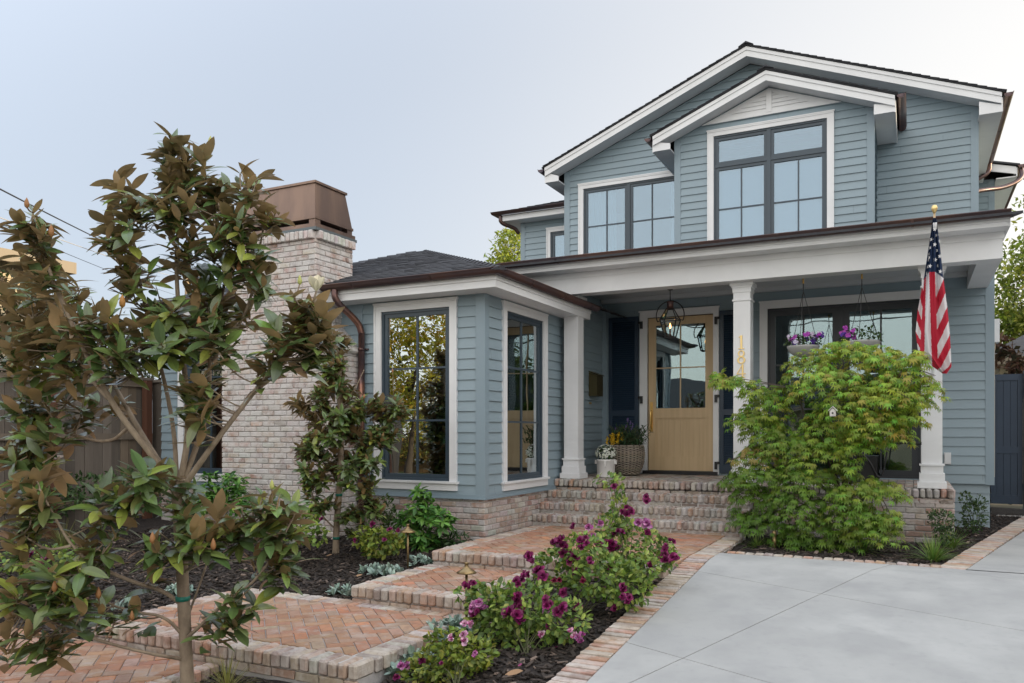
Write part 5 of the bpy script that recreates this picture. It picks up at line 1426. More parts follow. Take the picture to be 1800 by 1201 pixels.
pads = [(1290, 672, 30, 8, 0), (1325, 685, 26, 12, 0), (1345, 715, 46, 20, .1), (1320, 735, 44, 14, 0), (1375, 690, 34, 14, .2), (1425, 640, 50, 22, .1), (1485, 618, 56, 16, .1), (1455, 668, 66, 22, -.1), (1540, 632, 60, 20, .1), (1590, 650, 46, 22, 0),
 (1628, 680, 30, 14, 0), (1560, 690, 60, 24, -.1), (1610, 705, 34, 12, .1), (1495, 705, 66, 24, -.1), (1590, 735, 36, 16, 0), (1535, 745, 66, 22, -.1), (1455, 745, 56, 22, 0), (1370, 775, 60, 18, 0), (1335, 800, 50, 16, 0), (1440, 790, 66, 22, -.1), (1500, 775, 56, 18, 0),
 (1335, 835, 54, 18, -.1), (1410, 840, 64, 24, -.1), (1480, 830, 34, 18, .2), (1325, 868, 40, 14, 0), (1395, 885, 66, 24, -.15), (1345, 915, 50, 18, -.1), (1440, 925, 50, 18, -.1), (1395, 950, 54, 14, -.1), (1505, 868, 50, 16, -.25), (1555, 862, 40, 12, -.1),
 (1500, 900, 54, 18, -.25), (1535, 930, 50, 14, -.25), (1490, 940, 36, 14, -.25), (1290, 845, 24, 12, .1), (1300, 905, 24, 12, 0), (1570, 768, 34, 14, 0), (1345, 748, 44, 16, .1), (1470, 965, 30, 10, -.2), (1560, 915, 20, 10, -.2)]
for _ in range(9):
    k_ = pads[int(rnd(0, len(pads)))]; pads.append((k_[0] + rnd(-1, 1) * k_[2] * 1.0, k_[1] + rnd(-1.4, 1.4) * k_[3], rnd(12, 20), rnd(7, 11), k_[4] + rnd(-.15, .15)))
items = []; mbr = MB(); mp_paths = []
mt = [MBASE, MBASE + np.array([.02, 0, .18]), MBASE + np.array([.0, .02, .45])]
mbr.tube(mt, [.035, .03, .028], 10)
fork = mt[-1]
mains = []
for (px, py, dy) in ((1330, 800, .1), (1400, 680, .1), (1480, 650, 0), (1560, 700, 0), (1440, 760, -.2), (1540, 860, -.2), (1360, 900, -.2), (1500, 760, .1)):
    e = atY(px, py, MY + dy); pth = smooth_path([fork, lerp(fork, e, .35) + Z_ * .12, lerp(fork, e, .7) + rvec() * .05, e], 2)
    mbr.tube(pth, list(np.linspace(.020, .006, len(pth))), 7); mains.append(pth[::2])
for (px, py, rx, ry, dy) in pads:
    c = atY(px, py, MY + dy); Dp = c[1] / ray(px, py)[1]; sx, sz = rx / FPX * Dp * 1.06, ry / FPX * Dp * 1.1
    q_, d = nearest_on(mains, c); mbr.tube(smooth_path([q_, (q_ + c) / 2 + Z_ * .03, c], 2), .0045, 5)
    sy = min(.42, max(.16, sx * .8)); n = int(20 + sx * sy * 1750)
    tone = rnd(0, 1)
    for i in range(6):
        a = rnd(0, 6.28); e = c + np.array([math.cos(a) * sx, math.sin(a) * sy, -sz * .5]); mbr.tube([c, (c + e) / 2 + Z_ * .03, e], .0025, 4)
    for i in range(n):
        a = rnd(0, 6.28); r_ = math.sqrt(rnd(0, 1)) * rnd(.8, 1.08)
        x, y = math.cos(a) * r_, math.sin(a) * r_
        z = (1 - r_ * r_) * .7 - .8 * r_ * r_ + rnd(-.75, .55)
        p = c + np.array([x * sx, y * sy, z * sz])
        out = unit(np.array([x * 1.0, y * 1.0 - .25, 0]) + .5 * rvec())
        d_2 = unit(out + np.array([0, 0, -.75 + rnd(-.3, .4)]))
        up = unit(Z_ + out * .7 + .35 * rvec())
        t_ = rnd(0, 1)
        young = min(1, max(0, (c[2] + .9) / 1.6)) * .6 + min(1, max(0, (c[0] + 1.2) / 1.2)) * .5; base = tuple(lerp(a_, b_, min(1, max(0, young * rnd(.3, 1.5)))) for a_, b_ in zip((.11, .215, .026), (.33, .42, .05)))  # not leaf age: sunlight painted into the tint, yellower towards top and right
        if py < 860 and (tone < .08) and rnd(0, 1) < .35: base = (.34, .27, .08)
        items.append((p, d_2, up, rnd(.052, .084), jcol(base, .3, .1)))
MT = thing('japanese_maple', 'bright green Japanese maple with layered lacy foliage in front of the porch', 'tree', MBASE)
mbr.build('trunk', M['darkbark'], MT, True)
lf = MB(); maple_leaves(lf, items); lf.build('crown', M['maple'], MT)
bh = thing('birdhouse', 'tiny weathered white birdhouse ornament hanging in the maple', 'birdhouse', atY(1464, 733, 8.9))
c = atY(1464, 726, 8.9); q = MB(); q.box((c[0] - .028, c[1] - .025, c[2] - .035), (c[0] + .028, c[1] + .025, c[2] + .02)); q.prism([(c[0] - .028, c[1] - .025, c[2] + .021), (c[0] + .028, c[1] - .025, c[2] + .021), (c[0], c[1] - .025, c[2] + .05)], (0, .05, 0)); q.build('box', M['birdhouse'], bh)
q = MB(); q.prism([(c[0] - .042, c[1] - .035, c[2] + .018), (c[0], c[1] - .035, c[2] + .062), (c[0] + .042, c[1] - .035, c[2] + .018), (c[0] + .042, c[1] - .035, c[2] + .026), (c[0], c[1] - .035, c[2] + .07), (c[0] - .042, c[1] - .035, c[2] + .026)][::1], (0, .07, 0)); q.build('roof', M['birdhouse'], bh)
q = MB(); q.tube([(c[0], c[1] - .026, c[2] - .002), (c[0], c[1] - .0275, c[2] - .002)], .010, 12); q.tube([(c[0], c[1], c[2] + .06), (c[0], c[1], c[2] + .16)], .0015, 4); q.build('entrance_hole', M['black'], bh)

# ------------------------------------------------------------------ shrubs, roses, ground plants
def ell_pts(c, r, n, shell=.55):
    out = []
    for _ in range(n):
        v = rvec(); k = rnd(shell, 1) ** .6; out.append((np.array([c[0] + v[0] * r[0] * k, c[1] + v[1] * r[1] * k, c[2] + v[2] * r[2] * k]), v))
    return out
def shrub(name, label, cat, base, blobs, n, L, wr, cols, mat='leaf', stems=8, stem_r=.004, group=None, up=.5, whorl=0, fold=.15, prof=(0, .7, 1.0, .8, 0), stemmat='stem', seed=None):
    if seed: random.seed(seed)
    base = np.array(base, float); T = thing(name, label, cat, base, group)
    st = newst(); sm = MB(); tot = sum(b[1][0] * b[1][2] for b in blobs)
    for c, r in blobs:
        k = int(n * r[0] * r[2] / tot)
        c = np.array(c, float)
        for i in range(max(2, int(stems * r[0] * r[2] / tot))):
            e = c + rvec() * np.array(r) * .8; b0 = base + np.array([rnd(-.03, .03), rnd(-.03, .03), 0])
            sm.tube(smooth_path([b0, lerp(b0, e, .45) + np.array([0, 0, .06]), e], 2), list(np.linspace(stem_r, stem_r * .5, 10)), 5)
        for p, v in ell_pts(c, r, max(1, k // max(1, whorl)) if whorl else k):
            colr = lambda: jcol(cols[int(rnd(0, len(cols)))], .25, .1)
            if whorl: rosette(st, p, unit(v * .7 + Z_ * .9), whorl, L, spread=(.7, 1.5), droop=.3, colf=colr, wr=wr)
            else:
                d = unit(v * .8 + rvec() * .8 + Z_ * .1); st[0].append(p); st[1].append(d); st[2].append(unit(Z_ * up + v * .5 + rvec() * .4)); l = L * rnd(.7, 1.2)
                st[3].append(l); st[4].append(l * wr); st[5].append(colr()); st[6].append(rnd(0, .3))
    sm.build('stems', M[stemmat], T, True)
    lf = MB(); flush(lf, st, fold=fold, prof=prof); lf.build('foliage', M[mat], T, True)
    return T
def bloom(T, c, r, pal, facing=None):
    """a full ruffled rose: rings of cupped petals"""
    st = newst(); ax = unit(np.array([rnd(-.5, .5), -0.7, rnd(.3, 1.0)])) if facing is None else unit(facing)
    s = unit(np.cross(ax, X_ + .1)); s2 = np.cross(ax, s)
    for ring, (k, th, L) in enumerate(((9, 1.45, 1.0), (8, 1.1, .88), (7, .75, .74), (5, .42, .6), (3, .18, .5))):
        for i in range(k):
            a = i * 2 * math.pi / k + ring * .4 + rnd(-.4, .4); t_ = th + rnd(-.35, .35)
            rad = s * math.cos(a) + s2 * math.sin(a)
            d = ax * math.cos(t_) + rad * math.sin(t_)
            st[0].append(c); st[1].append(d); st[2].append(ax * math.sin(t_) - rad * math.cos(t_)); l = r * L * rnd(.7, 1.3); st[3].append(l); st[4].append(l * rnd(.7, 1.05))
            st[5].append(jcol(pal[int(rnd(0, len(pal)))], .3, .08)); st[6].append(rnd(-.35, .15))
    q_ = MB(); flush(q_, st, fold=.3, prof=(.3, .75, 1.0, .85, .45)); q_.build('bloom', M['petal'], T, True)
PUR = [(.17, .008, .075), (.22, .012, .10), (.12, .006, .05), (.26, .02, .13)]
LIL = [(.42, .12, .32), (.55, .25, .45), (.30, .05, .20)]
RED = [(.20, .006, .045), (.14, .004, .035)]
PNK = [(.62, .32, .47), (.72, .52, .60), (.50, .10, .28)]
RG = [(.14, .23, .045), (.20, .29, .05), (.28, .35, .07), (.10, .17, .04)]
def rose(label, basepx, blobs_px, Yb, n, blooms, seed, cols=RG, L=.052, group='purple rose bushes in the bed beside the path', stems=16):
    random.seed(seed)
    b = atG(*basepx); blobs = []
    for (px, py, rx, ry) in blobs_px:
        c = atY(px, py, Yb); D = c[1] / ray(px, py)[1]; sx, sz = rx / FPX * D, ry / FPX * D; blobs.append((c, (sx, min(.32, max(sx, .08)), sz)))
    T = shrub('rose_bush', label, 'rose bush', b, blobs, n, L, .62, cols, stems=stems, group=group, prof=(0, .8, 1.0, .75, 0))
    for bl in blooms:
        px, py, r = bl[:3]; pal = bl[3] if len(bl) > 3 else PUR
        c = atY(px, py, Yb - rnd(.12, .28)); D = c[1] / ray(px, py)[1]
        R0 = r / FPX * D
        if r > 7.5:
            for k in range(3 if r > 10 else 2): bloom(T, c + rvec() * R0 * .62, R0 * rnd(.5, .8), pal)
        else: bloom(T, c, R0, pal)
    return T
def R7(lst): return [(600 + a[0] * .3556, 800 + a[1] * .3556, a[2] * .3556, *a[3:]) for a in lst]
rose('tall purple rose bush nearest the steps, with a thin shoot rising above it', (1105, 1045), [(1110, 960, 56, 42), (1150, 975, 40, 32), (1060, 975, 44, 30), (1090, 905, 16, 40), (1080, 925, 34, 20), (1085, 850, 12, 14), (1066, 843, 22, 8)], 6.75, 1500,
 R7([(1350, 155, 18), (1505, 222, 30), (1400, 275, 30), (1438, 268, 22), (1490, 340, 34, LIL), (1525, 372, 28), (1150, 360, 24), (1222, 360, 20, LIL), (1280, 340, 16, LIL), (1260, 405, 22, LIL), (1290, 430, 36), (1330, 452, 34), (1352, 462, 30), (1378, 385, 22), (1340, 386, 24),
     (1462, 518, 28, RED), (1540, 548, 32), (1605, 515, 32), (1642, 512, 30), (1612, 462, 26), (1636, 415, 24), (1395, 578, 18), (1328, 556, 16)]), 101)
rose('wide purple rose bush in the middle of the row beside the path', (1020, 1085), [(1050, 1010, 60, 40), (985, 1000, 50, 36), (1100, 1035, 46, 34), (1020, 965, 50, 26), (1130, 1000, 30, 24)], 6.0, 1700,
 R7([(1050, 428, 22), (1088, 420, 30), (1097, 468, 32), (1175, 440, 34), (1205, 425, 26), (1135, 508, 34), (945, 503, 34), (1225, 528, 22), (1155, 578, 26), (985, 585, 36), (1065, 615, 24, RED), (1195, 612, 22, RED), (1390, 662, 28), (1428, 690, 26), (1432, 722, 30), (1345, 748, 28), (1090, 695, 30), (1172, 762, 26), (1400, 690, 24)]), 102)
rose('full purple rose bush at the near end of the bed, heavy with blooms', (925, 1152), [(925, 1070, 66, 44), (880, 1090, 50, 40), (985, 1090, 54, 36), (930, 1120, 56, 26), (880, 1055, 46, 30)], 5.25, 1700,
 R7([(905, 605, 30), (880, 625, 28), (925, 590, 20), (865, 708, 38), (855, 765, 46), (885, 805, 40), (880, 760, 36), (835, 770, 30), (1020, 728, 30), (1000, 712, 24), (1085, 765, 34), (1085, 782, 26), (1020, 860, 26), (990, 884, 18, PNK), (1180, 900, 32, LIL), (1140, 885, 28, PNK), (1010, 780, 20, LIL)]), 103)
rose('loose rose stems with faded lilac blooms climbing past the right path light', (838, 1110), [(840, 1060, 18, 34), (850, 1085, 26, 24), (815, 1045, 14, 14), (838, 1040, 12, 12)], 5.2, 260,
 R7([(655, 630, 22), (630, 652, 22), (612, 640, 16), (665, 745, 34, LIL), (700, 748, 26, LIL), (640, 788, 28), (660, 780, 24), (625, 832, 30, PNK)]), 104, stems=10)
YG = [(.22, .27, .035), (.16, .22, .03), (.28, .30, .05), (.11, .17, .03)]
rose('low yellow green rose bush at the bottom edge with pale pink blooms', (800, 1215), [(790, 1165, 60, 30), (830, 1150, 40, 26), (750, 1185, 46, 24), (790, 1125, 40, 16)], 4.55, 1500,
 [(790, 1122, 8, PNK), (814, 1122, 11, PNK), (840, 1149, 9, LIL), (710, 1168, 12, LIL), (737, 1163, 9), (700, 1192, 9), (776, 1166, 4)], 105, cols=YG, L=.045)
rose('small yellow green rose bush with magenta blooms beside the left path light', (665, 985), [(665, 955, 30, 26), (640, 945, 20, 18), (690, 950, 20, 20)], 7.1, 600,
 [(655, 922, 6), (685, 931, 5), (700, 932, 4), (624, 950, 4), (676, 949, 4)], 106, cols=YG, L=.06)
rose('low leafy rose bush with few blooms below the chimney', (520, 965), [(520, 925, 40, 30), (490, 915, 30, 24), (550, 940, 24, 20)], 6.7, 600,
 [(512, 918, 5), (566, 913, 5), (480, 900, 4), (526, 905, 4)], 107, L=.06)
rose('purple rose bush near the fence, mostly hidden by magnolia leaves', (85, 1010), [(85, 985, 50, 24), (40, 985, 36, 20), (130, 975, 24, 20)], 5.0, 500,
 [(50, 978, 9), (85, 985, 10), (115, 997, 10), (82, 1006, 8), (160, 1008, 9), (38, 980, 6), (75, 975, 8, LIL)], 108, L=.06)

# mexican-orange style shrubs
CHG = [(.055, .16, .03), (.10, .24, .04), (.16, .32, .06)]
def pxblobs(lst, Yb):
    out = []
    for (px, py, rx, ry) in lst:
        c = atY(px, py, Yb); D = c[1] / ray(px, py)[1]; out.append((c, (rx / FPX * D, max(.08, min(.3, rx / FPX * D)), ry / FPX * D)))
    return out
shrub('shrub', 'glossy green shrub with whorled leaves under the wing window', 'shrub', atG(742, 966), pxblobs([(740, 870, 16, 16), (745, 900, 36, 22), (775, 915, 24, 16), (720, 915, 22, 18), (740, 945, 30, 20), (770, 905, 22, 10), (760, 955, 30, 12)], 7.75), 900, .105, .36, CHG, whorl=7, stems=14, seed=41)
shrub('shrub', 'bright green whorled shrub at the left corner of the chimney', 'shrub', atG(366, 908), pxblobs([(366, 850, 20, 20), (362, 885, 26, 22), (380, 870, 16, 16)], 7.6), 420, .10, .36, CHG, whorl=7, stems=8, seed=42)
shrub('shrub', 'bright green whorled shrub in front of the chimney base', 'shrub', atG(420, 905), pxblobs([(415, 855, 22, 18), (420, 885, 26, 18), (405, 840, 10, 10)], 7.5), 380, .10, .36, CHG, whorl=7, stems=8, seed=43)
shrub('shrub', 'narrow upright green shrub against the brick beside the downspout', 'shrub', atG(678, 950), pxblobs([(680, 895, 12, 26), (665, 925, 18, 20), (690, 915, 10, 20)], 7.95), 420, .05, .5, [(.05, .10, .02), (.08, .14, .03)], stems=8, seed=44)
shrub('shrub', 'low dark green plant tucked at the corner of the brick foundation', 'shrub', atG(800, 955), pxblobs([(800, 948, 24, 9), (780, 950, 16, 8)], 7.9), 240, .06, .4, [(.03, .075, .02), (.05, .10, .03)], stems=4, seed=45)
shrub('shrub', 'dark leafy shrub growing at the foot of the fence', 'shrub', atG(150, 900), pxblobs([(150, 860, 50, 26), (220, 850, 40, 26), (100, 880, 40, 26), (60, 900, 50, 30), (270, 880, 30, 20)], 7.0), 1400, .075, .42, [(.035, .075, .02), (.06, .11, .03)], stems=16, seed=46)
BX = [(.035, .075, .025), (.055, .10, .035), (.09, .15, .05)]
shrub('boxwood', 'small dark boxwood at the corner of the porch brickwork', 'shrub', atG(1655, 958), pxblobs([(1655, 915, 20, 18), (1660, 940, 16, 16), (1645, 905, 12, 8)], 9.9), 620, .035, .5, BX, stems=12, seed=47)
shrub('boxwood', 'upright dark boxwood against the siding near the gate', 'shrub', atG(1712, 935), pxblobs([(1712, 905, 20, 26), (1698, 880, 10, 16), (1722, 885, 10, 14), (1705, 925, 20, 12)], 11.6), 620, .042, .5, BX, stems=12, seed=48)

# grasses
def grass_tuft(label, base, n, L, cols, seed, spread=.6, w=.006, group=None, name='grass_tuft'):
    random.seed(seed); T = MB(); base = np.array(base, float)
    for i in range(n):
        a = rnd(0, 6.28); l = L * rnd(.6, 1.1); out = np.array([math.cos(a), math.sin(a), 0]); th = rnd(.1, spread); s = np.cross(out, Z_)
        col = jcol(cols[int(rnd(0, len(cols)))], .25, .1); p0 = base + out * rnd(0, .04); V = []
        k = 6
        for j in range(k + 1):
            t_ = j / k; p = p0 + out * l * (math.sin(th) * t_ + .45 * t_ * t_ * th) + Z_ * l * (math.cos(th) * t_ - .45 * t_ * t_ * th)
            ww = w * (1 - t_ ** 2) + .0006; V += [p + s * ww, p - s * ww]
        T.add(V, [(2 * j, 2 * j + 1, 2 * j + 3, 2 * j + 2) for j in range(k)], col)
    o = T.build(name, M['leaf'])
    return tag(o, label, 'grass', group)
GG = [(.10, .19, .035), (.14, .25, .05), (.20, .28, .06)]
for i, (px, py, L, n, lb) in enumerate(((1640, 990, .32, 130, 'bright green grass tuft at the driveway corner, nearest of the tufts by the maple'), (1672, 965, .30, 100, 'green grass tuft just behind the corner tuft, by the boxwood'), (1515, 975, .26, 70, 'green grass tuft under the right side of the maple'),
                                    (1420, 965, .24, 60, 'thin grass tuft under the middle of the maple'), (1330, 965, .22, 60, 'small grass tuft at the left end of the maple bed'), (1545, 965, .24, 60, 'grass tuft between the maple and the brick porch wall'))):
    grass_tuft(lb, atG(px, py), n, L, GG, 200 + i, 1.0, .006, 'grass tufts in the bed around the maple')
grass_tuft('wispy yellow green grass at the bottom edge beside the magnolia trunk', atG(400, 1215), 110, .26, [(.22, .22, .05), (.28, .26, .08)], 210, 1.2, .0025)
grass_tuft('fine arching grass near the fence behind the magnolia branches', atG(110, 965), 180, .42, [(.14, .17, .05), (.22, .22, .08)], 211, 1.2, .0035)

# woolly silver plants
LE = [(.27, .36, .31), (.33, .42, .36), (.22, .30, .26)]
def lambs_ear(label, centre, rx, ry, n, L, seed):
    random.seed(seed); st = newst(); c = np.array(centre, float)
    for i in range(n):
        a = rnd(0, 6.28); r_ = math.sqrt(rnd(0, 1)); x, y = c[0] + math.cos(a) * rx * r_, c[1] + math.sin(a) * ry * r_
        p = np.array([x, y, ground_z(x, y) + rnd(.02, .07) * (1.3 - r_)])
        rosette(st, p, unit(Z_ + .35 * np.array([math.cos(a) * r_, math.sin(a) * r_, 0])), 8, L, spread=(.25, 1.25), droop=.0, colf=lambda: jcol(LE[int(rnd(0, 3))], .15, .05), wr=.42, curl=(-.1, .35))
    T = MB(); flush(T, st, fold=.25, prof=(.2, .7, 1.0, .9, .35))
    return tag(T.build('lambs_ear', M['fuzzy'], None, True), label, 'plant', 'silvery woolly plants edging the path')
lambs_ear('wide silvery woolly plant left of the middle path platform', atG(668, 1012), .26, .14, 22, .075, 301)
lambs_ear('silvery woolly plant behind the left path light', atG(737, 992), .14, .12, 12, .07, 302)
lambs_ear('small silvery woolly plant at the corner where the middle platform begins', atG(605, 1046), .11, .10, 10, .075, 303)
lambs_ear('silvery woolly plant seen through the magnolia beside the trunk', atG(312, 1048), .13, .10, 10, .08, 304)
lambs_ear('small silvery woolly plant by the left end of the lower platform', atG(215, 1074), .09, .08, 6, .085, 305)
lambs_ear('silvery woolly plant at the near right corner of the lower platform', atG(712, 1175), .15, .16, 16, .085, 306)
lambs_ear('large silvery woolly plant between the lower platform and the roses', atG(795, 1120), .20, .24, 26, .085, 307)

# path lights
def path_light(label, base, h, group='brass path lights'):
    T = thing('path_light', label, 'path light', base, group); b = np.array(base, float)
    q_ = MB(); q_.tube([b - Z_ * .05, b + Z_ * (h - .035)], .0105, 12); q_.build('post', M['bronze'], T, True)
    q_ = MB(); q_.lathe(b + Z_ * (h - .06), [(.078, -.001), (.081, .004), (.050, .022), (.022, .042), (.016, .050), (.014, .072), (.017, .075), (.015, .082), (.0, .086)], 28); q_.lathe(b + Z_ * (h - .06), [(.078, -.002), (.02, .030), (.0, .03)], 28)
    q_.build('shade', M['bronze'], T, True)
    return T
b1 = atG(717, 1002); path_light('aged brass path light in the mulch left of the path', b1, 1.0 * (927 - 1002) / -FPX * b1[1] / ray(717, 1002)[1] + .01)
b2 = atG(820, 1112); path_light('aged brass path light between the path and the nearest roses', b2, (996 - 1112) / -FPX * b2[1] / ray(820, 1112)[1] + .01)
bs = atG(1361, 968); q = MB(); q.tube([bs, bs + Z_ * .20], .022, 14); q.lathe(bs + Z_ * .20, [(.026, -.02), (.026, .0), (.018, .02), (.0, .022)], 14)
tag(q.build('garden_spotlight', M['bronze'], None, True), 'short brass spotlight stub in the mulch under the maple', 'spotlight')
sk_ = atG(1492, 962); q = MB(); q.box((sk_[0] - .03, sk_[1] - .02, sk_[2] - .05), (sk_[0] + .02, sk_[1] + .02, sk_[2] + .24)); q.box((sk_[0] - .032, sk_[1] - .022, sk_[2] + .05), (sk_[0] + .06, sk_[1] + .022, sk_[2] + .07), m=1)
tag(q.build('wooden_stake', [M['darkbark'], M['tie']]), 'short brown stake with green tie under the maple', 'stake')

# ------------------------------------------------------------------ porch pots and baskets
random.seed(51)
def flower_ball(T, c, r, n, col, fr, name='flowers', leaves=True):
    st = newst(); c = np.array(c, float)
    for p, v in ell_pts(c, r, n, .9):
        if p[2] < c[2] - r[2] * .45: continue
        ax = unit(v + Z_ * .3); rosette(st, p, ax, 6, fr, spread=(1.0, 1.4), droop=0, colf=lambda: jcol(col[int(rnd(0, len(col)))], .12, .03), wr=.6)
    q_ = MB(); flush(q_, st, prof=(.4, .9, .8)); q_.build(name, M['petal'], T, True)
px_, py_ = atY(1065, 836, 11.15)[:2]
WPm = thing('flower_pot', 'white cylindrical pot of white chrysanthemums at the top of the steps', 'flower pot', (px_, py_, -.652))
q = MB(); q.lathe((px_, py_, -.652), [(.0, 0), (.128, 0), (.132, .01), (.134, .235), (.142, .24), (.142, .262), (.128, .262), (.126, .22), (.0, .21)], 36); q.build('pot', M['pot'], WPm, True)
q = MB(); q.box((px_ - .165, py_ - .02, -.46), (px_ - .135, py_ + .02, -.40)); q.box((px_ + .135, py_ - .02, -.46), (px_ + .165, py_ + .02, -.40)); q.box((px_ + .03, py_ - .15, -.50), (px_ + .055, py_ - .133, -.41)); build_split(q, 'handle', M['pot'], WPm)
T0 = newst(); c0 = np.array([px_, py_, -.31])
for p, v in ell_pts(c0, (.13, .13, .09), 160, .5): 
    T0[0].append(p); T0[1].append(unit(v + rvec() * .5)); T0[2].append(unit(Z_ + v)); T0[3].append(.05); T0[4].append(.028); T0[5].append(jcol((.05, .10, .03))); T0[6].append(.2)
q = MB(); flush(q, T0); q.build('foliage', M['leaf'], WPm, True)
flower_ball(WPm, (px_, py_, -.30), (.155, .155, .13), 230, [(.78, .80, .74), (.70, .74, .64)], .017)
bx_, by_ = atY(1101, 832, 11.75)[:2]
BK = thing('wicker_planter', 'round woven wicker basket of yellow flowers and purple salvia beside the door', 'planter', (bx_, by_, -.652))
q = MB(); prof = [(.0, 0), (.15, .0), (.20, .05), (.255, .20), (.268, .34), (.255, .44), (.245, .47), (.225, .47), (.22, .40), (.0, .38)]
q.lathe((bx_, by_, -.652), prof, 40, (.25, .25, .25))
for k in range(26):
    z = .015 + k * .0175; rr0 = np.interp(z, [p[1] for p in prof[1:7]], [p[0] for p in prof[1:7]])
    pts = [(bx_ + (rr0 + .002 + .013 * math.sin(a * 14 + k * math.pi)) * math.cos(a), by_ + (rr0 + .002 + .013 * math.sin(a * 14 + k * math.pi)) * math.sin(a), -.652 + z) for a in np.linspace(0, 2 * math.pi, 121)]
    q.tube(pts, .0085, 5, jcol((.95, .95, .95), .4, .05))
q.build('basket', M['basket'], BK, True)
st = newst(); q2 = MB()
for i in range(110):
    a = rnd(0, 6.28); r_ = rnd(.3, 1); e = np.array([bx_ + .05 + math.cos(a) * .36 * r_, by_ - .03 + math.sin(a) * .24 * r_, -.20 + rnd(.02, .34)]); b0 = np.array([bx_ + rnd(-.12, .15), by_ + rnd(-.1, .1), -.23])
    q2.tube(smooth_path([b0, lerp(b0, e, .5) + Z_ * .05, e], 2), .003, 4)
    for k in range(12):
        t_ = rnd(.2, 1); p = lerp(b0, e, t_); st[0].append(p); st[1].append(unit(rvec() + Z_ * .2)); st[2].append(unit(Z_ + .4 * rvec())); st[3].append(rnd(.05, .10)); st[4].append(.018); st[5].append(jcol((.05, .11, .045), .3)); st[6].append(.35)
q2.build('stems', M['stem'], BK, True); q = MB(); flush(q, st); q.build('foliage', M['leaf'], BK, True)
def spike(T, b, e, col, n, s, name):
    st_ = newst()
    for k in range(n):
        t_ = k / n; p = lerp(np.array(b), np.array(e), t_) + rvec() * .006; rosette(st_, p, unit(rvec()), 3, s, colf=lambda: jcol(col, .2, .05), wr=.7)
    q_ = MB(); flush(q_, st_, prof=(.5, .9, .5)); q_.build(name, M['petal'], T, True)
for i in range(22):
    a = rnd(-.28, .04); b = (bx_ + a, by_ - rnd(.02, .18), -.16 + rnd(-.04, .06)); spike(BK, b, (b[0] + rnd(-.02, .02), b[1], b[2] + .12), (.65, .42, .02), 12, .024, 'yellow_flower')
for i in range(5):
    b = (bx_ + (-.16, .0, .06, .10, .04)[i], by_ - .05, .02 + rnd(-.05, .12)); spike(BK, b, (b[0] + rnd(-.01, .03), b[1], b[2] + .10), (.20, .14, .34), 10, .016, 'purple_flower')

def hanging(label, px, pytop, pybowl, Yb, r, seed, full):
    random.seed(seed); c = atY(px, pybowl, Yb); top = atY(px, pytop, Yb)
    T = thing('hanging_planter', label, 'hanging planter', (c[0], c[1], c[2] - r * .55), 'hanging planters along the porch beam')
    q_ = MB(); q_.lathe((c[0], c[1], c[2]), [(.0, -r * .62), (r * .45, -r * .56), (r * .80, -r * .3), (r * .97, 0), (r, r * .12), (r * .93, r * .12), (r * .9, .0), (.0, -.02)], 36); q_.build('bowl', M['stonepot'], T, True)
    q_ = MB(); topz = 1.90
    for a in (.4, 2.5, 4.6):
        q_.tube([(c[0] + r * .95 * math.cos(a), c[1] + r * .95 * math.sin(a), c[2] + r * .1), (c[0], c[1], topz - .10)], .004, 5)
    q_.tube([(c[0], c[1], topz - .10), (c[0], c[1], topz)], .006, 6); q_.build('hanger', M['black'], T)
    q_ = MB(); q_.tube([(c[0], c[1], topz), (c[0], c[1], topz + .06)], .012, 8); q_.build('hook', M['brass'], T)
    st_ = newst(); fl = newst()
    for p, v in ell_pts(c + Z_ * r * .35, (r * 1.15, r * 1.0, r * .55), 260 if full else 200, .3):
        st_[0].append(p); st_[1].append(unit(rvec() + v * .5)); st_[2].append(unit(Z_ + .5 * rvec())); st_[3].append(rnd(.03, .055)); st_[4].append(.026); st_[5].append(jcol((.06, .11, .035), .3)); st_[6].append(.2)
    for i in range(26 if full else 12):
        a = rnd(0, 6.28); p = c + np.array([math.cos(a) * r * rnd(.5, 1.15), math.sin(a) * r * rnd(.5, 1.1) - .02, r * rnd(.15, .95) if full else r * rnd(.4, .9)])
        if not full: p[0] = c[0] - r * rnd(.3, 1.1)
        col = ((.36, .04, .40), (.09, .03, .30), (.55, .48, .62), (.40, .06, .42))[int(rnd(0, 4))]
        fl = newst(); rosette(fl, p, unit(np.array([rnd(-.4, .4), -1, rnd(0, .6)])), 6, .030, spread=(1.1, 1.4), droop=0, colf=lambda: jcol(col, .15, .05), wr=1.0); q_ = MB(); flush(q_, fl, prof=(.3, .9, .9)); q_.build('flower', M['petal'], T, True)
    q_ = MB(); flush(q_, st_); q_.build('foliage', M['leaf'], T, True)
hanging('stone bowl planter full of purple and white petunias hanging left before the big window', 1412, 496, 612, 10.75, .20, 61, True)
hanging('stone bowl planter with few flowers and trailing leaves hanging right before the big window', 1515, 490, 604, 10.75, .215, 62, False)

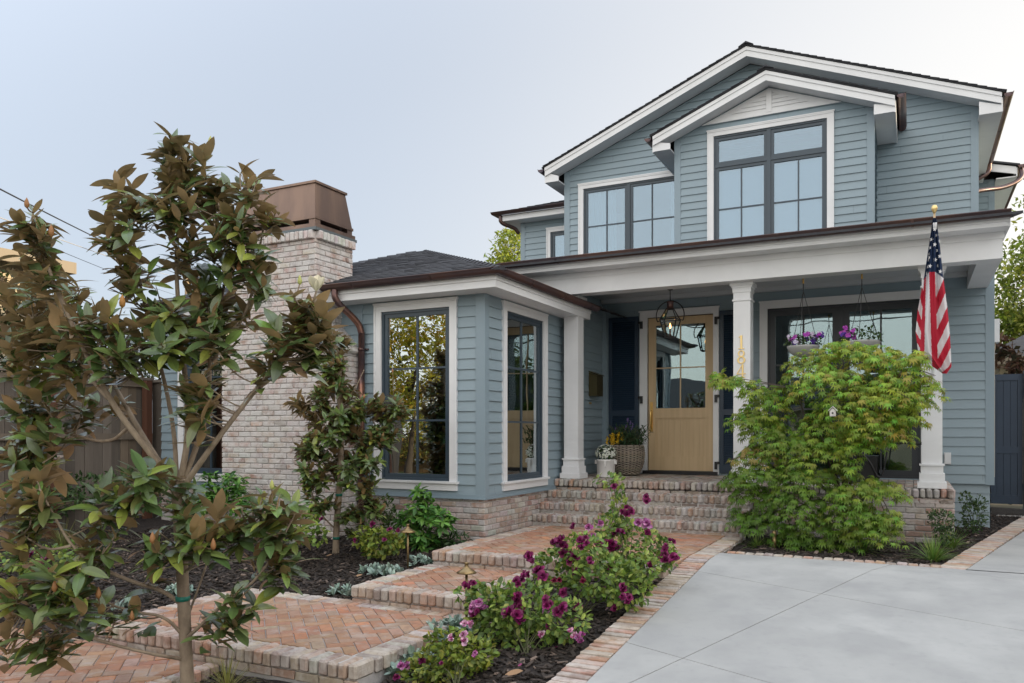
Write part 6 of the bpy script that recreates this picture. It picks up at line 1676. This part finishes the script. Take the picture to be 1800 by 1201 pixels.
# curved black porch table with a small white pot
tb = thing('porch_table', 'curved black table on the porch before the big window, half hidden by the maple', 'table', (-.40, 11.5, -.652))
q = MB(); prof = smooth_path([(-.75, 0, -.22), (-.55, 0, -.30), (-.42, 0, -.62), (-.36, 0, -.40), (-.34, 0, -.17), (-.22, 0, -.10), (.05, 0, -.13), (.12, 0, -.10)], 3)
V = []
for p in prof: V += [(p[0] + .05, 11.2, p[2]), (p[0] + .05, 11.85, p[2])]
k = len(prof)
V2 = [(v[0] - .012, v[1], v[2] - .03) for v in V]
q.add(V + V2, [(2 * i, 2 * i + 1, 2 * i + 3, 2 * i + 2) for i in range(k - 1)] + [(2 * k + 2 * i, 2 * k + 2 * i + 2, 2 * k + 2 * i + 3, 2 * k + 2 * i + 1) for i in range(k - 1)] + [(2 * i, 2 * i + 2, 2 * k + 2 * i + 2, 2 * k + 2 * i) for i in range(k - 1)])

q.build('table_top', M['black'], tb, True)
q = MB(); q.box((-.72, 11.22, -.30), (-.40, 11.82, -.652)); q.build('base', M['black'], tb)
wp = atY(1562, 800, 11.45); q = MB(); q.lathe((wp[0], wp[1], -.105), [(.0, 0), (.055, 0), (.06, .12), (.064, .135), (.055, .135), (.05, .1), (0, .1)], 24)
tag(q.build('small_pot', M['pot'], None, True), 'small white pot standing on the curved black table', 'pot')

# ------------------------------------------------------------------ flag on its pole
random.seed(71)
FL = thing('flag', 'furled red, white and blue flag with stars hanging from a pole on the last column', 'flag', (0.205, 10.58, .30))
top = atY(1642.5, 372, 9.75); bot = np.array([0.215, 10.585, .55])
q = MB(); q.tube([bot, top], .011, 12); q.build('pole', M['wood'], FL, True)
q = MB(); q.lathe(top - Z_ * .015, [(.0, 0), (.014, .0), (.018, .012), (.030, .035), (.032, .055), (.022, .080), (.0, .088)], 20); q.build('finial', M['bpol'], FL, True)
q = MB(); q.tube([bot, lerp(bot, top, .12)], .018, 12); q.box((.16, 10.575, .46), (.25, 10.60, .64)); q.build('bracket', M['white'], FL)
ylv = [383, 430, 486, 547, 584, 620, 645, 657]
xl = [1640, 1633, 1624.5, 1613, 1609.5, 1614, 1640, 1657]; xr = [1646, 1652, 1658, 1666, 1669.5, 1671.5, 1672.5, 1664]
WC, RC, BC = (.72, .70, .72), (.50, .018, .045), (.012, .030, .085)
NU, NV = 72, 190
def flag_pt(u, v, back=0):
    py = lerp(383, 657, v); a, b = np.interp(py, ylv, xl), np.interp(py, ylv, xr); px = a + (b - a) * u
    w = b - a
    Yf = 9.70 + .14 * v + .05 * math.sin(u * 9.5 + v * 2.2) * (.25 + v) + .025 * math.sin(u * 21 - v * 3) + back
    return atY(px, py, Yf), px, py
V = np.zeros((NV + 1, NU + 1, 3)); PX = np.zeros((NV + 1, NU + 1)); PY = np.zeros((NV + 1, NU + 1))
for j in range(NV + 1):
    for i in range(NU + 1):
        p, a, b = flag_pt(i / NU, j / NV); V[j, i] = p; PX[j, i] = a; PY[j, i] = b
def flag_col(px, py):
    x, y = (px - 1380) / .2333, (py - 360) / .2333          # coordinates used when measuring the folds
    edge = 505 + (45 * max(0, (x - 1130) / 60) if x > 1130 else 0) + (60 * max(0, (1085 - x) / 40) if x < 1085 else 0)
    if y < edge: return BC
    t_ = (y - 505) / 600
    r0, r1 = lerp(1085, 1104, t_), lerp(1130, 1148, t_)
    if r0 <= x <= r1: return RC
    if x > r1:
        xe = (np.interp(py, ylv, xr) - 1380) / .2333; ye = y - 1.85 * (xe - x)
        return WC if (ye < 560 or int((ye - 560) / 104) % 2 == 1) else RC
    wl = lerp(1062, 1050, t_)
    if x > wl: return WC
    rl = lerp(1052, 1015, t_)
    if x > rl: return RC
    xe = (np.interp(py, ylv, xl) - 1380) / .2333; ye = y - 2.2 * (x - xe)
    return WC if (ye < 620 or int((ye - 620) / 84) % 2 == 1) else RC
Q = []; C = []
for j in range(NV):
    for i in range(NU):
        b0 = j * (NU + 1) + i; Q.append((b0, b0 + NU + 1, b0 + NU + 2, b0 + 1)); C.append(flag_col((PX[j, i] + PX[j + 1, i + 1]) / 2, (PY[j, i] + PY[j + 1, i + 1]) / 2))
q = MB(); q.add_np(V.reshape(-1, 3), np.array(Q), C)
for (sx, sy) in ((1128, 185), (1143, 230), (1105, 262), (1128, 300), (1098, 324), (1150, 344), (1087, 372), (1166, 388), (1091, 398), (1132, 415), (1080, 418), (1150, 460), (1092, 462), (1075, 470), (1170, 503), (1066, 520), (1160, 275)):
    px, py = 1380 + sx * .2333, 360 + sy * .2333; v_ = (py - 383) / (657 - 383); a, b = np.interp(py, ylv, xl), np.interp(py, ylv, xr); u_2 = (px - a) / (b - a)
    c, _, _ = flag_pt(min(.97, max(.03, u_2)), v_, -.006); rad = .026
    pts = [c + np.array([math.sin(k * math.pi / 5 + .2) * (rad if k % 2 == 0 else rad * .42) * .8, 0, math.cos(k * math.pi / 5 + .2) * (rad if k % 2 == 0 else rad * .42)]) for k in range(10)]
    q.add([c] + pts, [(0, k + 1, (k + 1) % 10 + 1) for k in range(10)], (.75, .75, .76))
q.box(tuple(atY(1643, 396, 9.67) - np.array([.016, 0, .04])), tuple(atY(1646, 396, 9.67) + np.array([.006, .002, .03])), (.75, .75, .75))
q.build('cloth', M['cloth'], FL, True)

# ------------------------------------------------------------------ fence, gate, neighbours, wires
random.seed(81)
FN = thing('wooden_fence', 'weathered grey board fence with reddish posts along the left side', 'fence', (-10.6, 6.5, -1.35))
pl = MB(); y = 1.5
i = 0
while y < 8.6:
    w = rnd(.135, .15); k = rnd(.55, 1.1); col = (.30 * k, .26 * k, .225 * k) if rnd(0, 1) < .7 else (.36 * k, .29 * k, .22 * k)
    zt_ = .80 + rnd(-.006, .006); x = -10.62 + rnd(-.006, .006)
    pl.box((x, y, -1.62 - .02 * 0), (x + .018, y + w - .005, zt_), col); y += w
pl.build('boards', M['fence'], FN)
rl = MB()
for z in (-1.05, -.1, .70): rl.box((-10.60, 1.5, z), (-10.56, 8.6, z + .09), (.30, .25, .20))
rl.box((-10.66, 1.5, .81), (-10.53, 8.6, .85), (.33, .29, .25)); rl.build('rails', M['fence'], FN)
for yy in (2.1, 4.5, 6.93, 8.45):
    q = MB(); q.box((-10.555, yy - .05, -1.62), (-10.45, yy + .05, .80), (.20, .085, .05)); q.build('post', M['fence'], FN)
FN2 = thing('wooden_fence', 'short weathered fence panel between the left fence and the house corner', 'fence', (-10.35, 8.7, -1.3))
pl = MB(); x = -10.6
while x < -10.12:
    k = rnd(.6, 1.1); pl.box((x, 8.62 + rnd(0, .004), -1.4), (x + .135, 8.64, .78), (.30 * k, .26 * k, .225 * k)); x += .14
pl.build('boards', M['fence'], FN2); q = MB(); q.box((-10.6, 8.58, .78), (-10.1, 8.68, .82), (.33, .29, .25)); q.build('rails', M['fence'], FN2)

GT = thing('side_gate', 'dark navy board gate closing the side yard right of the house', 'gate', (1.4, 15.0, -1.24))
q = MB(); gx0, gx1 = 1.12, 1.52; gyy = 15.0
q.box((gx0, gyy, -1.14), (gx0 + .09, gyy + .045, .94)); q.box((gx1 - .02, gyy, -1.14), (gx1 + .05, gyy + .045, .94)); 
for za, zb in ((.84, .94), (-.33, -.22), (-1.14, -1.0)): q.box((gx0 + .09, gyy, za), (gx1 - .02, gyy + .045, zb))
q.build('gate_frame', M['gate'], GT)
q = MB(); n_ = 3; ww = (gx1 - .02 - gx0 - .09) / n_
for i in range(n_): q.box((gx0 + .09 + i * ww + .003, gyy + .018, -1.02), (gx0 + .09 + (i + 1) * ww - .003, gyy + .035, .86))
q.box((gx0 + .08, gyy + .036, -1.1), (gx1, gyy + .044, .9)); q.build('boards', M['gate'], GT)
FG = thing('blue_fence', 'tall dark blue fence panel right of the gate', 'fence', (2.2, 14.9, -1.25))
q = MB(); q.box((1.575, 14.90, -1.22), (1.70, 15.03, .985)); q.build('post', M['gate'], FG)
q = MB()
for i in range(14): q.box((1.702 + i * .14, 14.95, -1.15), (1.702 + i * .14 + .136, 14.97, .95))
q.box((1.702, 14.93, .86), (3.7, 14.949, .96)); q.box((1.702, 14.93, -1.15), (3.7, 14.949, -1.0)); q.build('boards', M['gate'], FG)
q = MB(); cc = atG(1752, 912)
q.tube([(cc[0] + .0 + t_ * .35, cc[1] + .02 * math.sin(t_ * 90), -1.262 + .02 * abs(math.sin(t_ * 60))) for t_ in np.linspace(0, 1, 60)], .006, 5)
tag(q.build('drip_hose', M['cable2'], None, True), 'short coil of grey hose lying in the mulch near the gate', 'hose')

def simple_house(label, x0, x1, y0, y1, zb, zw, zr, wallm, overh=.5, ridge='x', windows=(), group=None):
    H = thing('neighbour_house', label, 'house', ((x0 + x1) / 2, (y0 + y1) / 2, zb), group)
    w = MB()
    for (O, u, n, a, b) in (((0, y0, 0), X_, -Y_, x0, x1), ((0, y1, 0), X_, Y_, x0, x1), ((x0, 0, 0), Y_, -X_, y0, y1), ((x1, 0, 0), Y_, X_, y0, y1)):
        siding(w, O, u, n, [(a, zb), (b, zb), (b, zw), (a, zw)], zb, .18, lip=.02)
    w.box((x0 + .01, y0 + .01, zb), (x1 - .01, y1 - .01, zw))
    w.build('wall', wallm, H)
    r_ = MB(); X0, X1, Y0, Y1 = x0 - overh, x1 + overh, y0 - overh, y1 + overh
    if ridge == 'x':
        hp = (Y1 - Y0) / 2; ym = (Y0 + Y1) / 2
        A, B = (X0 + hp * .6, ym, zr), (X1 - hp * .6, ym, zr)
    else:
        hp = (X1 - X0) / 2; xm = (X0 + X1) / 2; A, B = (xm, Y0 + hp * .6, zr), (xm, Y1 - hp * .6, zr)
    c = [(X0, Y0, zw), (X1, Y0, zw), (X1, Y1, zw), (X0, Y1, zw)]
    if ridge == 'x': F = [(0, 1, 5, 4), (2, 3, 4, 5), (1, 2, 5), (3, 0, 4)]
    else: F = [(0, 1, 4), (1, 2, 5, 4), (2, 3, 5), (3, 0, 4, 5)]
    r_.add(c + [A, B], F + [(3, 2, 1, 0)]); r_.build('roof', M['shingle'], H)
    f_ = MB()
    for a, b in (((X0 - .02, Y0 - .02, zw - .18), (X1 + .02, Y0 + .02, zw + .02)), ((X0 - .02, Y1 - .02, zw - .18), (X1 + .02, Y1 + .02, zw + .02)), ((X0 - .02, Y0 + .021, zw - .18), (X0 + .02, Y1 - .021, zw + .02)), ((X1 - .02, Y0 + .021, zw - .18), (X1 + .02, Y1 - .021, zw + .02))): f_.box(a, b)
    f_.build('fascia', M['dtrim'], H)
    for (s, ax, a, b, za, zc_) in windows:
        q_ = MB()
        if ax == 'y': q_.box((a, s - .03, za), (b, s + .03, zc_)); q_.box((a + .08, s - .045, za + .08), (b - .08, s + .045, zc_ - .08), m=1); q_.box(((a + b) / 2 - .03, s - .05, za + .08), ((a + b) / 2 + .03, s + .05, zc_ - .08))
        else: q_.box((s - .03, a, za), (s + .03, b, zc_)); q_.box((s - .045, a + .08, za + .08), (s + .045, b - .08, zc_ - .08), m=1)
        q_.build('window', [M['white'], M['bframe']], H)
    return H
simple_house('neighbouring cream sided house beyond the left fence', -21, -13.8, 2.2, 8.7, -1.5, 3.0, 3.4, M['cream'], ridge='y')
simple_house('house with dark grey roof behind the blue fence on the right', 2.0, 12, 24, 32, -1.3, 1.9, 3.6, M['cream'])
simple_house('unseen two storey house added beyond the right edge to block the sun', 9.5, 18, 2, 20, -1.6, 5.4, 7.6, M['cream'], ridge='y', windows=[(9.5, 'x', 8, 9.2, 1.5, 2.9)])  # added out of view to keep the low sun off house and driveway
simple_house('long cream bungalow across the street behind the camera', -15.5, 3.5, -27, -19, -1.95, 1.15, 3.2, M['cream'],
             windows=[(-19, 'y', -13, -11, -.9, .6), (-19, 'y', -9, -7.2, -.9, .6), (-19, 'y', -5.0, -2.2, -1.9, .5), (-19, 'y', .3, 2.0, -.9, .6)])
simple_house('second cream house across the street behind the camera', 6.5, 20, -28, -19, -1.95, 1.4, 3.8, M['cream'], windows=[(-19, 'y', 8, 10, -.9, .6)])

# trees with leafy crowns
def leafy_tree(label, base, h, crown, n, L, cols, seed, trunk_r=.18, name='tree', group=None, mat='leaf', clump=.45, gap=.0):
    """crown: list of (centre offset, radii); many small leaf clumps through the volume"""
    random.seed(seed); base = np.array(base, float); T = thing(name, label, 'tree', base, group)
    t_ = MB(); topc = base + Z_ * h * .5; t_.tube(smooth_path([base, base + np.array([.1, 0, h * .2]), topc], 2), list(np.linspace(trunk_r, trunk_r * .6, 10)), 10)
    st = newst(); tot = sum(r[0] * r[2] for _, r in crown)
    for off, r in crown:
        c = base + np.array(off); t_.tube(smooth_path([topc - Z_ * h * .12, lerp(topc, c, .5) + rvec() * .2, c], 2), list(np.linspace(trunk_r * .5, trunk_r * .12, 10)), 7)
        k = int(n * r[0] * r[2] / tot / 14)
        for p, v in ell_pts(c, r, k, .35):
            q_ = p + rvec() * .0
            if rnd(0, 1) < .3: t_.tube([lerp(c, p, .2), lerp(c, p, .6) + rvec() * .1, p], trunk_r * .05, 4)
            tone = rnd(.7, 1.25); colr = cols[int(rnd(0, len(cols)))]
            for _ in range(14):
                pp = q_ + rvec() * clump * rnd(.2, 1); st[0].append(pp); st[1].append(rvec()); st[2].append(unit(Z_ + rvec())); st[3].append(L * rnd(.7, 1.3)); st[4].append(L * .5); st[5].append(jcol(tuple(q__ * tone for q__ in colr), .2, .1)); st[6].append(.2)
    t_.build('trunk', M['darkbark'], T, True); q_ = MB(); flush(q_, st, prof=(0, .9, .9, 0) if False else (.1, 1.0, .1)); q_.build('crown', M[mat], T)
    return T
M['glow'] = PM('backlit_leaf', (1, 1, 1), 0.5, tint=True, translucent=0.5)
TR = [(.30, .36, .05), (.22, .29, .04), (.14, .20, .03), (.40, .42, .07)]
TG = [(.10, .15, .02), (.16, .20, .03), (.07, .11, .02), (.22, .24, .04)]
leafy_tree('tall tree behind the right side of the house, its edge lit yellow by the sun', (5.4, 30, -1.3), 10, [((0, 0, 7.6), (2.6, 2.6, 2.4)), ((-1.5, 0, 5.6), (2.2, 2.2, 2.0)), ((1.6, 0, 5.6), (3, 2.4, 2.6)), ((.6, .5, 9.6), (1.8, 1.8, 1.4)), ((-1.9, .2, 3.8), (1.9, 2, 1.7)), ((1.5, 0, 3.4), (3, 2.2, 1.8))], 34000, .19, TR, 401, mat='glow')
tl = atY(905, 440, 24)
leafy_tree('small bright tree top showing between wing roof and upper floor', (tl[0], 24, -1.3), 7, [((0, 0, tl[2] + 1.3), (.75, .7, 1.0)), ((-.3, 0, tl[2] + .5), (.8, .8, .8))], 2600, .15, [(.28, .34, .05), (.36, .40, .06)], 402, trunk_r=.1, clump=.25, mat='glow')
leafy_tree('bronze leaved magnolia behind the blue fence', tuple(atY(1775, 690, 17)[:2]) + (-1.3,), 3.2, [((.05, 0, 2.75), (.42, .4, .36)), ((.3, 0, 2.3), (.4, .4, .4))], 520, .16, [(.12, .065, .04), (.07, .06, .03), (.16, .09, .05)], 403, trunk_r=.03, clump=.15)
leafy_tree('dark evergreen hedge tree rising behind the left fence', (-12.0, 8.0, -1.3), 4.2, [((.3, -.4, 2.6), (1.2, 1.4, .9)), ((.2, -2.2, 2.5), (1.1, 1.3, .9)), ((.2, 1.3, 2.4), (1.0, 1.2, .7)), ((0, -1.2, 3.1), (.9, 1.2, .55))], 9000, .10, [(.04, .07, .02), (.06, .09, .025), (.10, .11, .035), (.12, .08, .04)], 404, trunk_r=.07, clump=.22)
leafy_tree('street tree with golden green leaves mirrored in the wing window', (-17.5, -9.2, -2.0), 8, [((0, 0, 4.5), (2.6, 2.2, 1.8)), ((1.8, .5, 3.2), (2.0, 2, 1.4)), ((-1.9, 0, 3.4), (2.0, 2, 1.5)), ((.3, 0, 6.2), (1.8, 1.8, 1.4)), ((3.3, .5, 4.8), (1.5, 1.5, 1.2))], 9000, .19, [(.34, .33, .03), (.44, .38, .04), (.22, .24, .03), (.45, .30, .04)], 405, trunk_r=.16, mat='glow')
leafy_tree('bushy street tree mirrored low in the wing window', (-21.5, -13.8, -2.0), 5, [((0, 0, 2.2), (2.6, 2, 1.6)), ((3.4, 0, 2.0), (2.2, 2, 1.3)), ((-2.6, 0, 2.4), (2.2, 2, 1.6))], 6500, .2, [(.30, .28, .04), (.14, .17, .03), (.38, .26, .05)], 406, trunk_r=.12)
leafy_tree('large street tree across the road to the right', (13, -16, -2.0), 8, [((0, 0, 5.5), (3, 3, 2.6)), ((2, 0, 4), (2.4, 2.4, 2)), ((-2, 0, 4.2), (2.2, 2.2, 2))], 5000, .26, TG, 407)
FS = thing('street_fence', 'tall wooden fence across the street behind the camera', 'fence', (-22, -14.8, -2)); q = MB(); x = -34
while x < -16.2:
    k = rnd(.7, 1.2); q.box((x, -14.8, -1.97), (x + .17, -14.78, -.1), (.50 * k, .33 * k, .18 * k)); x += .18
q.build('boards', M['fence'], FS)
UP = thing('utility_pole', 'wooden utility pole across the street carrying wires', 'utility pole', (-17.6, -7.6, -2.1))
q = MB(); q.tube([(-17.6, -7.6, -2.1), (-17.5, -7.6, 8.2)], [.19, .14], 16, (.55, .38, .22)); q.build('pole', M['fence'], UP, True)
q = MB(); q.box((-17.6 - .06, -8.7, 7.4), (-17.6 + .06, -6.5, 7.52), (.5, .36, .2)); q.build('crossarm', M['fence'], UP)
UP2 = thing('utility_pole', 'second wooden utility pole farther along the street', 'utility pole', (24, -7.6, -2.1))
q = MB(); q.tube([(24, -7.6, -2.1), (24, -7.6, 8.2)], [.19, .14], 16, (.5, .36, .22)); q.build('pole', M['fence'], UP2, True)
def wire(label, a, b, sag, r=.012, mat='cable', group='overhead wires along the street'):
    a, b = np.array(a, float), np.array(b, float); q_ = MB(); q_.tube([lerp(a, b, t_) - Z_ * sag * 4 * t_ * (1 - t_) for t_ in np.linspace(0, 1, 30)], r, 5)
    return tag(q_.build('overhead_wire', M[mat], None, True), label, 'wire', group)
for i, (z, dy, r_) in enumerate(((7.5, -1.0, .012), (7.5, 0.9, .012), (6.6, 0, .02), (6.1, .05, .03), (5.7, 0, .014), (5.3, 0, .03), (4.9, .03, .014))):
    wire('overhead wire across the street, number of wires unclear' if False else 'thin overhead wire running along the far side of the street', (-17.55, -7.6 + dy, z), (24, -7.6 + dy, z + rnd(-.2, .2)), .7 + rnd(0, .5), r_ * 1.8)
FP = thing('utility_pole', 'distant utility pole hidden behind the magnolia crown', 'utility pole', (atY(330, 500, 26)[0], 26, -1.4)); pe = atY(330, 470, 26)
q = MB(); q.tube([(pe[0], 26, -1.4), (pe[0], 26, pe[2] + 1.2)], [.16, .12], 12, (.5, .36, .22)); q.build('pole', M['fence'], FP, True)
wire('thick black service cable sloping down at the upper left', atY(-120, 270, 5.5), atY(330, 488, 26), .12, .013, 'cable', 'service cables at the upper left')
wire('pale cable sloping down below the thick black one', atY(-120, 338, 5.5), atY(330, 492, 26), .10, .008, 'cable2', 'service cables at the upper left')
wire('thinnest and lowest dark cable sloping down at the left', atY(-120, 345, 5.5), atY(330, 525, 26), .10, .006, 'cable', 'service cables at the upper left')
random.seed(95)
for k in range(16):
    x, y = rnd(-3.0, -2.15), rnd(4.6, 6.9); p = np.array([x, y, ground_z(x, y) + .03]); st = newst()
    st[0].append(p); st[1].append(unit([rnd(-1, 1), rnd(-1, 1), .1])); st[2].append(unit([rnd(-.3, .3), rnd(-.3, .3), 1])); st[3].append(.028); st[4].append(.026); st[5].append(jcol(random.choice([(.55, .35, .45), (.35, .05, .18)]))); st[6].append(-.3)
    q = MB(); flush(q, st, fold=.4, prof=(.4, .9, 1, .5)); tag(q.build('fallen_petal', M['petal'], None, True), 'small fallen rose petal lying on the dark mulch under the roses', 'petal', 'fallen petals under the roses')
# dry leaves on the mulch
random.seed(91)
for (px, py, s, lb) in ((888, 1192, .075, 'large curled dry leaf on the mulch at the bottom edge'), (573, 981, .05, 'small pale dry leaf beside the young magnolia trunk'), (622, 1018, .06, 'brown dry leaf between two silvery plants'), (1270, 1400, .05, '')):
    if not lb: continue
    p = atG(px, py) + Z_ * .02; st = newst(); st[0].append(p); st[1].append(unit([1, .3, .1])); st[2].append(unit([0, -.35, 1])); st[3].append(s * 1.6); st[4].append(s * .8); st[5].append((1, 1, 1)); st[6].append(-.2)
    q = MB(); flush(q, st, fold=.4); tag(q.build('fallen_leaf', M['dryleaf'], None, True), lb, 'leaf')
